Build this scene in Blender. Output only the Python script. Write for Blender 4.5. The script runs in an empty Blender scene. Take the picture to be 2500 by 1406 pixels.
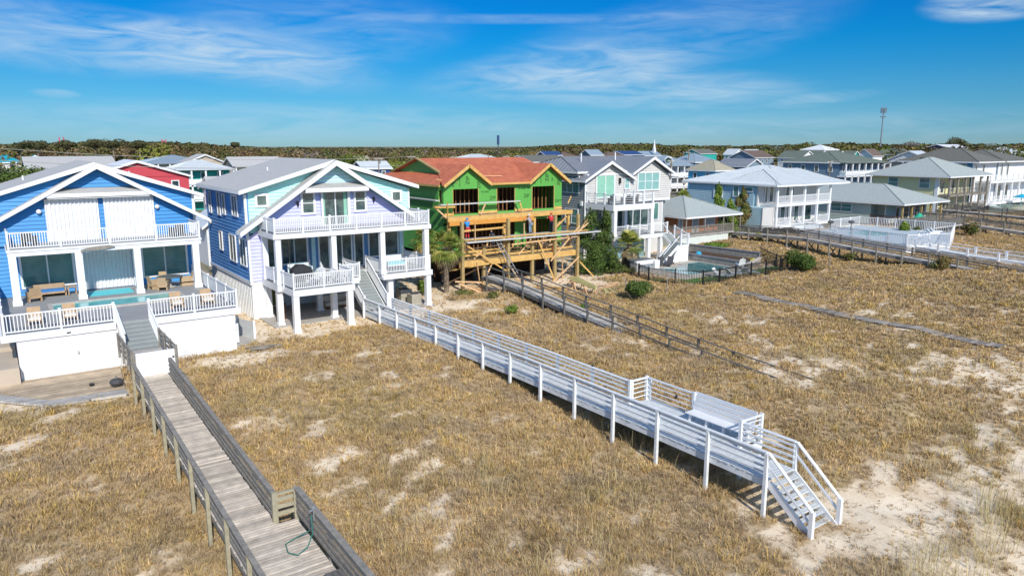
import bpy, math, random
import numpy as np
from mathutils import Vector, Matrix, noise as mnoise

SC = bpy.context.scene
COL = SC.collection
R = math.radians
rnd = random.Random(7)

# ---------------------------------------------------------------- camera
cd = bpy.data.cameras.new('camera'); cam = bpy.data.objects.new('camera', cd); COL.objects.link(cam)
cam.location = (0, 0, 12.5)
cam.rotation_euler = (R(90 - 10.9), 0, -R(35.5))
cd.sensor_width = 36; cd.lens = 36 * 1800 / 2500
cd.clip_start = 0.1; cd.clip_end = 30000
SC.camera = cam
# ---------------------------------------------------------------- light
SUN_EL, SUN_AZ = 35.0, 195.0            # azimuth clockwise from +Y
w = bpy.data.worlds.new("World"); SC.world = w; w.use_nodes = True
nt = w.node_tree; nt.nodes.clear()
def N(nt, t, **k):
    n = nt.nodes.new(t)
    for a, b in k.items():
        if a == 'i':
            for q, v in b.items(): n.inputs[q].default_value = v
        else: setattr(n, a, b)
    return n
L = lambda nt, a, ai, b, bi: nt.links.new(a.outputs[ai], b.inputs[bi])
out = N(nt, 'ShaderNodeOutputWorld'); bg = N(nt, 'ShaderNodeBackground', i={'Strength': 0.10})
sky = N(nt, 'ShaderNodeTexSky', sky_type='NISHITA', sun_disc=False, sun_elevation=R(SUN_EL), sun_rotation=R(SUN_AZ), air_density=1.0, dust_density=0.3, ozone_density=2.5, altitude=10)
tc = N(nt, 'ShaderNodeTexCoord'); sep = N(nt, 'ShaderNodeSeparateXYZ'); L(nt, tc, 'Generated', sep, 0)
tint = N(nt, 'ShaderNodeValToRGB'); L(nt, sep, 'Z', tint, 0)
def ramp(n, stops):
    e = n.color_ramp.elements
    while len(e) < len(stops): e.new(0.5)
    for q, (p, c) in zip(e, stops): q.position = p; q.color = (*c, 1) if len(c) == 3 else c
SKYSTOPS = [(0.0, (0.33, 0.60, 0.90)), (0.014, (0.24, 0.548, 0.937)), (0.03, (0.194, 0.513, 0.89)), (0.051, (0.159, 0.496, 0.845)), (0.072, (0.123, 0.477, 0.82)), (0.092, (0.077, 0.454, 0.813)), (0.113, (0.039, 0.445, 0.829)), (0.133, (0.017, 0.434, 0.841)), (0.18, (0.006, 0.393, 0.858)), (0.36, (1.0, 1.2, 1.4)), (1.0, (1.2, 1.35, 1.45))]
SKYSTOPS = [(p, (c[0] * .95, c[1] * .95, c[2] * .95) if p < .3 else c) for p, c in SKYSTOPS]; ramp(tint, SKYSTOPS)
mul = N(nt, 'ShaderNodeMix', data_type='RGBA', blend_type='MULTIPLY', i={0: 1.0}); L(nt, sky, 0, mul, 6); L(nt, tint, 0, mul, 7)
# thin cirrus: streaky noise in azimuth / elevation, gathered into a few drifting bands
azn = N(nt, 'ShaderNodeMath', operation='ARCTAN2'); L(nt, sep, 'X', azn, 0); L(nt, sep, 'Y', azn, 1)
eln = N(nt, 'ShaderNodeMath', operation='ARCSINE'); L(nt, sep, 'Z', eln, 0)
cmb = N(nt, 'ShaderNodeCombineXYZ'); L(nt, azn, 0, cmb, 0); L(nt, eln, 0, cmb, 1)
mp = N(nt, 'ShaderNodeMapping'); mp.inputs['Rotation'].default_value = (0, 0, R(-3)); mp.inputs['Scale'].default_value = (6.0, 34.0, 1); L(nt, cmb, 0, mp, 0)
n2 = N(nt, 'ShaderNodeTexNoise', i={'Scale': 1.6, 'Detail': 9.0, 'Roughness': 0.58, 'Distortion': 1.1}); L(nt, mp, 0, n2, 0)
r2 = N(nt, 'ShaderNodeMapRange', i={1: 0.26, 2: 0.78}); L(nt, n2, 0, r2, 0)
acc = None
def skyang(x, y): return R(35.5) + math.atan((x - 1250) / 1833), math.atan(math.cos(math.atan((x - 1250) / 1833)) * (356 - y) / 1833)
for (x, y, rx, ry, tl, wt) in ((200, 105, 460, 72, .05, .66), (600, 148, 420, 66, .12, .66), (760, 90, 460, 90, -.05, .32), (1380, 180, 460, 62, -.10, .45), (1560, 220, 500, 52, .03, .62), (1250, 62, 700, 12, 0, .30), (2370, 30, 150, 34, .02, .95), (2000, 245, 160, 16, -.1, .35), (600, 300, 1000, 50, 0, .42), (1900, 320, 900, 40, 0, .25), (150, 232, 60, 10, .05, .4), (1900, 290, 800, 40, 0, .10), (1600, 110, 520, 90, -.15, .3)):
    a0, e0 = skyang(x, y); ra = rx / 1833 * .8; re = ry / 1833
    u = N(nt, 'ShaderNodeMath', operation='SUBTRACT', i={1: a0}); L(nt, azn, 0, u, 0)
    u2 = N(nt, 'ShaderNodeMath', operation='DIVIDE', i={1: ra}); L(nt, u, 0, u2, 0)
    tv = N(nt, 'ShaderNodeMath', operation='MULTIPLY_ADD', i={1: tl, 2: -e0}); L(nt, u, 0, tv, 0)
    vv = N(nt, 'ShaderNodeMath', operation='ADD'); L(nt, tv, 0, vv, 0); L(nt, eln, 0, vv, 1)
    v2 = N(nt, 'ShaderNodeMath', operation='DIVIDE', i={1: re}); L(nt, vv, 0, v2, 0)
    uu = N(nt, 'ShaderNodeMath', operation='POWER', i={1: 2.0}); L(nt, u2, 0, uu, 0)
    ab = N(nt, 'ShaderNodeMath', operation='MULTIPLY'); L(nt, v2, 0, ab, 0); L(nt, v2, 0, ab, 1)
    su = N(nt, 'ShaderNodeMath', operation='MULTIPLY'); L(nt, u2, 0, su, 0); L(nt, u2, 0, su, 1)
    r_ = N(nt, 'ShaderNodeMath', operation='ADD'); L(nt, su, 0, r_, 0); L(nt, ab, 0, r_, 1)
    ms = N(nt, 'ShaderNodeMapRange', interpolation_type='SMOOTHSTEP', i={1: 1.3, 2: 0.0, 3: 0.0, 4: wt}); L(nt, r_, 0, ms, 0)
    if acc is None: acc = ms
    else:
        q = N(nt, 'ShaderNodeMath', operation='ADD', use_clamp=True); L(nt, acc, 0, q, 0); L(nt, ms, 0, q, 1); acc = q
cm2 = N(nt, 'ShaderNodeMath', operation='MULTIPLY', use_clamp=True); L(nt, acc, 0, cm2, 0); L(nt, r2, 0, cm2, 1)
mixc = N(nt, 'ShaderNodeMix', data_type='RGBA', i={7: (5.0, 6.2, 7.2, 1)}); L(nt, cm2, 0, mixc, 0); L(nt, mul, 2, mixc, 6)
L(nt, mixc, 2, bg, 0); L(nt, bg, 0, out, 0)
sd = bpy.data.lights.new('sun', 'SUN'); sun = bpy.data.objects.new('sun', sd); COL.objects.link(sun)
sd.energy = 3.9; sd.angle = R(0.5); sd.color = (1.0, 0.94, 0.84)
sdir = Vector((math.sin(R(SUN_AZ)) * math.cos(R(SUN_EL)), math.cos(R(SUN_AZ)) * math.cos(R(SUN_EL)), math.sin(R(SUN_EL))))
sun.rotation_euler = sdir.to_track_quat('Z', 'Y').to_euler(); sun.location = (-20, -60, 60)
SC.view_settings.view_transform = 'Standard'; SC.view_settings.look = 'None'; SC.view_settings.exposure = 0.27; SC.view_settings.gamma = 1

# ---------------------------------------------------------------- materials
MAT = {}
def mat(name, c, rough=0.6, var=0.08, scale=3.0, bump=0.0, metal=0.0, spec=0.5, kind=None, p=None, attr=False):
    if name in MAT: return MAT[name]
    m = bpy.data.materials.new(name); MAT[name] = m; m.use_nodes = True; t = m.node_tree
    b = t.nodes['Principled BSDF']; b.inputs['Roughness'].default_value = rough; b.inputs['Metallic'].default_value = metal
    b.inputs['Specular IOR Level'].default_value = spec
    geo = N(t, 'ShaderNodeNewGeometry')
    no = N(t, 'ShaderNodeTexNoise', i={'Scale': scale, 'Detail': 6.0, 'Roughness': 0.6}); L(t, geo, 'Position', no, 0)
    mr = N(t, 'ShaderNodeMapRange', i={1: 0.3, 2: 0.7, 3: 1 - var, 4: 1 + var}); L(t, no, 0, mr, 0)
    mx = N(t, 'ShaderNodeMix', data_type='RGBA', blend_type='MULTIPLY', i={0: 1.0, 6: (*c, 1)}); L(t, mr, 0, mx, 7)
    last = (mx, 2)
    if attr:
        at = N(t, 'ShaderNodeAttribute', attribute_name='Col'); L(t, at, 0, mx, 6)
    if kind == 'planks':       # p = (axis, width, contrast): every board its own tone, narrow gaps
        ax, wd, con = p
        sp = N(t, 'ShaderNodeSeparateXYZ'); L(t, geo, 'Position', sp, 0)
        dvd = N(t, 'ShaderNodeMath', operation='DIVIDE', i={1: wd}); L(t, sp, ax, dvd, 0)
        fl = N(t, 'ShaderNodeMath', operation='FLOOR'); L(t, dvd, 0, fl, 0)
        wn = N(t, 'ShaderNodeTexWhiteNoise', noise_dimensions='1D'); L(t, fl, 0, wn, 'W')
        m2 = N(t, 'ShaderNodeMapRange', i={3: 1 - con, 4: 1 + con * .8}); L(t, wn, 0, m2, 0)
        mm = N(t, 'ShaderNodeMix', data_type='RGBA', blend_type='MULTIPLY', i={0: 1.0}); L(t, last[0], last[1], mm, 6); L(t, m2, 0, mm, 7)
        fr = N(t, 'ShaderNodeMath', operation='FRACT'); L(t, dvd, 0, fr, 0)
        gp = N(t, 'ShaderNodeMath', operation='GREATER_THAN', i={1: 0.93}); L(t, fr, 0, gp, 0)
        mg = N(t, 'ShaderNodeMix', data_type='RGBA', i={7: (c[0] * .3, c[1] * .3, c[2] * .3, 1)}); L(t, gp, 0, mg, 0); L(t, mm, 2, mg, 6)
        last = (mg, 2)
    if kind == 'speckle':      # p=(second colour, scale, amount): flecks of another tone
        c2, sc, amt = p
        vo = N(t, 'ShaderNodeTexNoise', i={'Scale': sc, 'Detail': 4.0, 'Roughness': 0.75}); L(t, geo, 'Position', vo, 0)
        m2 = N(t, 'ShaderNodeMapRange', i={1: 0.42, 2: 0.62, 3: 0.0, 4: amt}); L(t, vo, 0, m2, 0)
        mm = N(t, 'ShaderNodeMix', data_type='RGBA', i={7: (*c2, 1)}); L(t, m2, 0, mm, 0); L(t, last[0], last[1], mm, 6)
        last = (mm, 2)
    L(t, last[0], last[1], b, 'Base Color')
    if bump:
        bm_ = N(t, 'ShaderNodeBump', i={'Strength': bump, 'Distance': 0.05}); n3 = N(t, 'ShaderNodeTexNoise', i={'Scale': scale * 5, 'Detail': 5.0}); L(t, geo, 'Position', n3, 0); L(t, n3, 0, bm_, 'Height'); L(t, bm_, 0, b, 'Normal')
    return m
WHITE = mat('white_paint', (0.76, 0.77, 0.78), 0.45, 0.05, 1.5)
WHITE2 = mat('white_weathered_paint', (0.76, 0.78, 0.79), 0.55, 0.10, 2.2, kind='speckle', p=((0.58, 0.59, 0.57), 3.5, 0.5))
BLUE = mat('bright_blue_siding', (0.034, 0.25, 0.59), 0.5, 0.08, 0.9)
LAV = mat('lavender_siding', (0.53, 0.54, 0.84), 0.5, 0.06, 0.9)
PERI = mat('periwinkle_blue_siding', (0.11, 0.29, 0.60), 0.5, 0.07, 0.9)
MINT = mat('mint_siding', (0.47, 0.86, 0.80), 0.5, 0.06, 0.9)
GREYSH = mat('grey_shingles', (0.47, 0.465, 0.45), 0.9, 0.08, 2, 0.3, kind='speckle', p=((0.36, 0.36, 0.36), 9, 0.5))
GREYSH2 = mat('pale_grey_shingles', (0.40, 0.44, 0.42), 0.9, 0.08, 2, 0.3, kind='speckle', p=((0.27, 0.31, 0.31), 7, 0.8))
DARKSH = mat('dark_shingles', (0.115, 0.115, 0.10), 0.9, 0.10, 2, 0.3, kind='speckle', p=((0.22, 0.21, 0.18), 5, 0.6))
OLIVESH = mat('green_grey_shingles', (0.13, 0.16, 0.13), 0.9, 0.1, 1.0)
BROWNSH = mat('brown_shingles', (0.14, 0.10, 0.08), 0.9, 0.1, 1.0)
TANSH = mat('tan_shingles', (0.36, 0.33, 0.24), 0.9, 0.1, 1.0)
METAL = mat('pale_metal_roofing', (0.60, 0.64, 0.65), 0.45, 0.06, 0.6, metal=0.1)
METALG = mat('grey_metal_roofing', (0.30, 0.31, 0.33), 0.45, 0.06, 0.6, metal=0.3)
METALB = mat('blue_grey_metal_roofing', (0.34, 0.42, 0.48), 0.45, 0.06, 0.6, metal=0.3)
GLASS = mat('window_glass', (0.025, 0.055, 0.06), 0.07, 0.4, 0.8, spec=0.9, kind='speckle', p=((0.13, 0.19, 0.17), 0.9, 0.8))  # pale flecks are reflections painted into the glass colour
GLASST = mat('tinted_reflection_glass', (0.085, 0.21, 0.185), 0.12, 0.3, 0.5, spec=0.8, kind='speckle', p=((0.14, 0.30, 0.27), 0.8, 0.7))  # lighter teal and its flecks paint reflections into the colour
CURT = mat('green_curtain', (0.24, 0.50, 0.38), 0.8, 0.1, 3)
BLIND = mat('pale_window_blind', (0.22, 0.42, 0.40), 0.7, 0.1, 3)
OLDW = mat('weathered_grey_wood', (0.24, 0.22, 0.19), 0.85, 0.28, 5, 0.3)
OLDWD = mat('dark_weathered_wood', (0.13, 0.125, 0.115), 0.85, 0.28, 4, 0.3)
OLDPOST = mat('pale_greenish_post', (0.34, 0.31, 0.22), 0.85, 0.2, 5, 0.2)
OLDDECK = mat('weathered_deck_boards', (0.56, 0.49, 0.41), 0.85, 0.22, 3, 0.2, kind='planks', p=('Y', 0.145, 0.28))
PATHW = mat('brown_path_planks', (0.30, 0.265, 0.23), 0.9, 0.3, 4, 0.2, kind='planks', p=('Y', 0.31, 0.4))
OLDDECK2 = mat('grey_deck_boards', (0.42, 0.40, 0.37), 0.85, 0.25, 3, 0.2, kind='planks', p=('Y', 0.145, 0.22))
LOWDECK = mat('tan_deck_boards', (0.46, 0.36, 0.25), 0.85, 0.28, 1.2, 0.2, kind='planks', p=('Y', 0.145, 0.3))
GREYDECK = mat('grey_composite_deck', (0.30, 0.31, 0.32), 0.7, 0.06, 2, kind='planks', p=('Y', 0.15, 0.05))
WDECK = mat('white_deck_boards', (0.60, 0.63, 0.64), 0.6, 0.08, 2, kind='planks', p=('Y', 0.15, 0.06))
SLATE = mat('grey_stair_tread', (0.27, 0.30, 0.30), 0.7, 0.06, 2)
LUMBER = mat('new_yellow_lumber', (0.62, 0.40, 0.13), 0.75, 0.16, 2.5, 0.15, kind='speckle', p=((0.50, 0.22, 0.05), 1.6, 0.5))
PINE = mat('pine_framing', (0.66, 0.42, 0.22), 0.75, 0.16, 4)
TREATED = mat('treated_post', (0.36, 0.26, 0.11), 0.8, 0.2, 3)
STUD = mat('wall_studs', (0.40, 0.20, 0.08), 0.8, 0.2, 3)
DARKIN = mat('dark_shade_fill_and_soil', (0.075, 0.038, 0.02), 0.9, 0.2, 2)  # shade in and under the house put into colour; also planter soil
ZGREEN = mat('green_wall_sheathing', (0.10, 0.36, 0.065), 0.6, 0.08, 0.8)
ZRED = mat('red_roof_sheathing', (0.55, 0.165, 0.075), 0.7, 0.14, 1.2, kind='speckle', p=((0.38, 0.085, 0.045), 2.2, 0.55))
ZRED2 = mat('red_roof_sheathing_mark', (0.30, 0.06, 0.035), 0.7)
INK = mat('black_print', (0.012, 0.05, 0.014), 0.7)
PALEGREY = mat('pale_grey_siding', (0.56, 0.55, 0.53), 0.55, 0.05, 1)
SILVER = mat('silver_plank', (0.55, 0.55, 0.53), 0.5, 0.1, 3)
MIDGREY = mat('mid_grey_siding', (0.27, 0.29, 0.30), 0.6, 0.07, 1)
LBLUE = mat('light_blue_grey_siding', (0.40, 0.56, 0.62), 0.6, 0.05, 1)
ORANGE = mat('orange_siding', (0.62, 0.22, 0.08), 0.6, 0.08, 1)
SAGE = mat('sage_grey_siding', (0.46, 0.52, 0.46), 0.6, 0.06, 1)
YELLOW = mat('pale_yellow_siding', (0.68, 0.65, 0.36), 0.6, 0.05, 1)
REDP = mat('red_siding', (0.50, 0.055, 0.075), 0.6, 0.05, 1)
TEAL = mat('teal_siding', (0.02, 0.36, 0.30), 0.6, 0.08, 1)
TURQ = mat('turquoise_roofing', (0.01, 0.36, 0.52), 0.5, 0.06, 1)
TANW = mat('tan_siding', (0.50, 0.42, 0.33), 0.6, 0.06, 1)
NAVY = mat('navy_siding', (0.02, 0.06, 0.18), 0.6, 0.08, 1)
BLUEG = mat('blue_grey_siding', (0.17, 0.25, 0.33), 0.6, 0.06, 1)
CYANW = mat('bright_cyan_siding', (0.10, 0.45, 0.68), 0.6, 0.06, 1)
CONC = mat('concrete', (0.42, 0.40, 0.37), 0.85, 0.12, 2)
PATIO = mat('pale_patio_paving', (0.50, 0.45, 0.38), 0.8, 0.1, 2)
STONE = mat('stacked_grey_stone', (0.22, 0.22, 0.215), 0.85, 0.3, 6, 0.5, kind='speckle', p=((0.36, 0.34, 0.30), 3, 0.7))
CAPST = mat('stone_coping', (0.20, 0.20, 0.215), 0.8, 0.12, 4)
BLACKM = mat('black_metal', (0.015, 0.016, 0.018), 0.45, 0.1, 5)
DGREY = mat('dark_grey_wicker', (0.06, 0.06, 0.065), 0.7, 0.2, 9)
GREYM = mat('galvanised_metal', (0.42, 0.44, 0.45), 0.4, 0.12, 4, metal=0.6)
RUST = mat('rusty_steel', (0.16, 0.075, 0.05), 0.8, 0.3, 5)
BEIGE = mat('beige_metal_cabinet', (0.46, 0.43, 0.36), 0.6, 0.1, 3)
TEAK = mat('teak_furniture', (0.42, 0.29, 0.17), 0.7, 0.15, 5)
CUSH = mat('cream_cushion', (0.68, 0.64, 0.57), 0.9, 0.06, 3)
AQUA = mat('aqua_cushion', (0.12, 0.60, 0.68), 0.8, 0.06, 3)
WATER = mat('pool_water', (0.05, 0.40, 0.40), 0.06, 0.2, 0.9, 0.4, spec=0.7, kind='speckle', p=((0.20, 0.55, 0.55), 1.5, 0.6))
WATERD = mat('deep_pool_water', (0.015, 0.16, 0.17), 0.06, 0.15, 0.7, 0.15, spec=0.6)
LAWN = mat('green_lawn', (0.09, 0.20, 0.03), 0.9, 0.2, 2)
RUBBER = mat('green_hose', (0.02, 0.16, 0.13), 0.5)
FOL = mat('foliage', (0.1, 0.1, 0.1), 0.75, 0.25, 3, attr=True, spec=0.2)
GRASSM = mat('dry_grass', (0.1, 0.1, 0.1), 0.85, 0.10, 1.5, attr=True, spec=0.15)
BARK = mat('bark', (0.20, 0.155, 0.11), 0.9, 0.3, 4, 0.4)
SKIN = mat('skin', (0.42, 0.24, 0.16), 0.6)
REDW = mat('red_lattice_steel', (0.45, 0.08, 0.12), 0.6)
YFLOW = mat('yellow_blossom', (0.62, 0.50, 0.04), 0.8)
WIREM = mat('pale_wire', (0.40, 0.38, 0.32), 0.6)
for cname, cc in (('blue_cloth', (0.03, 0.24, 0.60)), ('red_cloth', (0.55, 0.03, 0.04)), ('white_cloth', (0.6, 0.6, 0.6)), ('denim_cloth', (0.20, 0.30, 0.40)), ('dark_cloth', (0.03, 0.04, 0.06)), ('grey_cloth', (0.32, 0.30, 0.33))):
    mat(cname, cc, 0.9, 0.12, 8)

# ---------------------------------------------------------------- mesh helpers
class M:
    def __init__(s): s.v = []; s.f = []; s.c = None
    def poly(s, pts):
        n = len(s.v); s.v += [tuple(p) for p in pts]; s.f.append(tuple(range(n, n + len(pts))))
    def box(s, x0, y0, z0, x1, y1, z1):
        if x0 > x1: x0, x1 = x1, x0
        if y0 > y1: y0, y1 = y1, y0
        if z0 > z1: z0, z1 = z1, z0
        n = len(s.v)
        s.v += [(x0, y0, z0), (x1, y0, z0), (x1, y1, z0), (x0, y1, z0), (x0, y0, z1), (x1, y0, z1), (x1, y1, z1), (x0, y1, z1)]
        for a in ((0, 3, 2, 1), (4, 5, 6, 7), (0, 1, 5, 4), (1, 2, 6, 5), (2, 3, 7, 6), (3, 0, 4, 7)): s.f.append(tuple(n + i for i in a))
        return s
    def beam(s, p, q, w, h, up=(0, 0, 1)):
        p = Vector(p); q = Vector(q); d = (q - p)
        if d.length < 1e-6: return s
        d.normalize(); u = Vector(up)
        if abs(d.dot(u)) > 0.98: u = Vector((0, 1, 0))
        r = d.cross(u).normalized(); u = r.cross(d).normalized(); n = len(s.v)
        for o in (p, q):
            for a, b in ((-1, -1), (1, -1), (1, 1), (-1, 1)): s.v.append(tuple(o + r * a * w / 2 + u * b * h / 2))
        for a in ((0, 1, 2, 3), (7, 6, 5, 4), (0, 4, 5, 1), (1, 5, 6, 2), (2, 6, 7, 3), (3, 7, 4, 0)): s.f.append(tuple(n + i for i in a))
        return s
    def prism(s, poly, a, b, axis='y'):      # poly of (u,z); extruded along axis from a to b
        n = len(s.v); k = len(poly)
        for t in (a, b):
            for u, z in poly: s.v.append((u, t, z) if axis == 'y' else (t, u, z))
        s.f.append(tuple(range(n, n + k))); s.f.append(tuple(range(n + 2 * k - 1, n + k - 1, -1)))
        for i in range(k):
            j = (i + 1) % k; s.f.append((n + i, n + k + i, n + k + j, n + j))
        return s
    def slab(s, pts, t):                     # polygon in space with thickness t downward
        n = len(s.v); k = len(pts)
        s.v += [tuple(p) for p in pts] + [(p[0], p[1], p[2] - t) for p in pts]
        s.f.append(tuple(range(n, n + k))); s.f.append(tuple(range(n + 2 * k - 1, n + k - 1, -1)))
        for i in range(k):
            j = (i + 1) % k; s.f.append((n + i, n + k + i, n + k + j, n + j))
        return s
    def cyl(s, p, q, r0, r1=None, n=8):
        r1 = r0 if r1 is None else r1; p = Vector(p); q = Vector(q); d = (q - p).normalized()
        u = Vector((0, 0, 1)) if abs(d.z) < .95 else Vector((1, 0, 0)); a = d.cross(u).normalized(); b = d.cross(a); m = len(s.v)
        for o, r in ((p, r0), (q, r1)):
            for i in range(n):
                t = 2 * math.pi * i / n; s.v.append(tuple(o + (a * math.cos(t) + b * math.sin(t)) * r))
        for i in range(n):
            j = (i + 1) % n; s.f.append((m + i, m + j, m + n + j, m + n + i))
        s.f.append(tuple(range(m + n - 1, m - 1, -1))); s.f.append(tuple(range(m + n, m + 2 * n)))
        return s
    def tube(s, pts, r, n=6):
        for a, b in zip(pts[:-1], pts[1:]): s.cyl(a, b, r, r, n)
        return s
    def ball(s, c, r, n=10, m=6):
        if not hasattr(r, '__len__'): r = (r, r, r)
        k = len(s.v)
        for i in range(m + 1):
            t = math.pi * i / m
            for j in range(n):
                a = 2 * math.pi * j / n; s.v.append((c[0] + r[0] * math.sin(t) * math.cos(a), c[1] + r[1] * math.sin(t) * math.sin(a), c[2] + r[2] * math.cos(t)))
        for i in range(m):
            for j in range(n):
                q = (j + 1) % n; s.f.append((k + i * n + j, k + (i + 1) * n + j, k + (i + 1) * n + q, k + i * n + q))
        return s
    def build(s, name, m, parent=None, smooth=False):
        if name in ('stringer', 'corner_trim', 'curtain', 'door_trim', 'bench_legs', 'side_rail', 'legs', 'leg', 'roof_brackets', 'sill_boards') and len(s.v) > 8 and parent is not None:
            n = len(s.v); par = list(range(n))
            def fd(i):
                while par[i] != i: par[i] = par[par[i]]; i = par[i]
                return i
            for f in s.f:
                for i in f[1:]: par[fd(i)] = fd(f[0])
            gr = {}
            for f in s.f: gr.setdefault(fd(f[0]), []).append(f)
            if len(gr) > 1:
                for g in gr.values():
                    q = M(); mp_ = {}
                    for f in g:
                        for i in f:
                            if i not in mp_: mp_[i] = len(q.v); q.v.append(s.v[i])
                        q.f.append(tuple(mp_[i] for i in f))
                    o = q.build({'bench_legs': 'leg', 'legs': 'leg', 'roof_brackets': 'roof_bracket', 'sill_boards': 'sill_board'}.get(name, name), m, parent, smooth)
                return o
        me = bpy.data.meshes.new(name); me.from_pydata(s.v, [], s.f); me.update()
        o = bpy.data.objects.new(name, me); COL.objects.link(o); me.materials.append(m)
        if smooth:
            for p in me.polygons: p.use_smooth = True
        if parent is not None: o.parent = parent; o.matrix_parent_inverse = Matrix.Translation(parent.location).inverted() if parent.type == 'EMPTY' and parent.parent is None else Matrix()
        return o
def thing(name, label, cat, loc=(0, 0, 0), group=None):
    o = bpy.data.objects.new(name, None); COL.objects.link(o); o.location = loc; o.empty_display_size = .2
    o['label'] = label; o['category'] = cat
    if group: o['group'] = group
    return o
def tag(o, label, cat, group=None):
    o['label'] = label; o['category'] = cat
    if group: o['group'] = group
    return o
def npmesh(name, V, F, mt, cols=None, kind=None):
    me = bpy.data.meshes.new(name); V = np.asarray(V, np.float32); F = np.asarray(F, np.int32); k = F.shape[1]
    me.vertices.add(len(V)); me.vertices.foreach_set('co', V.ravel()); me.loops.add(F.size); me.loops.foreach_set('vertex_index', F.ravel())
    me.polygons.add(len(F)); me.polygons.foreach_set('loop_start', np.arange(0, F.size, k, dtype=np.int32)); me.update(calc_edges=True)
    if cols is not None:
        a = me.color_attributes.new('Col', 'FLOAT_COLOR', 'POINT'); c = np.ones((len(V), 4), np.float32); c[:, :3] = cols; a.data.foreach_set('color', c.ravel())
    me.materials.append(mt); o = bpy.data.objects.new(name, me); COL.objects.link(o)
    if kind: o['kind'] = kind
    return o

# lap siding as real overlapping boards; axis 'y': wall in X-Z facing -Y at y=pos, 'x': wall facing -X at x=pos
def xr(poly, z):
    xs = []
    for (a, za), (b, zb) in zip(poly, poly[1:] + poly[:1]):
        if (za - z) * (zb - z) <= 0 and abs(za - zb) > 1e-9: xs.append(a + (b - a) * (z - za) / (zb - za))
    return (min(xs), max(xs)) if len(xs) > 1 else None
def siding(m, axis, pos, poly, dz=0.26, lip=0.062, face=-1):
    z0 = min(p[1] for p in poly); z1 = max(p[1] for p in poly); z = z0
    P = (lambda u, d, z: (u, pos + face * d, z)) if axis == 'y' else (lambda u, d, z: (pos + face * d, u, z))
    while z < z1 - 0.02:
        zt = min(z + dz, z1 - 0.003); a = xr(poly, z + 0.002); b = xr(poly, zt)
        if a and b:
            m.poly([P(a[0], lip, z), P(a[1], lip, z), P(b[1], 0.004, zt), P(b[0], 0.004, zt)])
            m.poly([P(a[0], 0.0, z), P(a[1], 0.0, z), P(a[1], lip, z), P(a[0], lip, z)])
        z += dz
    k = len(poly); n = len(m.v)
    m.prism([(u, z) for u, z in poly], pos if face < 0 else pos - .15, pos + .15 if face < 0 else pos, axis)
def rect(u0, u1, z0, z1): return [(u0, z0), (u1, z0), (u1, z1), (u0, z1)]
def window(par, axis, pos, u0, u1, z0, z1, nx=1, nz=1, pane=None, fw=0.10, frame=None, face=-1, name='window'):
    frame = frame or WHITE; pane = pane or GLASS; m = M(); d0, d1 = 0.02, 0.11
    def bx(mm, a, b, c, d, e=d0, f=d1):
        y0, y1 = pos + face * e, pos + face * f
        if axis == 'y': mm.box(a, y0, c, b, y1, d)
        else: mm.box(y0, a, c, y1, b, d)
    bx(m, u0 - fw, u0, z0 - fw, z1 + fw); bx(m, u1, u1 + fw, z0 - fw, z1 + fw); bx(m, u0, u1, z1, z1 + fw); bx(m, u0, u1, z0 - fw, z0)
    for i in range(1, nx):
        u = u0 + (u1 - u0) * i / nx; bx(m, u - .045, u + .045, z0, z1, d0, d1 - .02)
    for i in range(1, nz):
        z = z0 + (z1 - z0) * i / nz; bx(m, u0, u1, z - .03, z + .03, d0, d1 - .03)
    o = m.build(name, frame, par); g = M(); bx(g, u0, u1, z0, z1, 0.0, 0.06); g.build('pane', pane, o)
    return o
PDONE = set()
def railing(par, p, q, h=1.0, style='baluster', mt=None, post=2.0, step=0.15, name='railing', gap=0.1, pw=0.11, caps=True, ends=(1, 1)):
    """railing from p to q (points at floor level)"""
    mt = mt or WHITE; p = Vector(p); q = Vector(q); n = max(1, round((q - p).length / post)); L_ = (q - p); m = M()
    up = Vector((0, 0, 1)); r = max(2, 1)
    m.beam(p + up * (h - .04), q + up * (h - .04), 0.09, 0.07)
    if style == 'baluster':
        m.beam(p + up * gap, q + up * gap, 0.05, 0.06)
        k = int(L_.length / step)
        for i in range(1, k):
            a = p + L_ * i / k; m.beam(a + up * gap, a + up * (h - .05), 0.045, 0.045, (0, 1, 0))
    elif style == 'boards':
        for t in (0.25, 0.5, 0.75): m.beam(p + up * (h * t), q + up * (h * t), 0.04, 0.14)
    elif style == 'rails':
        for t in (0.22, 0.42, 0.62, 0.8): m.beam(p + up * (h * t), q + up * (h * t), 0.035, 0.035)
    elif style == 'panel':
        m.beam(p + up * (h * .52), q + up * (h * .52), 0.03, h * .8)
    o = m.build(name, mt, par)
    for i in range(n + 1):
        if (i == 0 and not ends[0]) or (i == n and not ends[1]): continue
        a = p + L_ * i / n; kk = (round(a.x, 1), round(a.y, 1), round(a.z, 1))
        if kk in PDONE: continue
        PDONE.add(kk); t = M().box(a.x - pw / 2, a.y - pw / 2, a.z - .25, a.x + pw / 2, a.y + pw / 2, a.z + h + .04)
        if caps: t.box(a.x - pw * .7, a.y - pw * .7, a.z + h + .04, a.x + pw * .7, a.y + pw * .7, a.z + h + .09)
        t.build('post', mt, o)
    return o
def column(par, x, y, z0, z1, wd=0.4, mt=None, name='column', flare=True):
    m = M().box(x - wd / 2, y - wd / 2, z0, x + wd / 2, y + wd / 2, z1)
    if flare: m.box(x - wd * .62, y - wd * .62, z0 + .003, x + wd * .62, y + wd * .62, z0 + .3)
    return m.build(name, mt or WHITE, par)
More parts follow.
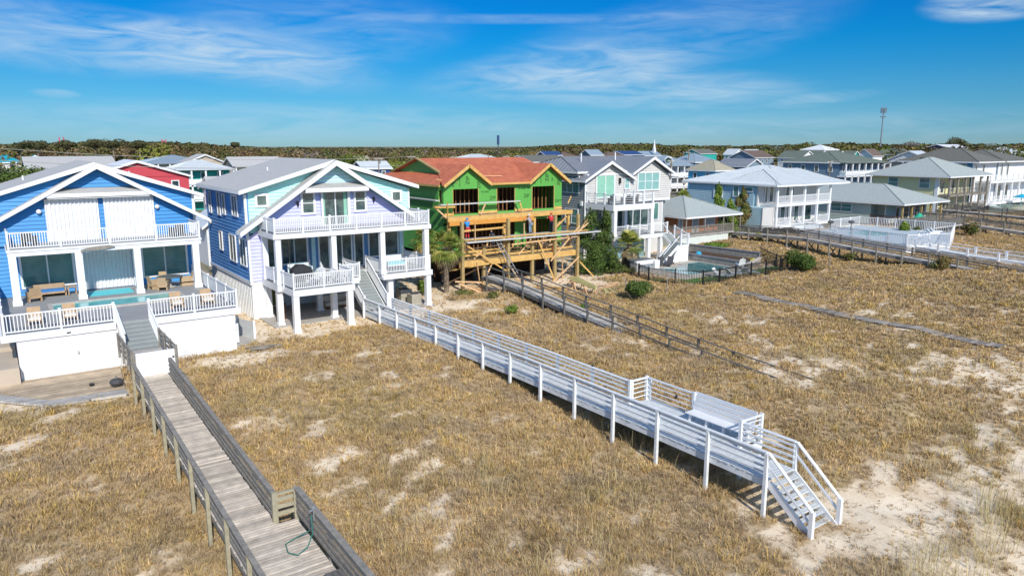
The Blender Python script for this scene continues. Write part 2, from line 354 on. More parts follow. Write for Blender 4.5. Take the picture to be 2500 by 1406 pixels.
def gable_roof(par, x0, x1, y0, y1, ze, zr, xc=None, th=0.12, mt=None, fas=0.3, ridge='y', name='roof', trim=None, fasc=True):
    """ridge='y': ridge runs along y, gable ends face +-y"""
    mt = mt or GREYSH; trim = trim or WHITE; m = M(); f = M()
    if ridge == 'y':
        xc = (x0 + x1) / 2 if xc is None else xc
        m.slab([(x0, y0, ze), (xc, y0, zr), (xc, y1, zr), (x0, y1, ze)], th); m.slab([(xc, y0, zr), (x1, y0, ze), (x1, y1, ze), (xc, y1, zr)], th)
        o = m.build(name, mt, par)
        if fasc:
            f.prism([(x0 - .03, ze - fas), (x0 - .03, ze - .03), (xc, zr - .03), (x1 + .03, ze - .03), (x1 + .03, ze - fas), (xc, zr - fas - .05)], y0 - .05, y0 + .03)
            f.box(x0 - .05, y0 + .03, ze - .27, x0 + .02, y1, ze - .05); f.box(x1 - .02, y0 + .03, ze - .27, x1 + .05, y1, ze - .05)
            f.build('fascia', trim, o)
    else:
        yc = (y0 + y1) / 2 if xc is None else xc
        m.slab([(x0, y0, ze), (x1, y0, ze), (x1, yc, zr), (x0, yc, zr)], th); m.slab([(x0, yc, zr), (x1, yc, zr), (x1, y1, ze), (x0, y1, ze)], th)
        o = m.build(name, mt, par)
        if fasc:
            for xx in (x0, x1): f.prism([(y0, ze - fas), (y0, ze - .03), (yc, zr - .03), (y1, ze - .03), (y1, ze - fas), (yc, zr - fas - .05)], xx - .05, xx + .03, 'x')
            f.box(x0 + .03, y0 - .05, ze - .27, x1 - .05, y0 + .02, ze - .05); f.build('fascia', trim, o)
    return o
def hip_roof(par, x0, x1, y0, y1, ze, zr, mt=None, name='roof', seams=0, trim=None, fas=.22, ra=None):
    mt = mt or GREYSH; trim = trim or WHITE; m = M()
    W, D = x1 - x0, y1 - y0
    if ra is None:
        if W > D: ra = ((x0 + D / 2, (y0 + y1) / 2), (x1 - D / 2, (y0 + y1) / 2))
        else: ra = (((x0 + x1) / 2, y0 + W / 2), ((x0 + x1) / 2, y1 - W / 2))
    a, b = Vector((*ra[0], zr)), Vector((*ra[1], zr)); A, B, Cc, D_ = Vector((x0, y0, ze)), Vector((x1, y0, ze)), Vector((x1, y1, ze)), Vector((x0, y1, ze))
    if abs(a.y - b.y) < 1e-3: fs = [[A, B, b, a], [B, Cc, b], [Cc, D_, a, b], [D_, A, a]]
    else: fs = [[A, B, a], [B, Cc, b, a], [Cc, D_, b], [D_, A, a, b]]
    for f in fs: m.poly(f)
    m.poly([D_, Cc, B, A])
    if seams:
        for f in fs:                       # raised seams running up each slope
            e = (f[1] - f[0]); ed = e.normalized(); nrm = (f[1] - f[0]).cross(f[-1] - f[0]).normalized(); upv = nrm.cross(ed); k = int(e.length / seams)
            for i in range(1, k):
                u = e.length * i / k; hi = 1e9
                pts = [((q - f[0]).dot(ed), (q - f[0]).dot(upv)) for q in f]
                for (ua, va), (ub, vb) in zip(pts[1:], pts[2:] + pts[:1]):
                    if (ua - u) * (ub - u) <= 0 and abs(ua - ub) > 1e-6: hi = min(hi, va + (vb - va) * (u - ua) / (ub - ua))
                if hi < 1e8 and hi > .1: m.beam(f[0] + ed * u + nrm * .02, f[0] + ed * u + upv * hi + nrm * .02, .035, .05, nrm)
    o = m.build(name, mt, par)
    t = M()
    for p, q in ((A, B), (B, Cc), (Cc, D_), (D_, A)): t.beam(p - Vector((0, 0, fas / 2 + .01)), q - Vector((0, 0, fas / 2 + .01)), .06, fas)
    t.build('fascia', trim, o)
    rc = M()
    for p, q in ((A, a), (B, a if abs(a.y - b.y) > 1e-3 else b), (a, b), (Cc, b), (D_, b if abs(a.y - b.y) > 1e-3 else a)):
        if (p - q).length > .1: rc.beam(p + Vector((0, 0, .03)), q + Vector((0, 0, .03)), .16, .05)
    rc.build('ridge_cap', mt, o)
    return o
def stairs(par, x0, x1, ya, za, yb, zb, n, mt, smt, axis='y', solid=False, name='stairs', open_=False):
    """flight from (ya,za) top to (yb,zb) bottom running along axis"""
    m = M(); dy = (yb - ya) / n; dz = (zb - za) / n
    for i in range(n):
        y, z = ya + dy * i, za + dz * (i + 1); a, b = sorted((y, y + dy * 1.08)); 
        if axis == 'y': m.box(x0, a, z - .04, x1, b, z)
        else: m.box(a, x0, z - .04, b, x1, z)
        if not open_:
            yy = y
            if axis == 'y': m.box(x0 + .01, yy - .01, z - .03, x1 - .01, yy + .012, z - dz - .05)
            else: m.box(yy - .01, x0 + .01, z - .03, yy + .012, x1 - .01, z - dz - .05)
    o = m.build(name, mt, par); s = M()
    for x in (x0 - .03, x1 + .03):
        if axis == 'y': s.beam((x, ya, za - .12), (x, yb, zb - .06), .05, .30)
        else: s.beam((ya, x, za - .12), (yb, x, zb - .06), .05, .30)
    s.build('stringer', smt, o); return o
# ---------------------------------------------------------------- ground
def vnoise(x, y, seed=0):
    x = np.asarray(x, float); y = np.asarray(y, float); xi = np.floor(x); yi = np.floor(y); fx = x - xi; fy = y - yi
    fx = fx * fx * (3 - 2 * fx); fy = fy * fy * (3 - 2 * fy)
    def h(a, b):
        t = np.sin(a * 127.1 + b * 311.7 + seed * 74.7) * 43758.5453; return t - np.floor(t)
    return (h(xi, yi) * (1 - fx) + h(xi + 1, yi) * fx) * (1 - fy) + (h(xi, yi + 1) * (1 - fx) + h(xi + 1, yi + 1) * fx) * fy
def fbm(x, y, seed=0, o=4):
    s = 0; a = .5; t = 0
    for i in range(o): s = s + a * vnoise(x * 2 ** i, y * 2 ** i, seed + i * 13); t += a; a *= .55
    return s / t
CP = np.array([  # x, y, ground height
 (22, 49, .0), (22, 40, .2), (22, 35, .1), (22, 31, .0), (22, 28, -.25), (22, 25.5, -.55), (22, 22, -.75), (22, 18, -.9), (22, 15, -.95), (23, 12, -.9), (22, 5, -1.2), (40, 4, -1.0), (5, 4, -1.2),
 (5, 34, .35), (5, 31, .1), (5, 28, -.2), (5, 25, -.6), (5, 20, -.8), (5, 14, -.9), (12, 20, -.5), (13, 30, .0), (14, 40, .1), (14, 46, 0), (2, 41, .05), (6, 45, 0), (6, 55, 0), (20, 54, 0),
 (-8, 38, .3), (-8, 25, 0), (-8, 50, 0), (35, 51, .2), (34, 48.8, .55), (33.5, 46.3, .35), (34, 43.8, .0), (34, 38, -.05), (34, 33, .05), (34, 28, .0), (34.5, 24, .05), (35, 20, -.1), (36, 14, -.5), (28, 45, .25), (29, 38, .1), (28, 28, -.1), (28, 18, -.6),
 (45, 50, 0), (42, 58, 0), (42, 42, .05), (51, 30, 0), (51, 20, -.1), (52, 39, .05), (60, 50, -.03), (66, 44, .05), (60, 40, .05), (70, 42, .1), (65, 54, -.03), (56, 56, 0), (72, 56, .7), (72, 50, .6),
 (77, 58, .8), (77, 54, .85), (77, 50, .3), (78, 46, -.05), (77.5, 41, .0), (77.5, 36, .35), (77, 27, .95), (77, 20, .8), (85, 40, .1), (90, 33, .1), (95, 45, .1), (95, 58, .5), (110, 45, 0), (125, 45, -.5), (120, 55, .1), (130, 62, .1), (100, 25, .6), (130, 25, .2), (160, 40, 0), (90, 66, .2), (64, 30, .2), (62, 18, .0)], float)
def ground(x, y):
    x = np.asarray(x, float); y = np.asarray(y, float); sh = x.shape; xf = x.ravel(); yf = y.ravel(); num = np.zeros_like(xf); den = np.zeros_like(xf)
    for a, b, c in CP:
        wgt = 1 / ((xf - a) ** 2 + (yf - b) ** 2 + 4.0) ** 2; num += wgt * c; den += wgt
    z = num / den + (fbm(xf / 6, yf / 6, 3) - .5) * .40 + (fbm(xf / 1.7, yf / 1.7, 9, 2) - .5) * .17
    f = np.clip((yf - 50) / 6, 0, 1); f = np.where(xf < 30, np.clip((yf - 45) / 3, 0, 1), f); f = np.where((xf > 68), np.clip((yf - 62) / 5, 0, 1), f)
    pool = ((xf > 52.5) & (xf < 67.5) & (yf > 44.3) & (yf < 60)); z = np.where(pool, -.04, z)
    z = z * (1 - f) - .02 * f
    z = np.where(np.hypot(xf, yf) > 190, -.02, z)
    z = np.where((xf > -3) & (xf < 13) & (yf > 50), -.3, z)
    return z.reshape(sh)
def g1(x, y): return float(ground(np.array([x]), np.array([y]))[0])
def sandm(x, y):
    """0 = bare sand, 1 = full dune grass"""
    x = np.asarray(x, float); y = np.asarray(y, float)
    n = fbm((x + y * .35) / 1.5 + 5, (y - x * .35) / .8, 21, 4); n2 = fbm(x / 3.2, y / 3.2 + 3, 31, 3)
    d = n * .60 + n2 * .40
    sea = np.clip((17.5 - y) / 9, 0, 1) * .13 + np.clip((17 + (x - 22) * .22 - y) / 10, 0, 1) * np.clip((x - 17) / 8, 0, 1) * .10
    mid = .05 * np.exp(-((x - 14.5) ** 2 + (y - 23) ** 2) / 30) + .07 * np.exp(-((x - 2) ** 2 / 6 + (y - 21) ** 2 / 20))
    far = -.07 * np.clip((y - 30) / 12, 0, 1)
    m = np.clip((d - (.305 + sea + mid + far * .5)) / .20, 0, 1)
    hs = 1 - (np.clip((y - 46.2 - .6 * np.sin(x)) / 1.2, 0, 1) * np.clip((30 - x) / 4, 0, 1))
    hs2 = 1 - np.exp(-(((x - 12) / 3.2) ** 2 + ((y - 43.5) / 1.6) ** 2)) * 1.3
    hs3 = 1 - np.exp(-(((x - 41.5) / 6) ** 2 + ((y - 50.5) / 3.4) ** 2)) * 1.6
    hs4 = 1 - np.exp(-(((x - 30) / 2.6) ** 2 + ((y - 48.0) / 1.3) ** 2)) * 1.2
    sh = 1 - np.exp(-(((x - 24.5) / 1.5) ** 2)) * np.clip((22 - y) / 4, 0, 1) * .8
    m = m * np.clip(hs, 0, 1) * np.clip(hs2, 0, 1) * np.clip(hs3, 0, 1) * np.clip(hs4, 0, 1) * sh
    m = m * (1 - np.exp(-((x - (51.75 - (39.4 - y) * .02)) / .65) ** 4) * ((y < 39.6) & (y > 18.6)) * .85)
    m = np.where((x > 52.2) & (x < 67.5) & (y > 44.2), 0, m); m = np.where((x < 30) & (y > 47.5), 0, m)
    m = np.where((x < 5.2) & (y > 41.0 - np.clip(x, 0, 6) * .25), 0, m); m = np.where((x > 30) & (x < 52) & (y > 52), 0, m); m = np.where((y > 60), m * .25, m)
    return m
gx = np.concatenate([[-6000, -2500, -900, -400, -200, -100, -50, -25], np.arange(-14, 62, .35), np.arange(62, 135, .9), np.arange(135, 200, 4), [230, 300, 450, 900, 2500, 8000]])
gy = np.concatenate([[-1500, -300, -60, -10], np.arange(2, 56, .35), np.arange(56, 70, 1.0), np.arange(70, 130, 5), [150, 200, 300, 500, 900, 2500, 9000]])
X, Y = np.meshgrid(gx, gy); Zg = ground(X, Y); nx, ny = len(gx), len(gy)
idx = np.arange(nx * ny).reshape(ny, nx)
F = np.stack([idx[:-1, :-1], idx[:-1, 1:], idx[1:, 1:], idx[1:, :-1]], -1).reshape(-1, 4)
gm = sandm(X, Y).ravel(); town = np.clip((Y.ravel() - 62) / 4, 0, 1)
gcol = np.stack([gm, town, fbm(X / 40, Y / 40, 5).ravel()], -1)
SAND = bpy.data.materials.new('sand_and_litter'); SAND.use_nodes = True; t = SAND.node_tree; b = t.nodes['Principled BSDF']; b.inputs['Roughness'].default_value = .95; b.inputs['Specular IOR Level'].default_value = .15
at = N(t, 'ShaderNodeAttribute', attribute_name='Col'); sp = N(t, 'ShaderNodeSeparateColor'); L(t, at, 0, sp, 0); geo = N(t, 'ShaderNodeNewGeometry')
na = N(t, 'ShaderNodeTexNoise', i={'Scale': .8, 'Detail': 8.0, 'Roughness': .65}); L(t, geo, 'Position', na, 0)
sr = N(t, 'ShaderNodeValToRGB'); ramp(sr, [(.3, (.66, .51, .34)), (.5, (.80, .66, .48)), (.72, (.90, .78, .61))]); L(t, na, 0, sr, 0)
nb = N(t, 'ShaderNodeTexNoise', i={'Scale': 9.0, 'Detail': 8.0, 'Roughness': .75}); L(t, geo, 'Position', nb, 0)
lr = N(t, 'ShaderNodeValToRGB'); ramp(lr, [(.3, (.20, .135, .07)), (.5, (.38, .27, .14)), (.68, (.62, .46, .28))]); L(t, nb, 0, lr, 0)
nc = N(t, 'ShaderNodeTexNoise', i={'Scale': 2.5, 'Detail': 6.0, 'Roughness': .7}); L(t, geo, 'Position', nc, 0)
ad = N(t, 'ShaderNodeMath', operation='ADD'); L(t, sp, 0, ad, 0); L(t, nc, 0, ad, 1)
fm = N(t, 'ShaderNodeMapRange', i={1: .55, 2: 1.15, 4: .85}); L(t, ad, 0, fm, 0)
m1 = N(t, 'ShaderNodeMix', data_type='RGBA'); L(t, fm, 0, m1, 0); L(t, sr, 0, m1, 6); L(t, lr, 0, m1, 7)
tr = N(t, 'ShaderNodeValToRGB'); ramp(tr, [(.35, (.10, .11, .04)), (.5, (.22, .19, .12)), (.62, (.30, .28, .25))]); L(t, nc, 0, tr, 0)
m2 = N(t, 'ShaderNodeMix', data_type='RGBA'); L(t, sp, 1, m2, 0); L(t, m1, 2, m2, 6); L(t, tr, 0, m2, 7); L(t, m2, 2, b, 'Base Color')
bu = N(t, 'ShaderNodeBump', i={'Strength': .5, 'Distance': .06}); L(t, nb, 0, bu, 'Height'); L(t, bu, 0, b, 'Normal')
go = npmesh('ground', np.stack([X.ravel(), Y.ravel(), Zg.ravel()], -1), F, SAND, gcol, 'structure')
go.data.polygons.foreach_set('use_smooth', np.ones(len(F), bool))

# ---------------------------------------------------------------- dune grass (one uncountable mass)
def blades(px_, py_, nb, hlen, wid, rng, pal, lean=.55, z=None):
    """curved blades around each tuft centre -> verts, faces, colours"""
    n = len(px_); T = np.repeat(np.arange(n), nb); k = len(T)
    ang = rng.uniform(0, 2 * np.pi, k); rad = rng.uniform(0, .16, k) * (hlen[T] / .45)
    bx = px_[T] + np.cos(ang) * rad; by = py_[T] + np.sin(ang) * rad; bz = (ground(px_, py_) if z is None else z)[T] - .04
    ln = hlen[T] * rng.uniform(.55, 1.25, k); la = ang + rng.normal(0, .7, k); le = rng.uniform(.15, 1, k) * lean * 1.6 + .1
    wd = wid[T] * rng.uniform(.7, 1.3, k); wa = rng.uniform(0, np.pi, k); wx = np.cos(wa) * wd / 2; wy = np.sin(wa) * wd / 2
    mx = bx + np.cos(la) * ln * .35 * le; my = by + np.sin(la) * ln * .35 * le; mz = bz + ln * .62
    tx = bx + np.cos(la) * ln * .95 * le; ty = by + np.sin(la) * ln * .95 * le; tz = bz + ln * (1.0 - .45 * le)
    V = np.stack([np.stack([bx - wx, by - wy, bz], -1), np.stack([bx + wx, by + wy, bz], -1), np.stack([mx + wx, my + wy, mz], -1), np.stack([mx - wx, my - wy, mz], -1), np.stack([tx + wx * .3, ty + wy * .3, tz], -1), np.stack([tx - wx * .3, ty - wy * .3, tz], -1)], 1)
    o = (np.arange(k) * 6)[:, None]; F = np.concatenate([o + [0, 1, 2, 3], o + [3, 2, 4, 5]], 0)
    tc_ = pal[rng.integers(0, len(pal), n)][T] * .5 + pal[rng.integers(0, len(pal), k)] * .5
    tc_ = tc_ * rng.uniform(.75, 1.25, k)[:, None]
    return V.reshape(-1, 3), F, np.repeat(tc_, 6, 0)
rng = np.random.default_rng(11)
PAL = np.array([(.60, .405, .155), (.67, .46, .18), (.50, .335, .145), (.39, .27, .15), (.30, .205, .14), (.54, .38, .15), (.43, .31, .11), (.68, .52, .30), (.27, .19, .13), (.40, .29, .17)])
cx, cy = [], []
NS = 560000
sx = rng.uniform(-14, 165, NS); sy = rng.uniform(6, 64, NS); dist = np.hypot(sx, sy)
# keep what lies in a wide wedge about the view, thinning with distance
az = np.degrees(np.arctan2(sx, sy)); keep = (az > -8) & (az < 82) & (dist > 10)
dens = np.clip(26 / dist, .12, 1.0) ** 1.15
keep &= rng.uniform(0, 1, NS) < dens * np.clip(sandm(sx, sy) * .82 + .18 * (sy > 15) + .07, 0, 1)
sx, sy, dist = sx[keep], sy[keep], dist[keep]
clump = fbm(sx / 1.1, sy / 1.1, 77, 3)
hl = np.clip(.11 + .30 * clump + rng.uniform(-.04, .09, len(sx)), .09, .5) * np.where(sandm(sx, sy) < .3, .6, 1)
wd_ = np.clip(dist * .00050, .010, .045)
big = 9
V_, F_, C_ = blades(sx, sy, big, hl, wd_, rng, PAL); tone = .68 + .7 * fbm(sx / 2.0, sy / 2.0, 55, 3); C_ = C_ * np.repeat(np.repeat(tone, big), 6)[:, None]; gy_ = np.repeat(np.repeat(np.clip(fbm(sx / 1.3, sy / 1.3, 63, 3) - .5, 0, .3) * 2.2, big), 6)[:, None]; C_ = C_ * (1 - gy_) + np.array([.34, .26, .19]) * gy_
GR_ = 0
grn = np.clip(fbm(sx / 5, sy / 5, 91, 2) - .60, 0, .2) * 1.6; grn = np.repeat(np.repeat(grn, big), 6)[:, None]; C_ = C_ * (1 - grn * .6) + np.array([.24, .24, .06]) * grn * .6
# scattered taller golden clumps
nk = 6500; ux = rng.uniform(-10, 120, nk); uy = rng.uniform(7, 58, nk); kk = (rng.uniform(0, 1, nk) < np.clip(sandm(ux, uy), 0, 1) * np.clip(30 / np.hypot(ux, uy), .2, 1)) & (fbm(ux / 2.2, uy / 2.2, 41, 3) > .47) & (np.abs(ux - 5.7) > 1.4) & (np.abs(ux - 22.9) > 1.3) & (np.abs(ux - 35) > 1.2); ux, uy = ux[kk], uy[kk]
V2, F2, C2 = blades(ux, uy, 20, rng.uniform(.32, .58, len(ux)), np.clip(np.hypot(ux, uy) * .0005, .010, .04), rng, np.array([(.70, .47, .14), (.58, .40, .13), (.46, .34, .10), (.36, .25, .13)]), lean=.6)
# flat litter on the open sand
nl = 26000; lx = rng.uniform(-8, 70, nl); ly = rng.uniform(7, 50, nl); kk = (rng.uniform(0, 1, nl) < (1 - sandm(lx, ly)) * np.clip(26 / np.hypot(lx, ly), .2, 1)); lx, ly = lx[kk], ly[kk]
V3, F3, C3 = blades(lx, ly, 5, rng.uniform(.10, .26, len(lx)), np.full(len(lx), .014), rng, np.array([(.24, .17, .10), (.34, .25, .15), (.16, .12, .08), (.5, .38, .2)]), lean=1.15)
o2 = len(V_); o3 = o2 + len(V2); V_ = np.concatenate([V_, V2, V3]); F_ = np.concatenate([F_, F2 + o2, F3 + o3]); CX = np.concatenate([C2, C3])
npmesh('beach_grass', V_, F_, GRASSM, np.concatenate([C_, CX]), 'stuff')
# tall seed stalks in the foreground
ns = 1500; ax_ = np.concatenate([rng.uniform(8, 46, ns - 500), rng.uniform(17, 30, 500)]); ay_ = np.concatenate([rng.uniform(9, 26, ns - 500), rng.uniform(8.5, 12.6, 500)]); k_ = (fbm(ax_ / 4, ay_ / 4, 14, 3) > .48) & (np.abs(ax_ - 5.7) > 1.8); ax_, ay_ = ax_[k_], ay_[k_]
V_, F_, C_ = blades(ax_, ay_, 5, np.full(len(ax_), 1.05), np.full(len(ax_), .011), rng, np.array([(.50, .40, .22), (.42, .36, .16)]), lean=.22)
npmesh('sea_oat_stalks', V_, F_, GRASSM, C_, 'stuff')

# ---------------------------------------------------------------- foliage helper
def leaves(name, lobes, n, size, pal, parent=None, seed=0, shell=.55, kind=None):
    """lobes: (cx,cy,cz,rx,ry,rz); leaf-sized faces scattered in each lobe"""
    g = np.random.default_rng(seed + 5); VV = []; CC = []
    tot = sum(l[3] * l[4] * l[5] for l in lobes) ; pal = np.array(pal)
    for l in lobes:
        k = max(8, int(n * (.5 / len(lobes) + .5 * (l[3] * l[4] * l[5]) / tot))) if len(lobes) > 1 else n
        d = g.normal(size=(k, 3)); d /= np.linalg.norm(d, axis=1)[:, None]; r = (shell + (1 - shell) * g.uniform(0, 1, k)) ** .6
        r *= (.80 + .35 * vnoise(d[:, 0] * 2.2 + l[0], d[:, 1] * 2.2 + d[:, 2] * 1.7 + l[1], seed))
        c = np.array(l[:3]) + d * r[:, None] * np.array(l[3:6])
        nn_ = d + g.normal(size=(k, 3)) * .45 + np.array([0, 0, .25]); a = np.cross(nn_, g.normal(size=(k, 3))); a /= np.linalg.norm(a, axis=1)[:, None] + 1e-9; b_ = np.cross(a, nn_); b_ /= np.linalg.norm(b_, axis=1)[:, None] + 1e-9
        s = size * g.uniform(.6, 1.4, k)[:, None]
        VV.append(np.stack([c - a * s * .5, c + b_ * s * .28, c + a * s * .5, c - b_ * s * .28], 1).reshape(-1, 3))
        base = pal[g.integers(0, len(pal))] * .5 + pal[g.integers(0, len(pal), k)] * .5
        CC.append(np.repeat(base * g.uniform(.7, 1.3, k)[:, None], 4, 0))
    V = np.concatenate(VV); F = np.arange(len(V)).reshape(-1, 4)
    o = npmesh(name, V, F, FOL, np.concatenate(CC), kind)
    if parent is not None: o.parent = parent; o.matrix_parent_inverse = Matrix.Translation(parent.location).inverted()
    return o
def shrub(name, label, x, y, r, h, pal, seed, n=1500, size=.16, group=None, cat='shrub'):
    z = g1(x, y); t = thing(name, label, cat, (x, y, z), group); g = random.Random(seed); lb = []
    for i in range(9):
        a = g.uniform(0, 6.28); q = g.uniform(0, .6) * r; lb.append((x + math.cos(a) * q, y + math.sin(a) * q, z + h * g.uniform(.35, .68), r * g.uniform(.35, .55), r * g.uniform(.35, .55), h * g.uniform(.25, .36)))
    leaves('foliage', lb, n, size, pal, t, seed)
    m = M()
    for i in range(5):
        a = g.uniform(0, 6.28); m.cyl((x, y, z - .1), (x + math.cos(a) * r * .5, y + math.sin(a) * r * .5, z + h * .5), .04, .02, 5)
    m.build('stem', BARK, t); return t
GRN = [(.055, .10, .02), (.085, .13, .025), (.03, .06, .015), (.12, .16, .035)]
CED = [(.10, .13, .03), (.17, .13, .04), (.07, .11, .025), (.22, .14, .06)]
BRT = [(.12, .20, .03), (.20, .26, .04), (.08, .14, .02)]
OLV = [(.10, .12, .03), (.15, .16, .04), (.07, .09, .025), (.18, .15, .06)]

# ---------------------------------------------------------------- boardwalks
def walk(name, label, cat, x0, x1, prof, rails, mt, deckm, rh=1.05, style='rails', posts=2.6, psz=.12, fascia=.26, xmt=None, low=True, group=None, pmt=None, cross=False):
    """boardwalk along -Y between x0,x1; prof=[(y,deckz)...]; rails: list of x sides"""
    t = thing(name, label, cat, ((x0 + x1) / 2, prof[0][0], prof[0][1]), group); d = M(); s = M()
    for (ya, za), (yb, zb) in zip(prof[:-1], prof[1:]):
        n = max(1, round(abs(yb - ya) / .145))
        for i in range(n):
            a = ya + (yb - ya) * i / n; e = (yb - ya) / n * .93; z = za + (zb - za) * (i + .5) / n + rnd.uniform(-.006, .006); j0, j1 = rnd.uniform(-.02, .02), rnd.uniform(-.02, .02)
            d.box(x0 - .04 + j0, a, z - .04, x1 + .04 + j1, a + e, z)
        for x in (x0, x1): s.beam((x, ya, za - .04 - fascia / 2), (x, yb, zb - .04 - fascia / 2), .05, fascia)
    d.build('deck', deckm, t); s.build('joist', mt, t)
    def zz(y):
        for (ya, za), (yb, zb) in zip(prof[:-1], prof[1:]):
            if min(ya, yb) - .01 <= y <= max(ya, yb) + .01: return za + (zb - za) * (y - ya) / (yb - ya)
        return prof[-1][1]
    for x, ra, rb in rails:
        sg = -1 if x < (x0 + x1) / 2 else 1; xo = x + sg * (.05 + psz / 2); m = M(); ys = [ra] + [p[0] for p in prof if min(ra, rb) < p[0] < max(ra, rb)] + [rb]
        for ya, yb in zip(ys[:-1], ys[1:]):
            za, zb = zz(ya), zz(yb); e = Vector((0, 0, 1))
            m.beam((xo - sg * .03, ya, za + rh), (xo - sg * .03, yb, zb + rh), .16 if style != 'lowrail' else .12, .045)
            if style in ('rails', 'boards4'):
                for q in ((.22, .44, .66, .86) if style == 'rails' else (.2, .42, .64, .86)):
                    hgt = .085 if style == 'rails' else .10
                    m.beam((x + sg * .025, ya, za + rh * q), (x + sg * .025, yb, zb + rh * q), .04, hgt)
            elif style == 'lowrail': m.beam((xo, ya, za + rh * .5), (xo, yb, zb + rh * .5), .05, .09)
            elif style == 'three':
                for q in (.3, .58, .84): m.beam((x + sg * .03, ya, za + rh * q), (x + sg * .03, yb, zb + rh * q), .045, .10)
        r = m.build('railing', mt, t); n = max(1, round(abs(rb - ra) / posts))
        for i in range(n + 1):
            y = ra + (rb - ra) * i / n; zt = zz(y) + rh - .03; zb_ = min(g1(xo, y) - .3, zt - .3)
            M().box(xo - psz / 2, y - psz / 2, zb_, xo + psz / 2, y + psz / 2, zt).build('post', pmt or mt, r)
            if cross and i < n and sg < 0:
                M().beam((x0, y, zz(y) - .3), (x1, y, g1(x0, y) + .1), .05, .12).beam((x1, y, zz(y) - .3), (x0, y, g1(x0, y) + .1), .05, .12).build('cross_brace', OLDWD, t)
    return t, zz
# white walkway in the middle
WW, wz = walk('boardwalk', 'long white painted boardwalk from the lavender house over the dune to beach steps', 'boardwalk', 22.05, 23.6,
    [(49.6, .45), (44, .48), (38, .60), (30, .68), (14.9, .62)], [(22.05, 49.6, 14.95), (23.6, 48.4, 23.6), (23.6, 17.4, 14.95)], WHITE2, WDECK, 1.05, 'rails', 2.75, .13)
m = M()   # recess with bench
for i in range(42):
    y = 17.5 + i * .145; m.box(23.6, y, .58, 25.0, y + .13, .64)
m.build('deck', WDECK, WW)
for a, b_ in (((23.6, 23.6, .62), (24.7, 23.6, .62)), ((24.7, 23.6, .62), (24.7, 20.7, .62)), ((23.6, 17.35, .62), (24.9, 17.35, .62))): railing(WW, a, b_, 1.15, 'rails', WHITE2, 3, .15, pw=.13, caps=False)
m = M().box(23.6, 23.55, .3, 25.0, 23.6, .58); m.box(24.95, 17.4, .3, 25.0, 23.6, .58); m.box(23.6, 17.3, .3, 25.0, 17.35, .58); m.build('joist', WHITE2, WW)
for x, y in ((24.8, 23.5), (24.9, 20.6), (24.95, 17.4)): M().box(x - .07, y - .07, g1(x, y) - .3, x + .07, y + .07, 1.72).build('post', WHITE2, WW)
bn = M()
for k in range(4): bn.box(24.0 + k * .15, 17.55, 1.02, 24.14 + k * .15, 20.6, 1.06)
bs = bn.build('bench_seat', WHITE, WW); bb = M()
for k in range(4): bb.beam((24.58 + k * .055, 17.45, 1.15 + k * .2), (24.58 + k * .055, 20.65, 1.15 + k * .2), .035, .19)
bb.build('bench_back', WHITE, WW); bl = M()
for y in (17.7, 18.6, 19.5, 20.4): bl.beam((24.1, y, .62), (24.15, y, 1.02), .09, .09); bl.beam((24.55, y, .62), (24.82, y, 1.8), .05, .09)
bl.build('bench_legs', WHITE, WW)
st = stairs(WW, 22.1, 23.55, 14.9, .62, 13.05, -.88, 8, WDECK, WHITE, open_=True)
for x in (21.98, 23.7):
    m = M(); z0, z1 = .62 + 1.05, -.85 + 1.0; m.beam((x, 14.9, z0), (x, 13.05, z1), .14, .05); m.beam((x, 14.9, z0 - .5), (x, 13.05, z1 - .5), .05, .09)
    r = m.build('handrail', WHITE, WW); M().box(x - .075, 12.98, -1.4, x + .075, 13.13, z1 + .02).build('post', WHITE, r)
m = M()
for y in (47.5, 33, 26.4, 20.9): m.cyl((23.75, y, wz(y) + 1.0), (23.75, y, wz(y) + 1.15), .05, .05, 8)
m.build('lamp_fitting', BLACKM, WW)
# weathered boardwalk lower left
BW, bz_ = walk('boardwalk', 'weathered grey boardwalk with plank railings descending from the white gate', 'boardwalk', 4.98, 6.45,
    [(38.6, 1.45), (37.3, 1.38), (22.2, .62), (12.5, .13)], [(4.98, 37.8, 12.5), (6.45, 37.9, 22.3)], OLDW, OLDDECK, .95, 'boards4', 2.25, .12, pmt=OLDPOST)
m = M()
zr_ = bz_(22.2)
for i in range(66):
    y = 22.1 - i * .145; m.box(6.42, y - .135, bz_(y) - .04, 7.15, y, bz_(y) + rnd.uniform(-.005, .005))
m.build('deck', OLDDECK, BW)
railing(BW, (6.5, 22.25, zr_), (7.2, 22.25, zr_), .98, 'boards', OLDPOST, 3, pw=.13, caps=False)
m = M()
for q in (.2, .42, .64, .86): m.beam((7.2, 22.2, zr_ + q), (7.2, 14.5, bz_(14.5) + q), .04, .13)
m.beam((7.25, 22.25, zr_ + 1.0), (7.25, 14.5, bz_(14.5) + 1.0), .2, .045); r = m.build('railing', OLDW, BW)
for y in (19.6, 17, 14.6): M().box(7.24, y - .06, g1(7.2, y) - .3, 7.36, y + .06, bz_(y) + .98).build('post', OLDW, r)
bq = M()
for k in range(3): bq.box(6.62 + k * .17, 14.8, bz_(17) + .36, 6.77 + k * .17, 18.3, bz_(17) + .41)
bq.build('bench_seat', OLDWD, BW); M().box(6.7, 17.9, bz_(18) - .02, 6.8, 18.0, bz_(17) + .36).box(6.7, 15.5, bz_(16) - .02, 6.8, 15.6, bz_(17) + .36).build('bench_legs', OLDWD, BW)
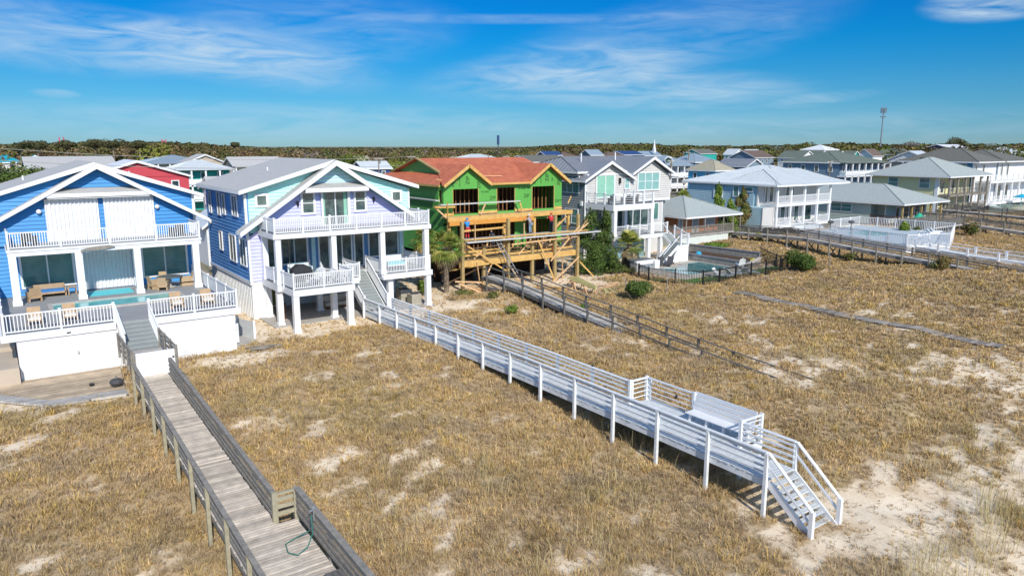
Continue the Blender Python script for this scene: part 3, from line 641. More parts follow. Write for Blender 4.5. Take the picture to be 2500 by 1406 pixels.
# landing between the stairs and the gate, with tall rails
m = M().box(5.35, 39.0, 1.58, 7.0, 43.1, 1.68); m.box(5.3, 38.6, 1.40, 7.05, 39.0, 1.47); m.build('landing', OLDDECK2, BW)
for x in (5.0, 7.0):
    for ya, yb, za, zb in ((43.0, 39.6, 1.68, 1.68),):
        railing(BW, (x, ya, za), (x, yb - .9, zb), 1.05, 'boards', OLDW, 1.4, caps=False, pw=.12)
gt = thing('gate', 'solid white gate panel closing the top of the weathered boardwalk', 'gate', (6.3, 38.6, 1.5)); M().box(5.12, 38.58, 1.44, 6.9, 38.64, 2.62).build('panel', WHITE, gt); M().box(5.02, 38.52, 1.0, 5.13, 38.66, 2.66).box(6.9, 38.52, 1.0, 7.0, 38.66, 2.66).build('frame', OLDW, gt)
M().box(6.78, 38.52, 2.2, 6.86, 38.58, 2.27).build('latch', BLACKM, gt)
ho = M().tube([(7.02, 20.3, 1.55), (7.0, 20.2, 1.0), (6.8, 20.1, .68), (6.45, 20.0, .56), (6.25, 20.3, .57), (6.35, 20.8, .58), (6.7, 20.9, .62), (7.05, 20.6, .9)], .018)
tag(ho.build('garden_hose', RUBBER), 'green hose looped on the deck and rail of the weathered boardwalk', 'hose')
fa = M().cyl((7.1, 20.3, 1.35), (7.1, 20.3, 1.72), .02).cyl((7.1, 20.3, 1.7), (6.95, 20.25, 1.7), .03).ball((7.1, 20.3, 1.76), .05); tag(fa.build('outdoor_tap', GREYM), 'small metal tap fixed to the railing of the weathered boardwalk', 'tap')
# dark boardwalk of the construction site, sinking into the sand
DW, dz_ = walk('boardwalk', 'dark weathered boardwalk sinking into the dune below the green house', 'boardwalk', 34.25, 35.7,
    [(52.5, 1.45), (51, 1.42), (46.3, 1.12), (41.2, .58), (36, .12), (31, -.35), (26, -.75), (22, -.98)], [(34.25, 51.6, 23.0), (35.7, 51.5, 21.8)], OLDWD, OLDDECK2, 1.0, 'lowrail', 2.6, .12, .3)
# buried plank path
t = thing('plank_path', 'narrow path of loose grey planks half buried in the dune grass', 'path', (51.4, 30, 0)); m = M()
y = 39.4
while y > 18.8:
    zc = g1(51.4, y) + .14 + rnd.uniform(-.02, .02); x = 51.75 - (39.4 - y) * .02 + rnd.uniform(-.05, .05); hw = .52; m.box(x - hw, y, zc - .04, x + hw, y - .26, zc); y -= rnd.uniform(.28, .32)
    if rnd.random() < .04: y -= .3
m.build('planks', PATHW, t); M().beam((50.95, 39.3, g1(51, 39) + .02), (50.7, 28, g1(51, 28) + .02), .06, .2).build('edge_board', OLDWD, t)
# ================================================================ BLUE HOUSE
H = thing('beach_house', 'bright blue gabled beach house with white corrugated shutters upstairs and a pool deck', 'house', (6.2, 58, 0))
m = M(); siding(m, 'y', 58.0, [(-.4, 2.7), (12.55, 2.7), (12.55, 9.0), (6.3, 11.15), (-.4, 8.95)]); m.box(-.4, 58.15, -.2, 12.55, 67.2, 8.9); m.build('wall', BLUE, H)
m = M().box(12.43, 57.92, 2.7, 12.6, 58.06, 9.0).box(-.45, 57.92, 2.7, -.3, 58.06, 8.9); m.build('corner_trim', WHITE, H)
gable_roof(H, -.9, 13.15, 57.45, 67.6, 9.08, 11.42, xc=6.3, fas=.27)
for x, y, z in ((2.4, 62.4, 10.1), (9.5, 65, 10.2)): M().cyl((x, y, z - .1), (x, y, z + .35), .06).build('vent_pipe', WHITE, H)
# front gable standing proud of the main one
g = M(); siding(g, 'y', 57.78, [(.0, 6.1), (12.2, 6.1), (12.2, 7.6), (6.4, 10.95), (.0, 7.55)]); g.build('gable_wall', BLUE, H)
r = gable_roof(H, -.55, 13.36, 57.0, 58.2, 7.30, 11.32, xc=6.4, fas=.29, name='front_gable_roof')
tb = M().box(3.35, 57.02, 9.14, 9.6, 57.1, 9.41); tb.build('tie_beam', WHITE, H); M().slab([(3.35, 57.0, 9.47), (9.55, 57.0, 9.47), (8.9, 57.8, 9.72), (4.0, 57.8, 9.72)], .05).build('pent_roof', GREYSH, H)
m = M().box(3.4, 57.1, 9.05, 9.5, 57.8, 9.1); m.build('soffit', WHITE, H)
def corrugated(par, u0, u1, z0, z1, y, name='storm_shutter', mt=None, n=13, amp=.07):
    m = M(); k = n * 6; pts = [(u0 + (u1 - u0) * i / k, y - amp - amp * math.sin(2 * math.pi * i / 6)) for i in range(k + 1)]
    for (a, ya), (b, yb) in zip(pts[:-1], pts[1:]): m.poly([(a, ya, z0), (b, yb, z0), (b, yb, z1), (a, ya, z1)]); m.poly([(b, yb + .01, z0), (a, ya + .01, z0), (a, ya + .01, z1), (b, yb + .01, z1)])
    return m.build(name, mt or WHITE, par, True)
corrugated(H, 3.2, 6.33, 6.22, 9.05, 57.65); corrugated(H, 6.64, 9.8, 6.22, 9.05, 57.65)
for x in (2.86, 10.0):
    M().ball((x, 57.55, 8.25), (.16, .14, .16)).cyl((x, 57.72, 8.25), (x, 57.6, 8.3), .05).build('wall_lamp', WHITE2, H)
m = M().box(.8, 54.42, 5.78, 12.05, 58, 6.05); m.box(.75, 54.36, 6.05, 12.1, 58, 6.2); m.build('balcony', WHITE, H)
m = M().box(.8, 54.38, 6.2, 12.05, 57.74, 6.23); m.build('balcony_floor', GREYDECK, H)
railing(H, (.9, 54.5, 6.22), (12.0, 54.5, 6.22), 1.05, post=2.8, step=.14)
railing(H, (.9, 54.5, 6.22), (.9, 57.6, 6.22), 1.05, post=3, ends=(0, 0)); railing(H, (12.0, 54.5, 6.22), (12.0, 57.6, 6.22), 1.05, post=3, ends=(0, 0))
for x in (1.02, 4.58, 7.98, 11.68): column(H, x, 54.6, 2.7, 5.8, .42)
# whale plaque on the balcony fascia
wv = [(4.7, 5.93), (4.95, 5.98), (5.3, 6.08), (5.8, 6.12), (6.3, 6.13), (6.62, 6.08), (6.7, 6.0), (6.4, 5.93), (5.9, 5.86), (5.4, 5.86), (5.0, 5.9), (4.72, 5.75)]
M().prism(wv, 54.28, 54.34).build('whale_plaque', OLDW, H)
window(H, 'y', 58.0, 1.55, 4.45, 3.3, 5.4, 2, 1, GLASST, .14); window(H, 'y', 58.0, 8.85, 11.7, 3.3, 5.4, 2, 1, GLASST, .14)
corrugated(H, 5.05, 8.1, 2.74, 5.5, 57.95, 'door_shutter', n=13); M().box(4.85, 57.8, 2.7, 5.03, 57.98, 5.6).box(8.13, 57.8, 2.7, 8.3, 57.98, 5.6).build('door_trim', WHITE, H)
# pool deck, white skirt walls
m = M().box(.0, 46.15, 2.55, 12.15, 57.95, 2.68); m.build('deck_floor', GREYDECK, H)
m = M().box(-.1, 46.0, 2.32, 5.32, 46.16, 2.7).box(7.1, 46.0, 2.32, 12.2, 46.16, 2.7).box(-.1, 46.16, 2.3, .0, 58, 2.7).box(12.15, 46.16, 2.3, 12.25, 58, 2.7); m.build('deck_fascia', WHITE, H)
m = M().box(.6, 46.1, -.2, 5.4, 46.2, 2.35).box(7.1, 46.1, -.2, 11.75, 46.2, 2.35).box(11.75, 46.1, -.2, 11.85, 58, 2.35).box(.6, 46.2, -.2, .7, 58, 2.35).box(5.4, 46.2, 0, 7.1, 46.3, 2.5)
for x in (.6, 1.2, 1.75, 2.35, 2.95, 3.7, 4.4, 4.95, 7.5, 8.2, 8.9, 9.6, 10.3, 11.0): m.box(x - .012, 46.08, -.1, x + .012, 46.1, 2.3)
m.build('skirt_wall', WHITE, H)
m = M()
for x, z in ((1.2, .15), (4.1, .35), (8.6, .25), (10.4, .3)):
    m = M().box(x - .03, 46.07, z - .05, x + .45, 46.095, z + .36)
    for k in range(4): m.box(x, 46.05, z + k * .09, x + .42, 46.09, z + .03 + k * .09)
    m.build('vent', WHITE2, H)
M().box(3.35, 46.04, 1.15, 3.38, 46.1, 1.35).box(2.9, 46.03, 2.42, 3.1, 46.0, 2.5).build('handle', BLACKM, H)
m = M().box(-2.2, 50, -.2, .55, 60, 1.2); m.build('side_wall', TANW, H)
for a, b_ in (((.1, 46.3, 2.7), (5.3, 46.3, 2.7)), ((7.12, 46.3, 2.7), (12.05, 46.3, 2.7))): railing(H, a, b_, 1.05, post=2.6, step=.16)
railing(H, (12.05, 46.3, 2.7), (12.05, 57.8, 2.7), 1.05, 'panel', post=2.3, ends=(0, 1)); railing(H, (.1, 46.3, 2.7), (.1, 57.8, 2.7), 1.05, 'panel', post=2.3, ends=(0, 1))
stairs(H, 5.42, 7.0, 46.05, 2.7, 43.1, 1.68, 7, SLATE, WHITE)
for x in (5.36, 7.06): 
    m = M(); m.beam((x, 46.3, 3.7), (x, 43.15, 2.65), .08, .07); m.beam((x, 46.3, 2.85), (x, 43.15, 1.8), .05, .06)
    for k in range(1, 18): y = 46.3 - k * .175; z = 2.85 - k * .0583; m.box(x - .02, y - .02, z, x + .02, y + .02, z + .85)
    m.build('handrail', WHITE, H)
# raised pool
P_ = thing('swimming_pool', 'narrow turquoise pool set in the grey deck of the blue house', 'pool', (6.3, 52, 2.7)); rm = M()
rm.box(2.5, 50.6, 2.685, 10.2, 50.85, 2.8).box(2.5, 53.35, 2.685, 10.2, 53.6, 2.8).box(2.5, 50.85, 2.685, 2.75, 53.35, 2.8).box(9.95, 50.85, 2.685, 10.2, 53.35, 2.8); rm.build('coping', CONC, P_); M().box(2.75, 50.85, 2.69, 9.95, 53.35, 2.73).build('water', WATER, P_)
rg = M().box(5.0, 55.2, 2.69, 7.7, 57.2, 2.705); tag(rg.build('rug', AQUA), 'pale turquoise rug in front of the shuttered door of the blue house', 'rug')
def armchair(label, x, y, z, rot, group, mt=TEAK, cush=CUSH, nm='lounge_chair', w_=.75):
    t = thing(nm, label, 'chair', (x, y, z), group)
    def T(o): o.location = (0, 0, 0); return o
    m = M().box(-w_ / 2, -.38, .0, -w_ / 2 + .08, .38, .62).box(w_ / 2 - .08, -.38, 0, w_ / 2, .38, .62).box(-w_ / 2, -.38, .22, w_ / 2, .38, .30); fr = m.build('frame', mt, None)
    bk = M().beam((0, .30, .3), (0, .46, .9), w_ - .1, .05, (0, 1, 0)); bk = bk.build('backrest', mt, None); cu = M().box(-w_ / 2 + .09, -.36, .301, w_ / 2 - .09, .28, .42).build('cushion', cush, None)
    for o in (fr, bk, cu): o.parent = t
    t.rotation_euler = (0, 0, R(rot)); return t
armchair('wooden armchair with cream cushion beside the sofa on the left of the blue house deck', 1.95, 55.7, 2.7, 190, 'deck chairs of the blue house')
t = thing('outdoor_sofa', 'long low teak sofa under the left window of the blue house', 'sofa', (2.9, 57.0, 2.7)); M().box(1.9, 56.6, 2.9, 3.8, 57.4, 3.02).box(1.9, 57.4, 2.7, 3.8, 57.48, 3.45).box(3.75, 56.6, 2.7, 3.83, 57.4, 3.3).box(1.88, 56.6, 2.7, 1.95, 57.4, 3.3).build('frame', TEAK, t); M().box(1.97, 56.62, 3.02, 3.73, 57.38, 3.14).build('cushion', mat('blue_cushion', (.05, .2, .5), .9), t)
t = thing('side_table', 'small dark wooden side table at the right end of the teak sofa', 'table', (4.15, 56.9, 2.7)); M().box(3.92, 56.6, 3.2, 4.45, 57.2, 3.25).build('tabletop', TEAK, t)
for x in (3.96, 4.41):
    for y in (56.64, 57.16): M().box(x - .03, y - .03, 2.7, x + .03, y + .03, 3.2).build('leg', TEAK, t)
def round_table(label, x, y, z, r, mt, top, n=20, leg=None):
    t = thing('round_table', label, 'table', (x, y, z)); M().cyl((x, y, z + top - .04), (x, y, z + top), r, r, n).build('tabletop', mt, t); M().cyl((x, y, z), (x, y, z + top - .04), .13, .09, 10).cyl((x, y, z), (x, y, z + .05), .38, .34, 14).build('pedestal', leg or mt, t); return t
round_table('large round dark pedestal table under the right window of the blue house', 10.1, 55.9, 2.7, .85, mat('table_stone', (.12, .14, .15), .5), .75, leg=CONC)
for i, (x, y, a, lb) in enumerate(((9.1, 55.7, 110, 'wicker chair on the left side of the round dark table'), (9.5, 55.0, 160, 'wicker chair in front and left of the round dark table'), (11.2, 55.9, 270, 'wicker chair on the right side of the round dark table'), (10.0, 57.0, 10, 'wicker chair behind the round dark table'))): armchair(lb, x, y, 2.7, a, 'wicker chairs round the dark table', mat('tan_wicker', (.45, .33, .2), .8, .2, 20), CUSH, 'wicker_chair', .62)
# side gate wall and propane tank between blue and lavender house
t = thing('gate', 'tall white framed gate panel between the blue house and the lavender house', 'gate', (13, 48, 0)); M().box(13.35, 47.7, -.1, 13.5, 47.85, 1.35).box(12.78, 49.4, -.1, 12.93, 49.55, 1.45).build('post', WHITE, t); M().beam((13.42, 47.85, .62), (12.85, 49.4, .66), .05, 1.25).build('panel', mat('pale_grey_panel', (.55, .57, .57), .6), t)
t = thing('garden_wall', 'low concrete footing in front of the white gate panel', 'wall', (12.6, 47.2, 0)); M().slab([(11.9, 46.7, .14), (13.5, 47.6, .14), (12.9, 50, .14), (11.9, 50, .14)], .3).build('slab', CONC, t)
t = thing('heat_pump', 'white outdoor unit standing against the right end of the blue house pool deck', 'air conditioner', (12.1, 47.6, 0)); M().box(11.9, 47.2, .2, 12.3, 48.0, 1.5).build('cabinet', WHITE2, t); M().box(12.31, 47.35, .5, 12.33, 47.85, 1.3).build('grille', mat('unit_grille', (.3, .31, .32), .6), t)
# low wooden deck lower left
t = thing('ground_deck', 'low tan wooden deck laid on the sand below the white wall of the blue house', 'deck', (1, 43, 0)); m = M(); 
m.slab([(-6, 45.4, .16), (-.7, 44.2, .16), (1.6, 41.4, .16), (4.9, 41.2, .16), (5.3, 46.0, .16), (-6, 46.0, .16)], .2); m.slab([(-6, 46.0, .16), (-.2, 46.0, .16), (-.2, 58, .16), (-6, 58, .16)], .2); m.build('deck', LOWDECK, t)
M().slab([(-6, 44.7, .20), (-.9, 43.3, .20), (1.5, 40.6, .20), (4.9, 40.3, .20), (4.9, 41.2, .20), (1.6, 41.4, .20), (-.7, 44.2, .20), (-6, 45.4, .20)], .12).build('edge_boards', OLDDECK2, t)
t = thing('garden_wall', 'short pale stucco wall at the far left beside the white skirt of the blue house', 'wall', (.3, 46.4, 0)); M().box(-.5, 45.4, 0, .55, 49.5, 1.05).build('wall', TANW, t)
t = thing('kettle_grill', 'small dark round grill bowl on the low tan deck', 'grill', (4.6, 42.0, .16)); M().ball((4.6, 42.0, .42), (.34, .34, .2), 14, 8).build('bowl', DGREY, t); M().cyl((4.6, 42, .6), (4.6, 42, .74), .05).build('handle', OLDW, t)
for a in (0, 2.1, 4.2): M().cyl((4.6 + .25 * math.cos(a), 42 + .25 * math.sin(a), .16), (4.6 + .12 * math.cos(a), 42 + .12 * math.sin(a), .35), .02).build('leg', BLACKM, t)
tag(M().cyl((3.55, 42.9, .16), (3.55, 42.9, .3), .1, .13).build('small_pot', BLACKM), 'small black pot on the low tan deck left of the grill', 'pot')
t = thing('driftwood_pile', 'pile of grey weathered sticks on the sand in front of the lavender house', 'wood pile', (13.6, 45, 0))
for k in range(11):
    x = 13.2 + rnd.uniform(-.3, .5); y = 44.7 + k * .11; z = g1(x, y) + .06 + rnd.uniform(0, .12); M().cyl((x - .8, y, z), (x + .8, y + rnd.uniform(-.3, .3), z + rnd.uniform(-.03, .06)), .035, .02, 6).build('stick', OLDW, t)

# ================================================================ LAVENDER HOUSE
H = thing('beach_house', 'mint and lavender gabled beach house with white double decks on square columns', 'house', (21.7, 54, 0))
m = M(); siding(m, 'y', 54.12, [(15.2, 6.3), (28.15, 6.3), (28.15, 9.15), (21.7, 11.2), (15.2, 9.15)]); m.build('gable_wall', MINT, H, )
m = M(); siding(m, 'x', 15.2, rect(54.0, 65.3, 2.8, 9.15)); m.box(15.3, 55.7, 2.85, 28.1, 65.3, 9.1); m.build('wall', PERI, H)
m = M(); siding(m, 'y', 53.96, [(15.2, 2.8), (16.15, 2.8), (16.15, 6.6), (15.3, 6.1)]); siding(m, 'y', 53.96, [(16.1, 6.4), (28.1, 6.4), (28.1, 6.9), (21.7, 11.1), (15.9, 7.0)]); m.build('front_wall', LAV, H)
m = M().box(16.2, 55.2, 2.9, 28.1, 55.6, 6.2); m.build('porch_wall', PERI, H)
gable_roof(H, 14.6, 28.75, 53.35, 65.9, 9.42, 11.5, xc=21.7, fas=.3)
M().cyl((18.6, 59.5, 10.4), (18.6, 59.5, 10.85), .06).build('vent_pipe', WHITE, H)
gable_roof(H, 14.42, 28.98, 52.95, 54.1, 6.55, 11.46, xc=21.7, fas=.36, name='front_gable_roof')
tb = M().box(19.25, 52.98, 9.12, 24.25, 53.05, 9.46); tb.build('tie_beam', WHITE, H); M().slab([(19.2, 52.95, 9.5), (24.3, 52.95, 9.5), (23.7, 53.9, 9.75), (19.8, 53.9, 9.75)], .05).build('pent_roof', GREYSH, H)
m = M(); siding(m, 'y', 53.93, [(19.5, 9.6), (24.0, 9.6), (21.7, 11.15)]); m.build('gable_panel', MINT, H)
M().box(15.05, 53.9, 5.8, 15.22, 54.1, 9.1).box(28.1, 53.98, 6.9, 28.25, 54.14, 9.1).box(15.1, 53.86, 2.7, 15.25, 53.98, 6.1).box(16.1, 53.86, 2.7, 16.3, 55.2, 6.2).build('corner_trim', WHITE, H)
for u0, u1, z0, z1, nx in ((63.6, 64.15, 7.2, 8.8, 1), (60.85, 61.5, 7.2, 8.85, 1), (59.4, 60.0, 7.35, 8.8, 1), (56.0, 57.3, 7.45, 8.85, 2), (60.9, 61.6, 4.4, 5.75, 1), (57.1, 58.7, 3.9, 5.8, 2), (54.5, 55.9, 3.9, 5.8, 2)): window(H, 'x', 15.16, u0, u1, z0, z1, nx, 1)
for x0, x1, z0, z1, nx, nz in ((19.3, 20.1, 7.6, 9.0, 1, 2), (20.85, 22.8, 6.6, 9.05, 2, 1), (23.5, 24.25, 7.6, 9.0, 1, 2)): window(H, 'y', 53.92, x0, x1, z0, z1, nx, nz, GLASS, .17)
M().box(20.68, 53.72, 6.5, 20.84, 53.86, 9.1).box(22.82, 53.72, 6.5, 23.0, 53.86, 9.1).build('door_trim', WHITE, H)
m = M().box(20.9, 53.84, 6.6, 21.0, 53.87, 9.0).box(22.5, 53.84, 6.6, 22.75, 53.87, 9.0); m.build('curtain', CURT, H)
window(H, 'y', 54.08, 16.0, 16.65, 8.3, 8.95, 1, 1, GLASS, .17); window(H, 'y', 54.08, 26.75, 27.4, 8.2, 8.85, 1, 1, GLASS, .17)
for x, z in ((18.9, 8.35), (25.0, 8.4)):
    M().ball((x, 53.78, z), (.11, .11, .17)).cyl((x, 53.78, z - .3), (x, 53.78, z - .14), .03, .07).build('wall_lamp', BLACKM, H)
M().ball((15.0, 63.8, 6.4), (.12, .12, .2)).build('wall_lamp', CUSH, H)
# windows behind the first-floor porch
for x0, x1, nx, z0 in ((16.9, 17.5, 1, 3.5), (17.95, 19.85, 2, 3.7), (20.9, 21.6, 1, 3.05), (22.0, 23.5, 2, 3.05), (23.85, 24.5, 1, 3.05), (25.1, 26.2, 1, 3.7), (26.5, 27.6, 1, 3.7)): window(H, 'y', 55.2, x0, x1, z0, 5.65, nx, 1, GLASS, .13)
M().box(20.2, 54.95, 2.95, 20.5, 55.18, 5.8).box(27.75, 54.95, 2.95, 28.1, 55.2, 6.1).build('door_trim', mat('pale_aqua_trim', (.5, .72, .76), .6), H)
# balcony
M().box(15.85, 50.42, 6.17, 28.2, 53.9, 6.5).build('balcony', WHITE, H); M().box(15.9, 50.5, 6.5, 28.15, 53.9, 6.53).build('balcony_floor', GREYDECK, H)
railing(H, (16.0, 50.55, 6.52), (28.05, 50.55, 6.52), 1.05, post=2.0, step=.13); railing(H, (16.0, 50.55, 6.52), (16.0, 53.7, 6.52), 1.05, 'panel', post=1.6, ends=(0, 1)); railing(H, (28.05, 50.55, 6.52), (28.05, 53.8, 6.52), 1.05, post=1.6, ends=(0, 1))
for x in (16.2, 20.25, 24.1, 27.85): column(H, x, 50.7, 2.95, 6.18, .38)
column(H, 16.2, 53.6, 2.95, 6.18, .38)
# first floor deck
M().box(15.95, 50.4, 2.52, 22.05, 55.2, 2.92).box(22.05, 53.6, 2.52, 24.0, 55.2, 2.92).box(24.0, 50.4, 2.52, 28.25, 55.2, 2.92).box(16.25, 48.1, 2.5, 20.7, 50.4, 2.92).build('deck', WHITE, H)
M().box(16.0, 50.45, 2.92, 22.0, 55.2, 2.95).box(22.0, 53.6, 2.92, 24.0, 55.2, 2.95).box(24.0, 50.45, 2.92, 28.2, 55.2, 2.95).box(16.3, 48.15, 2.92, 20.65, 50.45, 2.951).build('deck_floor', GREYDECK, H)
for a, b_, st_ in (((16.35, 48.25, 2.95), (20.6, 48.25, 2.95), 'baluster'), ((16.35, 48.25, 2.95), (16.1, 53.5, 2.95), 'panel'), ((20.6, 48.25, 2.95), (20.6, 50.5, 2.95), 'baluster'), ((20.6, 50.5, 2.95), (22.1, 50.5, 2.95), 'baluster'), ((22.1, 50.5, 2.95), (22.1, 53.5, 2.95), 'baluster'), ((24.0, 50.6, 2.95), (28.1, 50.6, 2.95), 'baluster'), ((24.0, 50.6, 2.95), (24.0, 53.5, 2.95), 'baluster'), ((28.1, 50.6, 2.95), (28.1, 55.0, 2.95), 'baluster')): railing(H, a, b_, 1.05, st_, post=2.1, step=.13)
stairs(H, 22.2, 23.85, 53.6, 2.95, 50.0, .5, 13, SLATE, WHITE)
for x in (22.08, 23.95):
    m = M(); m.beam((x, 53.2, 3.85), (x, 49.75, 1.55), .08, .08); m.beam((x, 53.2, 2.95), (x, 49.75, .65), .05, .06)
    for k in range(1, 24): y = 53.2 - k * .144; z = 2.95 - k * .096; m.box(x - .02, y - .02, z, x + .02, y + .02, z + .88)
    r = m.build('handrail', WHITE, H); M().box(x - .07, 49.65, .0, x + .07, 49.8, 1.68).build('post', WHITE, r)
# stilts, slab and store rooms underneath
for x, y in ((16.45, 48.3), (20.35, 48.3), (16.2, 50.9), (20.2, 50.9), (24.8, 51.0), (27.95, 50.7), (16.35, 53.9), (20.2, 53.8)): column(H, x, y, -.1, 2.52, .40, name='stilt')
M().box(15.6, 50.25, -.1, 28.4, 57.6, .06).build('slab', CONC, H)
M().box(15.2, 53.95, -.1, 16.25, 57.0, 2.75).box(15.2, 57.0, -.1, 28.2, 57.2, 2.75).build('lower_wall', WHITE, H)
M().box(15.1, 53.85, 2.55, 15.3, 65.3, 2.82).build('band_board', WHITE, H)
m = M()
for k in range(27): y = 54.3 + k * .41; m.box(15.16, y, 0, 15.25, y + .2, 2.56)
m.build('slat_skirt', WHITE2, H); M().box(15.27, 54.2, 0, 15.3, 65.3, 2.56).build('skirt_backing', MIDGREY, H)
window(H, 'y', 57.0, 25.3, 27.0, .1, 2.1, 2, 1, GLASST, .1, name='door'); window(H, 'y', 57.0, 17.2, 18.0, .2, 1.9, 1, 1, mat('yellow_blind', (.35, .33, .12), .8), .1); window(H, 'x', 16.24, 54.6, 55.4, .3, 2.0, 1, 1)
M().cyl((27.35, 56.9, .9), (27.35, 56.9, 1.5), .02).box(27.25, 56.85, 1.5, 27.45, 57, 1.75).build('meter_box', BLACKM, H)
for x, y, s, lb in ((27.2, 53.4, .5, 'larger beige air conditioner unit under the right end of the lavender house deck'), (27.35, 51.9, .42, 'smaller beige air conditioner unit nearest the corner column of the lavender house')):
    t = thing('air_conditioner', lb, 'air conditioner', (x, y, .1), 'air conditioners under the lavender house'); h = s * 2.0
    M().box(x - s, y - s, .06, x + s, y + s, h).build('cabinet', BEIGE, t); g = M()
    for k in range(8): g.box(x - s - .02, y - s - .02, .15 + k * h / 9.5, x + s + .02, y + s + .02, .18 + k * h / 9.5)
    g.build('grille', mat('dark_beige', (.30, .27, .2), .7), t); M().cyl((x, y, h), (x, y, h + .05), s * .85, s * .8, 16).build('fan_guard', DGREY, t)
t = thing('fire_pit', 'tall rusty steel drum under the left side of the lavender house deck', 'drum', (16.9, 52.6, .06)); M().cyl((16.85, 52.7, .06), (16.85, 52.7, 1.15), .33, .36, 14).build('drum', RUST, t); M().cyl((16.85, 52.7, 1.15), (16.85, 52.7, 1.2), .38, .38, 14).build('rim', BLACKM, t)
t = thing('outdoor_sofa', 'outdoor sofa with cream cushions under the lavender house deck', 'sofa', (21.4, 54.2, .06)); M().box(20.6, 53.8, .2, 22.6, 54.7, .32).box(20.6, 54.7, .06, 22.6, 54.8, .95).box(20.55, 53.8, .06, 20.65, 54.75, .7).box(22.55, 53.8, .06, 22.65, 54.75, .7).build('frame', TEAK, t)
for k in range(2): M().box(20.68 + k * .95, 53.82, .32, 21.6 + k * .95, 54.6, .52).build('seat_cushion', CUSH, t); M().box(20.68 + k * .95, 54.48, .52, 21.6 + k * .95, 54.68, 1.0).build('back_cushion', CUSH, t)
t = thing('covered_grill', 'barbecue grill under a black cover on the lavender house deck', 'grill', (18.0, 51.6, 2.95)); m = M(); m.prism([(17.3, 2.96), (18.7, 2.96), (18.75, 3.75), (18.35, 4.1), (17.75, 4.15), (17.3, 3.8)], 51.0, 51.75); m.build('cover', mat('black_cover', (.03, .03, .035), .7, .2, 4), t)
def swing(label, x, y, z, grp):
    t = thing('hanging_daybed', label, 'daybed', (x, y, z), grp); w2 = .8
    M().box(x - w2, y - .45, z, x + w2, y + .45, z + .1).box(x - w2, y + .38, z + .1, x + w2, y + .45, z + .75).box(x - w2, y - .45, z + .45, x - w2 + .07, y + .45, z + .52).box(x + w2 - .07, y - .45, z + .45, x + w2, y + .45, z + .52).box(x - w2, y - .45, z + .1, x - w2 + .07, y - .38, z + .45).box(x + w2 - .07, y - .45, z + .1, x + w2, y - .38, z + .45).build('frame', WHITE, t)
    M().box(x - w2 + .07, y - .43, z + .1, x + w2 - .07, y + .37, z + .28).build('cushion', AQUA, t)
    for sx_ in (-w2 + .05, w2 - .05): M().cyl((x + sx_, y, z + .5), (x + sx_, y, 6.15), .015, .015, 5).build('rope', TEAK, t)
swing('hanging white daybed with aqua cushion near the black grill cover', 18.6, 53.2, 3.2, 'hanging daybeds of the lavender house'); swing('hanging white daybed with aqua cushion at the right end of the lavender house deck', 25.9, 52.3, 3.25, 'hanging daybeds of the lavender house')
def adirondack(label, x, y, z, rot, mt=None, grp='white adirondack chairs on the lavender house deck', nm='adirondack_chair'):
    mt = mt or WHITE; t = thing(nm, label, 'chair', (x, y, z), grp); ps = []
    m = M(); 
    for k in range(5): m.beam((-.26 + k * .13, .18, .28), (-.26 + k * .13, .52, 1.05 + .06 * (2 - abs(k - 2))), .11, .02, (0, 1, 0))
    ps.append(m.build('backrest', mt)); m = M()
    for k in range(5): m.beam((-.3, -.35 + k * .13, .38 - k * .03), (.3, -.35 + k * .13, .38 - k * .03), .11, .02)
    ps.append(m.build('seat', mt))
    for sx_ in (-.34, .34): ps.append(M().box(sx_ - .07, -.4, .55, sx_ + .07, .35, .58).build('armrest', mt)); ps.append(M().box(sx_ - .03, -.4, 0, sx_ + .03, -.3, .55).beam((sx_, -.3, .33), (sx_, .5, .02), .03, .1).build('leg', mt))
    for o in ps: o.parent = t
    t.rotation_euler = (0, 0, R(rot)); return t
for x, y, a, lb in ((18.2, 49.4, 200, 'white adirondack chair on the lavender house deck just right of the black grill cover'), (19.0, 50.3, 170, 'white adirondack chair beside the tall white post on the lavender house deck'), (19.9, 49.2, 120, 'white adirondack chair nearest the stair side of the lavender house deck'), (20.2, 51.8, 60, 'white adirondack chair behind the short railing by the stairs')): adirondack(lb, x, y, 2.95, a)
t = thing('outdoor_table', 'white slatted table among the adirondack chairs on the lavender house deck', 'table', (18.9, 49.2, 2.95)); M().box(18.5, 48.9, 3.55, 19.3, 49.5, 3.6).build('tabletop', WHITE, t)
for x in (18.55, 19.25):
    for y in (48.95, 49.45): M().box(x - .03, y - .03, 2.95, x + .03, y + .03, 3.55).build('leg', WHITE, t)
# chairs on the blue house deck behind the front railings
for i, x in enumerate((1.6, 3.3, 9.0, 10.8)): armchair(('wooden deck chair behind the front railing, ' + ('leftmost of four', 'second from the left', 'third from the left, right of the stairs', 'rightmost of four')[i]), x, 48.3, 2.7, 0, 'wooden deck chairs behind the front railing of the blue house')

for i, (x, a) in enumerate(((2.1, 160), (10.9, 200))): armchair('dark wooden chair on the upper balcony of the blue house, ' + ('left of the shutters' if i == 0 else 'right of the shutters'), x, 56.2, 6.25, a, 'dark chairs on the blue house balcony', DGREY, RUST)
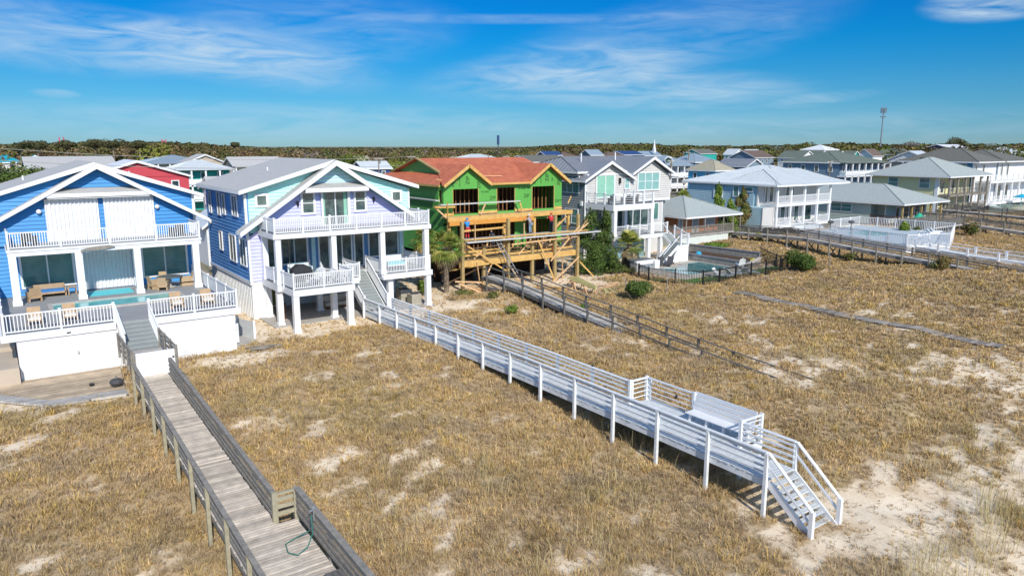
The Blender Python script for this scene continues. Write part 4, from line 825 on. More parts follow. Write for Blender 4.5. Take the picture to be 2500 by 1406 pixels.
# ================================================================ GREEN HOUSE UNDER CONSTRUCTION
H = thing('house_under_construction', 'unfinished house with green wall sheathing, red roof sheathing and raw timber posts', 'house', (40, 57, 0))
def sheath_front():
    m = M(); ops = [(34.2, 36.85, 6.45, 8.68), (38.95, 40.95, 6.5, 8.67), (43.05, 45.7, 6.5, 8.66)]
    xs = [33.2, 34.2, 36.85, 38.95, 40.95, 43.05, 45.7, 46.7]; y0, y1 = 57.0, 57.12
    for a, b_ in zip(xs[:-1], xs[1:]):
        op = [o for o in ops if o[0] == a]
        if op: m.box(a, y0, 6.35, b_, y1, op[0][2]); m.box(a, y0, op[0][3], b_, y1, 9.1)
        else: m.box(a, y0, 6.35, b_, y1, 9.1)
    m.prism([(33.2, 9.1), (38.0, 9.1), (35.6, 10.7)], y0, y1); m.prism([(42.4, 9.1), (46.7, 9.1), (46.7, 9.4), (44.8, 10.7)], y0, y1)
    m.box(33.2, y0, 2.75, 34.6, y1, 5.7).box(41.0, y0, 2.75, 42.3, y1, 5.7).box(45.7, y0, 2.75, 46.7, y1, 5.7).box(33.2, y0, 5.5, 46.7, y1, 6.35)
    return m
sheath_front().build('sheathing', ZGREEN, H)
m = M().box(33.2, 57.12, 2.75, 33.3, 57.35, 9.1).box(33.2, 57.35, 2.75, 33.3, 57.9, 7.5).box(33.2, 57.35, 8.6, 33.3, 57.9, 9.1).box(33.2, 57.9, 2.75, 33.3, 71.5, 9.1).box(46.6, 57.12, 2.75, 46.7, 71.5, 9.1).box(33.3, 71.4, 2.7, 46.7, 71.5, 9.1); m.prism([(57, 9.1), (71.6, 9.1), (64.3, 11.1)], 46.4, 46.55, 'x'); m.build('side_sheathing', ZGREEN, H)
m = M()
for i in range(28): x = 33.5 + i * .48; m.box(x, 58.6, 2.8, x + .05, 58.72, 9.0)
for i in range(14): m.box(33.3, 57.4 + i * .5, 2.8, 33.42, 57.45 + i * .5, 9.0)
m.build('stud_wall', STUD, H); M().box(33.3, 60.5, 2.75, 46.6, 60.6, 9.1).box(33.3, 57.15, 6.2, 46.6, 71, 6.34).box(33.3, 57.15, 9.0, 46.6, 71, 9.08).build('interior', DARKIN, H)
m = M()
for a, b_ in ((34.2, 36.85), (38.95, 40.95), (43.05, 45.7)): m.box(a - .05, 56.98, 6.4, a, 57.1, 8.7).box(b_, 56.98, 6.4, b_ + .05, 57.1, 8.7)
m.box(33.2, 56.95, 6.36, 34.2, 57.0, 6.6).box(36.85, 56.95, 6.36, 38.95, 57.0, 6.6).box(40.95, 56.95, 6.36, 43.05, 57.0, 6.6).box(45.7, 56.95, 6.36, 46.7, 57.0, 6.6).box(36.0, 57.2, 6.36, 37, 58, 6.42); m.build('sill_boards', LUMBER, H)
M().box(36.85, 56.93, 6.2, 38.95, 56.99, 6.38).box(40.95, 56.93, 6.2, 43.05, 56.99, 6.38).build('flashing', DGREY, H)
# roof: main ridge along x with dutch gable at the left end
m = M(); ze, zr, yr = 9.12, 11.32, 64.3; ya, yb = 56.5, 72.0
zs_ = lambda y: ze + (y - ya) * .282
m.slab([(38.02, ya, ze), (42.38, ya, ze), (44.8, 62.4, zs_(62.4)), (47.2, 56.6, zs_(56.6)), (47.3, yr, zr), (34.6, yr, zr), (34.6, 59.9, zs_(59.9)), (35.6, 62.4, zs_(62.4))], .1); m.slab([(34.6, yr, zr), (47.3, yr, zr), (47.3, yb, ze), (32.5, yb, ze), (34.6, 69.0, 9.98)], .1); m.slab([(32.5, yb, ze), (32.5, ya, ze), (34.75, 59.6, 9.98), (34.75, 69.0, 9.98)], .1)
o = m.build('roof', ZRED, H); m = M()
for i in range(60):
    x = rnd.uniform(33.5, 46.5); y = rnd.uniform(57, 63.5); k = .15 + rnd.random() * .5; z = ze + (y - ya) * .282 + .006; m.poly([(x, y, z), (x + k, y, z), (x + k, y + .06, z + .017), (x, y + .06, z + .017)])
pm = m.build('printed_mark', ZRED2, o); pm['kind'] = 'stuff'
M().prism([(59.7, 9.98), (68.9, 9.98), (yr, 11.15)], 34.75, 34.85, 'x').build('gable_end', ZGREEN, H); M().beam((34.5, 59.5, 10.0), (34.5, yr, 11.35), .35, .1).beam((34.5, 69.1, 10.0), (34.5, yr, 11.35), .35, .1).build('rake_board', TREATED, H)
for xa, xc, xb, zl, zrr in ((32.95, 35.6, 38.05, 9.08, 9.1), (42.3, 44.8, 47.4, 9.08, 9.02)):
    m = M(); zt = 10.86; yi = 62.6
    m.slab([(xa, 56.45, zl), (xc, 56.45, zt), (xc, yi, zt), (xa, 56.75, zl)], .1); m.slab([(xc, 56.45, zt), (xb, 56.45, zrr), (xb, 56.75, zrr), (xc, yi, zt)], .1); r = m.build('front_gable_roof', ZRED, H)
    M().beam((xa, 56.4, zl - .1), (xc, 56.4, zt - .1), .06, .26).beam((xc, 56.4, zt - .1), (xb, 56.4, zrr - .1), .06, .26).build('rake_board', LUMBER, r)
M().box(38.0, 56.42, 8.98, 42.4, 56.5, 9.16).box(32.45, 56.45, 8.95, 32.52, 72, 9.14).build('eave_board', LUMBER, H)
M().beam((37.8, 58.2, 9.75), (40.2, 58.0, 9.7), .09, .06).beam((33.2, 58.2, 9.55), (34.6, 56.9, 9.3), .09, .06).build('loose_board', PINE, H)
# decks and beams
M().box(32.75, 55.5, 5.95, 46.9, 55.62, 6.35).build('beam', LUMBER, H); M().box(32.8, 55.35, 5.62, 42.0, 55.46, 6.0).build('beam', mat('orange_glulam', (.60, .27, .05), .7, .12, 1.5), H)
M().box(32.9, 55.62, 6.2, 46.8, 57.0, 6.3).build('upper_deck', PINE, H)
M().box(32.95, 54.0, 2.12, 46.35, 54.12, 2.62).build('beam', LUMBER, H); M().box(32.9, 54.12, 2.5, 46.4, 60, 2.64).build('lower_deck', mat('plywood', (.45, .33, .17), .8, .15, 1.2, kind='planks', p=('X', 1.22, .12)), H)
for i, x in enumerate((33.15, 35.6, 38.0, 41.0, 43.4, 46.2)):
    tall = i in (0, 2, 4, 5); M().box(x - .13, 54.12 if not tall else 53.74, -.2, x + .13, 54.38 if not tall else 54.0, 6.1 if tall else 3.9).build('post', TREATED, H)
for x in (33.0, 38.9, 42.4, 46.6): M().box(x - .12, 55.7, 2.6, x + .12, 55.95, 6.2).build('post', LUMBER, H)
for x in (33.6, 37.0, 40.5, 44.0, 46.3):
    for y in (58, 63): M().box(x - .15, y - .15, -.2, x + .15, y + .15, 2.5).build('pile', OLDWD, H)
M().box(33.2, 66, -.1, 46.7, 66.2, 2.6).box(33.2, 57, 2.3, 46.7, 66, 2.45).box(33.4, 59.4, -.1, 46.5, 59.5, 2.4).box(32.9, 54.2, 2.36, 46.4, 57, 2.44).build('underside_shade_backing', DARKIN, H)  # dark sheets added in place of the shade under the house
m = M(); PX = [((33.4, 53.6, 4.1), (37.7, 53.6, 1.4)), ((34.6, 54.3, 2.7), (35.9, 54.3, 3.7)), ((39.5, 54.3, 2.7), (40.9, 54.3, 4.0)), ((41.2, 53.6, 4.0), (43.0, 53.4, .1)), ((46.2, 53.6, 5.0), (42.7, 53.6, 1.9)), ((46.2, 53.6, 2.0), (42.6, 53.2, -.1)), ((46.3, 53.6, 1.5), (47.6, 53.0, 0)), ((34.0, 54.4, 3.6), (38.2, 54.4, 3.75)), ((38.2, 53.6, 3.8), (46.0, 53.6, 4.0)), ((45.0, 55.8, 4.6), (46.6, 55.8, 5.9)), ((31.9, 56.4, 7.3), (33.1, 56.2, 6.2)), ((36.6, 56.2, 6.4), (37.1, 56.2, 7.3)), ((41.3, 56.2, 6.4), (41.0, 56.2, 7.3)), ((44.6, 54.2, 0), (44.6, 54.2, 2.1)), ((34.6, 53.2, 0), (34.2, 53.2, 2.6)), ((33.0, 56.0, 5.5), (33.0, 56.0, 7.6)), ((34.3, 53.6, 4.4), (34.3, 53.6, 6.0)), ((39.8, 53.9, 4.4), (39.8, 53.9, 5.6)), ((35.5, 53.2, 2.4), (31.8, 55.5, 1.6)), ((31.8, 52.9, 1.2), (34.4, 52.6, .9)), ((32.2, 53.0, 1.0), (34.5, 52.5, -.1)), ((47.6, 56.6, 7.6), (47.2, 56.6, 6.9)), ((46.8, 54.1, 4.6), (47.7, 54.1, 5.6)), ((45.9, 53.7, 4.3), (47.4, 53.7, 5.2)), ((40.0, 56.0, 3.0), (40.3, 56.0, 4.4)), ((43.9, 55.6, 2.7), (44.5, 55.6, 4.3)), ((43.3, 55.0, 2.7), (42.6, 55.0, 3.8))]
for k, (p, q) in enumerate(PX): M().beam(p, q, .05, .13).build('brace', PINE if k % 3 else LUMBER, H)
for za, x0, x1 in ((3.05, 33.3, 38.3), (3.35, 33.5, 37.4), (2.85, 38.4, 46.0), (3.5, 43.3, 46.2), (5.2, 33.4, 38.6)): M().beam((x0, 54.05 + za * .1, za), (x1, 54.05 + za * .1, za + .08), .05, .16).build('rail_board', LUMBER, H)
for x in np.arange(33.6, 46.2, .62): M().box(x, 54.14, 2.3, x + .05, 59.3, 2.5).build('joist', LUMBER, H)
for p, q in (((34.0, 54.9, 3.0), (36.0, 54.9, 3.0)), ((38.5, 56.0, 3.1), (41.0, 56.0, 3.05)), ((43.2, 56.3, 2.9), (45.6, 56.3, 3.0)), ((36.5, 55.4, 2.7), (36.9, 55.4, 4.3)), ((39.2, 55.3, 2.7), (38.7, 55.3, 4.3)), ((45.2, 55.6, 2.7), (44.7, 55.6, 4.3)), ((45.5, 56.6, 4.5), (46.6, 56.6, 5.5)), ((35.0, 53.9, .0), (36.2, 53.9, 2.1)), ((33.6, 57, .3), (36.5, 55, 2.0)), ((40, 55, .2), (38.6, 55, 2.2))): M().beam(p, q, .05, .13).build('brace', PINE, H)
pl = lambda lb, p, q, w_, h_, mt: tag(M().beam(p, q, w_, h_, ).build('scaffold_plank', mt), lb, 'plank', 'scaffold planks of the green house')
pl('long silver scaffold plank running past the front posts', (33.3, 53.4, 4.35), (48.6, 53.4, 4.33), .4, .1, SILVER); pl('long timber plank lying just above the front silver scaffold plank', (33.3, 53.85, 4.5), (47.4, 53.85, 4.48), .3, .08, LUMBER)
pl('silver scaffold plank the workers stand on behind the tall posts', (33.6, 54.9, 4.42), (46.0, 54.9, 4.40), .5, .08, SILVER); pl('silver scaffold plank across the upstairs openings', (32.4, 56.3, 7.42), (41.0, 56.3, 7.42), .45, .09, SILVER); pl('timber block plank at the upper left corner of the green wall', (31.9, 56.35, 7.25), (33.9, 56.35, 7.2), .3, .18, LUMBER); pl('silver side scaffold plank along the left green wall', (32.6, 57.0, 7.75), (32.6, 66.0, 7.75), .4, .08, SILVER)
for i, (x, y) in enumerate(((34.2, 54.9), (40.0, 54.9), (43.0, 54.9), (46.0, 54.9))): tag(M().box(x - .03, y - .3, 2.66, x + .03, y - .24, 4.36).box(x - .03, y + .24, 2.66, x + .03, y + .3, 4.36).box(x - .03, y - .3, 4.3, x + .03, y + .3, 4.36).beam((x, y - .27, 2.9), (x, y + .27, 4.2), .03, .05).build('trestle', PINE), 'timber scaffold frame under the workers plank, %s from the left' % ('first', 'second', 'third', 'fourth')[i], 'scaffold', 'scaffold frames of the green house')
t = thing('ladder', 'aluminium extension ladder leaning on the deck above the dark boardwalk', 'ladder', (37.6, 53.2, 1.3)); p, q = Vector((38.0, 52.6, 1.3)), Vector((36.6, 53.6, 4.4))
for sx_ in (-.2, .2): M().beam(p + Vector((sx_, 0, 0)), q + Vector((sx_, 0, 0)), .04, .07).build('rail', GREYM, t)
m = M()
for k in range(11): o = p + (q - p) * (k + .5) / 11; m.cyl(o - Vector((.2, 0, 0)), o + Vector((.2, 0, 0)), .02, .02, 5)
m.build('rungs', GREYM, t)
# printed sheathing letters
def text(par, s, x, y, z, size, rot=0, mt=INK, name='printed_lettering', axis='y', align='CENTER', ext=.004):
    c = bpy.data.curves.new('t', 'FONT'); c.body = s; c.size = size; c.extrude = ext; c.align_x = align; c.align_y = 'CENTER'
    to = bpy.data.objects.new('t', c); me = bpy.data.meshes.new_from_object(to); bpy.data.objects.remove(to); bpy.data.curves.remove(c)
    mt4 = Matrix.Translation((x, y, z)) @ (Matrix.Rotation(math.pi / 2, 4, 'X') if axis == 'y' else Matrix.Rotation(-math.pi / 2, 4, 'Z') @ Matrix.Rotation(math.pi / 2, 4, 'X')) @ Matrix.Rotation(R(rot), 4, 'Z'); me.transform(mt4); me.name = name
    o = bpy.data.objects.new(name, me); COL.objects.link(o); me.materials.append(mt)
    if par is not None: o.parent = par; o.matrix_parent_inverse = Matrix.Translation(par.location).inverted()
    return o
for s, x, z, sz, ro in (('ZIP', 35.75, 9.45, .42, 90), ('ZIP', 36.95, 9.0, .36, 90), ('ZIP', 38.1, 8.7, .0, 90), ('ZIP', 44.85, 9.5, .42, 90), ('ZIP', 46.3, 9.0, .36, 90), ('ZIP', 42.35, 7.8, .36, 0), ('ZIP', 38.45, 7.75, .36, 0), ('23FT', 46.25, 7.15, .3, 0), ('ZIP SYSTEM', 37.6, 8.35, .13, 0), ('ZIP SYSTEM', 41.8, 8.5, .13, 0), ('ZIP SYSTEM', 42.5, 8.55, .13, 0), ('ZIP', 34.2, 9.1, .26, 90), ('ZIP', 43.3, 9.1, .26, 90), ('ZIP', 41.5, 7.2, .22, 0), ('ZIP SYSTEM', 37.5, 7.1, .13, 0), ('ZIP SYSTEM', 34.9, 9.3, .12, 90), ('ZIP SYSTEM', 44.1, 9.35, .12, 90), ('ZIP', 45.5, 9.3, .2, 90)):
    if sz: text(H, s, x, 56.985, z, sz * 1.3, ro)
# site materials
t = thing('lumber_stack', 'long yellow boards lying across two sawhorses right of the dark boardwalk', 'lumber', (42, 48, .8))
for k in range(7): M().beam((42.4 + k * .16, 50.8 - k * .05, .72 + (k % 3) * .05), (40.9 + k * .13, 45.2 + k * .15, .70 + (k % 3) * .05), .14, .045).build('board', mat('treated_yellow_board', (.52, .47, .20), .8, .12, 2), t)
for i, (x, y) in enumerate(((42.1, 49.0), (41.3, 46.6))):
    t = thing('sawhorse', 'pine sawhorse under the stack of yellow boards, ' + ('the one nearer the green house' if i == 0 else 'the one nearer the dune'), 'sawhorse', (x, y, 0), 'sawhorses under the yellow boards'); z = g1(x, y)
    M().beam((x - .5, y, .62), (x + .7, y, .62), .1, .1).build('top_bar', PINE, t)
    for sx_ in (-.4, .6):
        for sy_ in (-.3, .3): M().beam((x + sx_, y, .6), (x + sx_, y + sy_, z - .05), .09, .04).build('leg', PINE, t)
def board_pile(label, x, y, n, ln, ang, mt, cat='lumber'):
    t = thing('board_pile', label, cat, (x, y, 0), 'piles of building boards on the sand')
    for k in range(n):
        a = R(ang + rnd.uniform(-14, 14)); xx, yy = x + rnd.uniform(-.5, .5), y + rnd.uniform(-.4, .4); z = g1(xx, yy) + .05 + k * .04; M().beam((xx - math.cos(a) * ln / 2, yy - math.sin(a) * ln / 2, z), (xx + math.cos(a) * ln / 2, yy + math.sin(a) * ln / 2, z + .02), .2, .04).build('board', mt, t)
board_pile('flat pile of yellow boards on the sand beside the dark boardwalk', 39.5, 49.6, 6, 3.2, -60, LUMBER); board_pile('pile of orange boards behind the sawhorses', 45.2, 48.4, 5, 2.6, 10, PINE); board_pile('scattered scrap boards under the right end of the green house', 44.5, 52.2, 6, 1.8, 30, PINE); board_pile('scrap timber among the posts beside the palm trunk', 34.2, 53.3, 7, 1.7, -20, PINE); board_pile('yellow boards lying at the foot of the sawhorses', 43.2, 46.3, 4, 2.6, 60, mat('treated_yellow_board', (0, 0, 0))); board_pile('dark scrap heap under the deck behind the ladder', 37.5, 56.0, 7, 1.8, 20, OLDWD)
# ---- people
def person(label, x, y, z, rot, shirt, pants, hat=None, pose='reach', sc=1.0, bend=0.0):
    t = thing('person', label, 'person', (x, y, z)); t.rotation_euler = (0, 0, R(rot)); t.scale = (sc,) * 3
    hy = bend   # torso leans toward -Y local = facing direction
    pel = (0, .02, .95); ch = (0, -.0 - hy * .8, 1.32); nk = (0, -.01 - hy * 1.1, 1.50); hd = (0, -.04 - hy * 1.25, 1.64); ht = (0, -.03 - hy * 1.3, 1.76)
    arms = {'reach': (((-.21, -.03, 1.42), (-.34, -.22, 1.22), (-.26, -.45, 1.30)), ((.21, -.03, 1.42), (.38, -.18, 1.24), (.34, -.42, 1.34))),
            'down': (((-.21, -.0, 1.42), (-.29, .02, 1.15), (-.25, -.12, .93)), ((.21, 0, 1.42), (.29, .02, 1.15), (.25, -.14, .95)))}[pose]
    arms = [[(a[0], a[1] - hy, a[2]) for a in ar] for ar in arms]
    def skin(name, chains, mt, sub=1, par=t):
        vs, es, rs = [], [], []; key = {}
        for ch_ in chains:
            pv = None
            for (p_, r_) in ch_:
                k = tuple(round(c, 4) for c in p_)
                if k not in key: key[k] = len(vs); vs.append(p_); rs.append(r_)
                if pv is not None: es.append((pv, key[k]))
                pv = key[k]
        me = bpy.data.meshes.new(name); me.from_pydata(vs, es, []); o = bpy.data.objects.new(name, me); COL.objects.link(o); o.parent = par
        sk = o.modifiers.new('skin', 'SKIN'); sk.use_smooth_shade = True
        for i, r_ in enumerate(rs): me.skin_vertices[0].data[i].radius = (r_, r_)
        me.skin_vertices[0].data[0].use_root = True; ss = o.modifiers.new('sub', 'SUBSURF'); ss.levels = ss.render_levels = sub; me.materials.append(mt); return o
    hips = [((sx_ * .10, .02, .88), (sx_ * .11, -.03, .50), (sx_ * .13, .02, .08), (sx_ * .13, -.14, .04)) for sx_ in (-1, 1)]
    body = [[(pel, .13), (ch, .145), (nk, .06), (hd, .088), (ht, .07)]]
    for ar in arms: body.append([(ch, .145), (ar[0], .055), (ar[1], .042), (ar[2], .03)])
    for hp in hips: body.append([(pel, .13), (hp[0], .085), (hp[1], .06), (hp[2], .042), (hp[3], .03)])
    for ar, sg in zip(arms, (-1, 1)):
        wv = Vector(ar[2]); d = (wv - Vector(ar[1])).normalized(); palm = wv + d * .06; body.append([(ar[2], .03), (tuple(palm), .03)])
        for k in range(4):
            f0 = palm + Vector((sg * .0 + (k - 1.5) * .018, 0, 0)); f1 = f0 + d * (.035 + .006 * (1 - abs(k - 1.5))); f2 = f1 + d * .02 + Vector((0, 0, -.02)); body.append([(tuple(palm), .03), (tuple(f1), .009), (tuple(f2), .008)])
        th = palm - d * .03 + Vector((-sg * .04, 0, -.005)); body.append([(ar[2], .03), (tuple(th), .010), (tuple(th + d * .03), .009)])
    skin('body', body, SKIN)
    f = M().ball((hd[0], hd[1] - .092, hd[2] - .005), (.014, .02, .022), 6, 4); [f.ball((hd[0] + s_ * .088, hd[1], hd[2]), (.012, .02, .03), 6, 4) for s_ in (-1, 1)]; f.build('nose_and_ears', SKIN).parent = t
    e_ = M(); [e_.ball((hd[0] + s_ * .032, hd[1] - .078, hd[2] + .022), .012, 6, 4) for s_ in (-1, 1)]; e_.box(hd[0] - .025, hd[1] - .09, hd[2] - .045, hd[0] + .025, hd[1] - .08, hd[2] - .038); e_.build('eyes_and_mouth', BLACKM).parent = t
    skin('shirt', [[(pel, .15), (ch, .175), ((nk[0], nk[1], nk[2] - .04), .08)]] + [[(ch, .175), (ar[0], .085), (tuple((Vector(ar[0]) + Vector(ar[1])) / 2), .07)] for ar in arms], shirt)
    skin('trousers', [[(pel, .158), (hp[0], .105), (hp[1], .08), (hp[2], .062)] for hp in hips], pants)
    for hp in hips: M().box(hp[3][0] - .05, hp[3][1] - .04, 0, hp[3][0] + .05, hp[3][1] + .2, .09).build('boot', mat('brown_boot', (.12, .07, .04), .8)).parent = t
    if hat: M().ball((ht[0], ht[1], ht[2] - .03), (.12, .13, .09), 12, 6).cyl((ht[0], ht[1] - .03, ht[2] - .05), (ht[0], ht[1] - .03, ht[2] - .04), .15, .15, 14).build('hat', hat).parent = t
    return t
person('worker in blue shirt and red shorts seen from behind, leftmost on the scaffold plank', 34.4, 55.0, 4.47, 180, MAT['blue_cloth'], MAT['red_cloth'], MAT['blue_cloth'], 'reach')
person('worker in a pale shirt, pale jeans and white cap leaning on the orange beam', 41.3, 54.95, 4.45, 200, MAT['grey_cloth'], MAT['denim_cloth'], MAT['white_cloth'], 'reach', 1.0, .12)
person('worker in a red shirt and dark trousers beside the second tall post from the right', 43.75, 54.9, 4.45, 150, MAT['red_cloth'], MAT['dark_cloth'], MAT['red_cloth'], 'reach')
person('worker in a blue shirt and jeans standing on the lower deck half behind the palm', 33.75, 55.0, 2.68, 160, MAT['blue_cloth'], MAT['denim_cloth'], None, 'down')
person('worker in dark clothes crouched over the scaffold plank near the ladder', 37.2, 55.1, 3.55, 180, MAT['dark_cloth'], MAT['dark_cloth'], MAT['dark_cloth'], 'down', .85, .25)
t = thing('table_saw', 'round grey saw table standing on the lower deck of the green house', 'saw', (42.3, 54.8, 2.66)); M().cyl((42.2, 55, 3.6), (42.2, 55, 3.7), .4, .42, 14).build('top', GREYM, t); M().beam((42.2, 55, 3.6), (41.9, 54.8, 2.66), .05, .05).beam((42.2, 55, 3.6), (42.5, 55.3, 2.66), .05, .05).beam((42.2, 55, 3.6), (42.4, 54.7, 2.66), .05, .05).build('legs', BLACKM, t)
tag(M().cyl((44.0, 54.9, 2.66), (44.0, 54.9, 2.7), .2, .2, 10).cyl((44.0, 54.9, 2.7), (44.0, 54.9, 3.3), .13, .04, 10).build('traffic_cone', mat('orange_plastic', (.8, .12, .02), .6)), 'orange cone on the lower deck of the green house', 'cone')

# ---------------------------------------------------------------- palms, conifers, shrubs
def palm(label, x, y, h, cr, seed, lean=.0, dead=.4):
    z = g1(x, y); t = thing('palm_tree', label, 'palm', (x, y, z), 'palm trees'); g = random.Random(seed); m = M(); n = 14; top = Vector((x + lean, y, z + h))
    for i in range(n):
        a = Vector((x + lean * (i / n) ** 2, y, z - .1 + h * i / n)); b_ = Vector((x + lean * ((i + 1) / n) ** 2, y, z - .1 + h * (i + 1) / n + .1)); m.cyl(a, b_, .20 + .035 * (i % 2), .23 - .03 * (i % 2), 9)
    for i in range(46):
        a = g.uniform(0, 6.28); zz = z + .3 + h * g.random() * .95; m.beam((x + math.cos(a) * .18, y + math.sin(a) * .18, zz), (x + math.cos(a) * .36, y + math.sin(a) * .36, zz + .28), .07, .03)
    m.build('trunk', BARK, t); VV, CC, FF = [], [], []
    G = [(.22, .27, .05), (.34, .36, .08), (.13, .18, .03), (.45, .42, .12)]; Dd = [(.34, .26, .13), (.26, .19, .09), (.42, .34, .2)]
    for k in range(95):
        dead_ = k < 95 * dead; a = g.uniform(0, 6.28); el = g.uniform(-1.25, -.5) if dead_ else g.uniform(-.55, 1.4); pl_ = cr * (g.uniform(.2, .35) if dead_ else g.uniform(.38, .58)); d = Vector((math.cos(a) * math.cos(el), math.sin(a) * math.cos(el), math.sin(el)))
        c0 = top + Vector((0, 0, g.uniform(-.3, .2))); c = c0 + d * pl_; s = Vector((-math.sin(a), math.cos(a), 0)); u = s.cross(d).normalized() ; cl = g.choice(Dd if dead_ else G)
        def strip(p, q, r_, w_):
            o = len(VV); n_ = (q - p).normalized().cross(u); VV.extend([p - n_ * w_, p + n_ * w_, q + n_ * w_ * 1.1, q - n_ * w_ * 1.1, r_]); FF.append((o, o + 1, o + 2, o + 3)); FF.append((o + 3, o + 2, o + 4, o + 4)); f = g.uniform(.75, 1.25); CC.extend([tuple(q_ * f for q_ in cl)] * 5)
        strip(c0, c0 + d * pl_ * .5, c, .018)
        for j in range(15):
            b_ = (j - 7) / 7 * 1.35; dd = (d * math.cos(b_) + s * math.sin(b_)).normalized(); ln = cr * g.uniform(.42, .58) * (1 - .25 * abs(b_) / 1.35); q = c + dd * ln * .55; strip(c, q, c + dd * ln + Vector((0, 0, -.30 * ln * (1.8 if dead_ else 1))), .028)
    VV = [tuple(v) for v in VV]; me = bpy.data.meshes.new('fronds'); me.from_pydata(VV, [], [f if f[2] != f[3] else f[:3] for f in FF]); a_ = me.color_attributes.new('Col', 'FLOAT_COLOR', 'POINT'); c4 = np.ones((len(VV), 4), np.float32); c4[:, :3] = CC; a_.data.foreach_set('color', c4.ravel()); me.materials.append(FOL)
    o = bpy.data.objects.new('fronds', me); COL.objects.link(o); o.parent = t; o.matrix_parent_inverse = Matrix.Translation(t.location).inverted(); return t
palm('tall shaggy palm in front of the left corner of the green house', 31.65, 54.1, 3.9, 2.0, 3, .0, .28); palm('shorter palm behind the one at the green house corner, mostly hidden', 30.9, 56.6, 4.4, 1.6, 9, 0, .6)
palm('round headed palm in front of the white deck columns of the grey two gable house', 53.95, 54.7, 2.4, 2.0, 5, .0, .3); palm('olive palm rising behind the light blue house near the shingle roofed cottage', 78.6, 69.5, 5.2, 1.6, 8, 0, .3)
def conifer(label, x, y, r, h, pal, seed, n=2600, size=.2, group='evergreen trees beside the beach houses'):
    z = g1(x, y); t = thing('evergreen_tree', label, 'tree', (x, y, z), group); g = random.Random(seed); lb = []
    for i in range(22):
        f = i / 21; rr = r * (1 - f) ** .42 * g.uniform(.7, 1.05) + .12; a = g.uniform(0, 6.28); lb.append((x + math.cos(a) * rr * .5, y + math.sin(a) * rr * .5, z + .3 + h * f * .93, rr * .62, rr * .62, h * .085 + .1))
    leaves('crown', lb, n, size, pal, t, seed); M().cyl((x, y, z - .1), (x, y, z + h * .8), .12, .04, 7).build('trunk', BARK, t)
conifer('dark green bushy evergreen right of the green house deck posts', 48.1, 54.2, 1.75, 6.2, GRN, 1, 9500, .17); conifer('taller slim dark evergreen beside the white columns of the grey house', 50.2, 54.6, 1.65, 6.1, GRN, 2, 9500, .17); conifer('low green evergreen at the foot of the two dark evergreens', 50.0, 52.9, 1.0, 1.9, GRN, 4, 2200, .17)
conifer('green evergreen with a single thin spire behind the shingle cottage', 83.6, 67.5, 1.2, 7.2, BRT, 12, 5200, .26); conifer('reddish cedar between the shingle cottage and the light blue house', 84.4, 64.2, 1.5, 6.6, CED, 13, 7000, .26); conifer('small green cedar left of the reddish cedar', 82.6, 64.6, 1.5, 5.0, BRT, 14, 5000, .26)
shrub('shrub', 'dark green spiky shrub on the dune below the sawhorses', 42.5, 42.3, 1.7, 1.75, GRN, 21, 4200, .15); shrub('shrub', 'small green shrub on the dune left of the dark boardwalk', 30.9, 43.4, .6, .75, BRT, 22, 900, .12); shrub('shrub', 'tiny brownish green shrub beside the first posts of the dark boardwalk', 32.3, 48.0, .7, .7, OLV, 23, 800, .12)
shrub('shrub', 'large rounded green shrub at the corner of the black fence', 65.6, 42.6, 1.75, 2.3, GRN, 24, 5200, .17); shrub('shrub', 'brown dry bush right of the large rounded shrub', 67.6, 41.6, 1.1, .9, [(.22, .16, .08), (.3, .22, .1)], 25, 1200, .16)
shrub('shrub', 'green bush under the far railing of the grey boardwalk at the right', 76.6, 34.0, 1.3, 1.5, CED, 26, 1500, .18); shrub('shrub', 'scraggly green bush among the posts of the grey boardwalk', 76.4, 43.6, .9, 1.2, CED, 27, 900, .18); shrub('shrub', 'green pointed bush in front of the brown porch railing', 103.5, 51.2, 1.2, 2.3, BRT, 28, 1400, .24); shrub('shrub', 'green bush right of the pointed bush by the grey platform', 106.3, 50.6, 1.3, 1.7, CED, 29, 1200, .24); shrub('shrub', 'dark bush beside the farthest dark boardwalk', 112.4, 46.6, 1.4, 2.2, CED, 30, 1400, .24)
shrub('shrub', 'bright green bush beside the palm trunk at the lavender house corner', 29.6, 54.5, .8, 1.5, BRT, 31, 1400, .13); shrub('shrub', 'low olive ground bush in front of the palm', 31.8, 51.6, 1.3, .5, OLV, 32, 900, .12); shrub('shrub', 'low green patch of plants above the stone retaining wall', 70.5, 57.0, 2.6, .7, BRT, 33, 1800, .2); shrub('shrub', 'dry brown bush behind the black fence near the patio bar', 51.3, 52.2, 1.2, 1.0, OLV, 34, 1200, .14); shrub('shrub', 'green sprig of plant beside the dark boardwalk deck', 36.8, 41.9, .6, .6, BRT, 35, 500, .12)
shrub('shrub', 'yellow flowering bush beside the grey boardwalk railing', 78.2, 56.4, .6, 1.1, [(.7, .55, .03), (.5, .45, .04), (.2, .25, .04)], 36, 500, .16)
for i, (x, y, pal_, lb) in enumerate(((64.3, 50.5, [(.35, .2, .08), (.25, .2, .06)], 'orange tinted plant in the stone planter nearest the blue pot'), (64.9, 49.6, OLV, 'thin grass plant in the middle of the stone planter'), (65.6, 49.2, GRN, 'small dark green plant in the stone planter'), (66.6, 48.8, [(.7, .6, .03), (.5, .5, .04)], 'bright yellow bush at the end of the stone planter'))): shrub('planter_shrub', lb, x, y, .5, .8, pal_, 40 + i, 420, .13, 'plants in the stone planter')
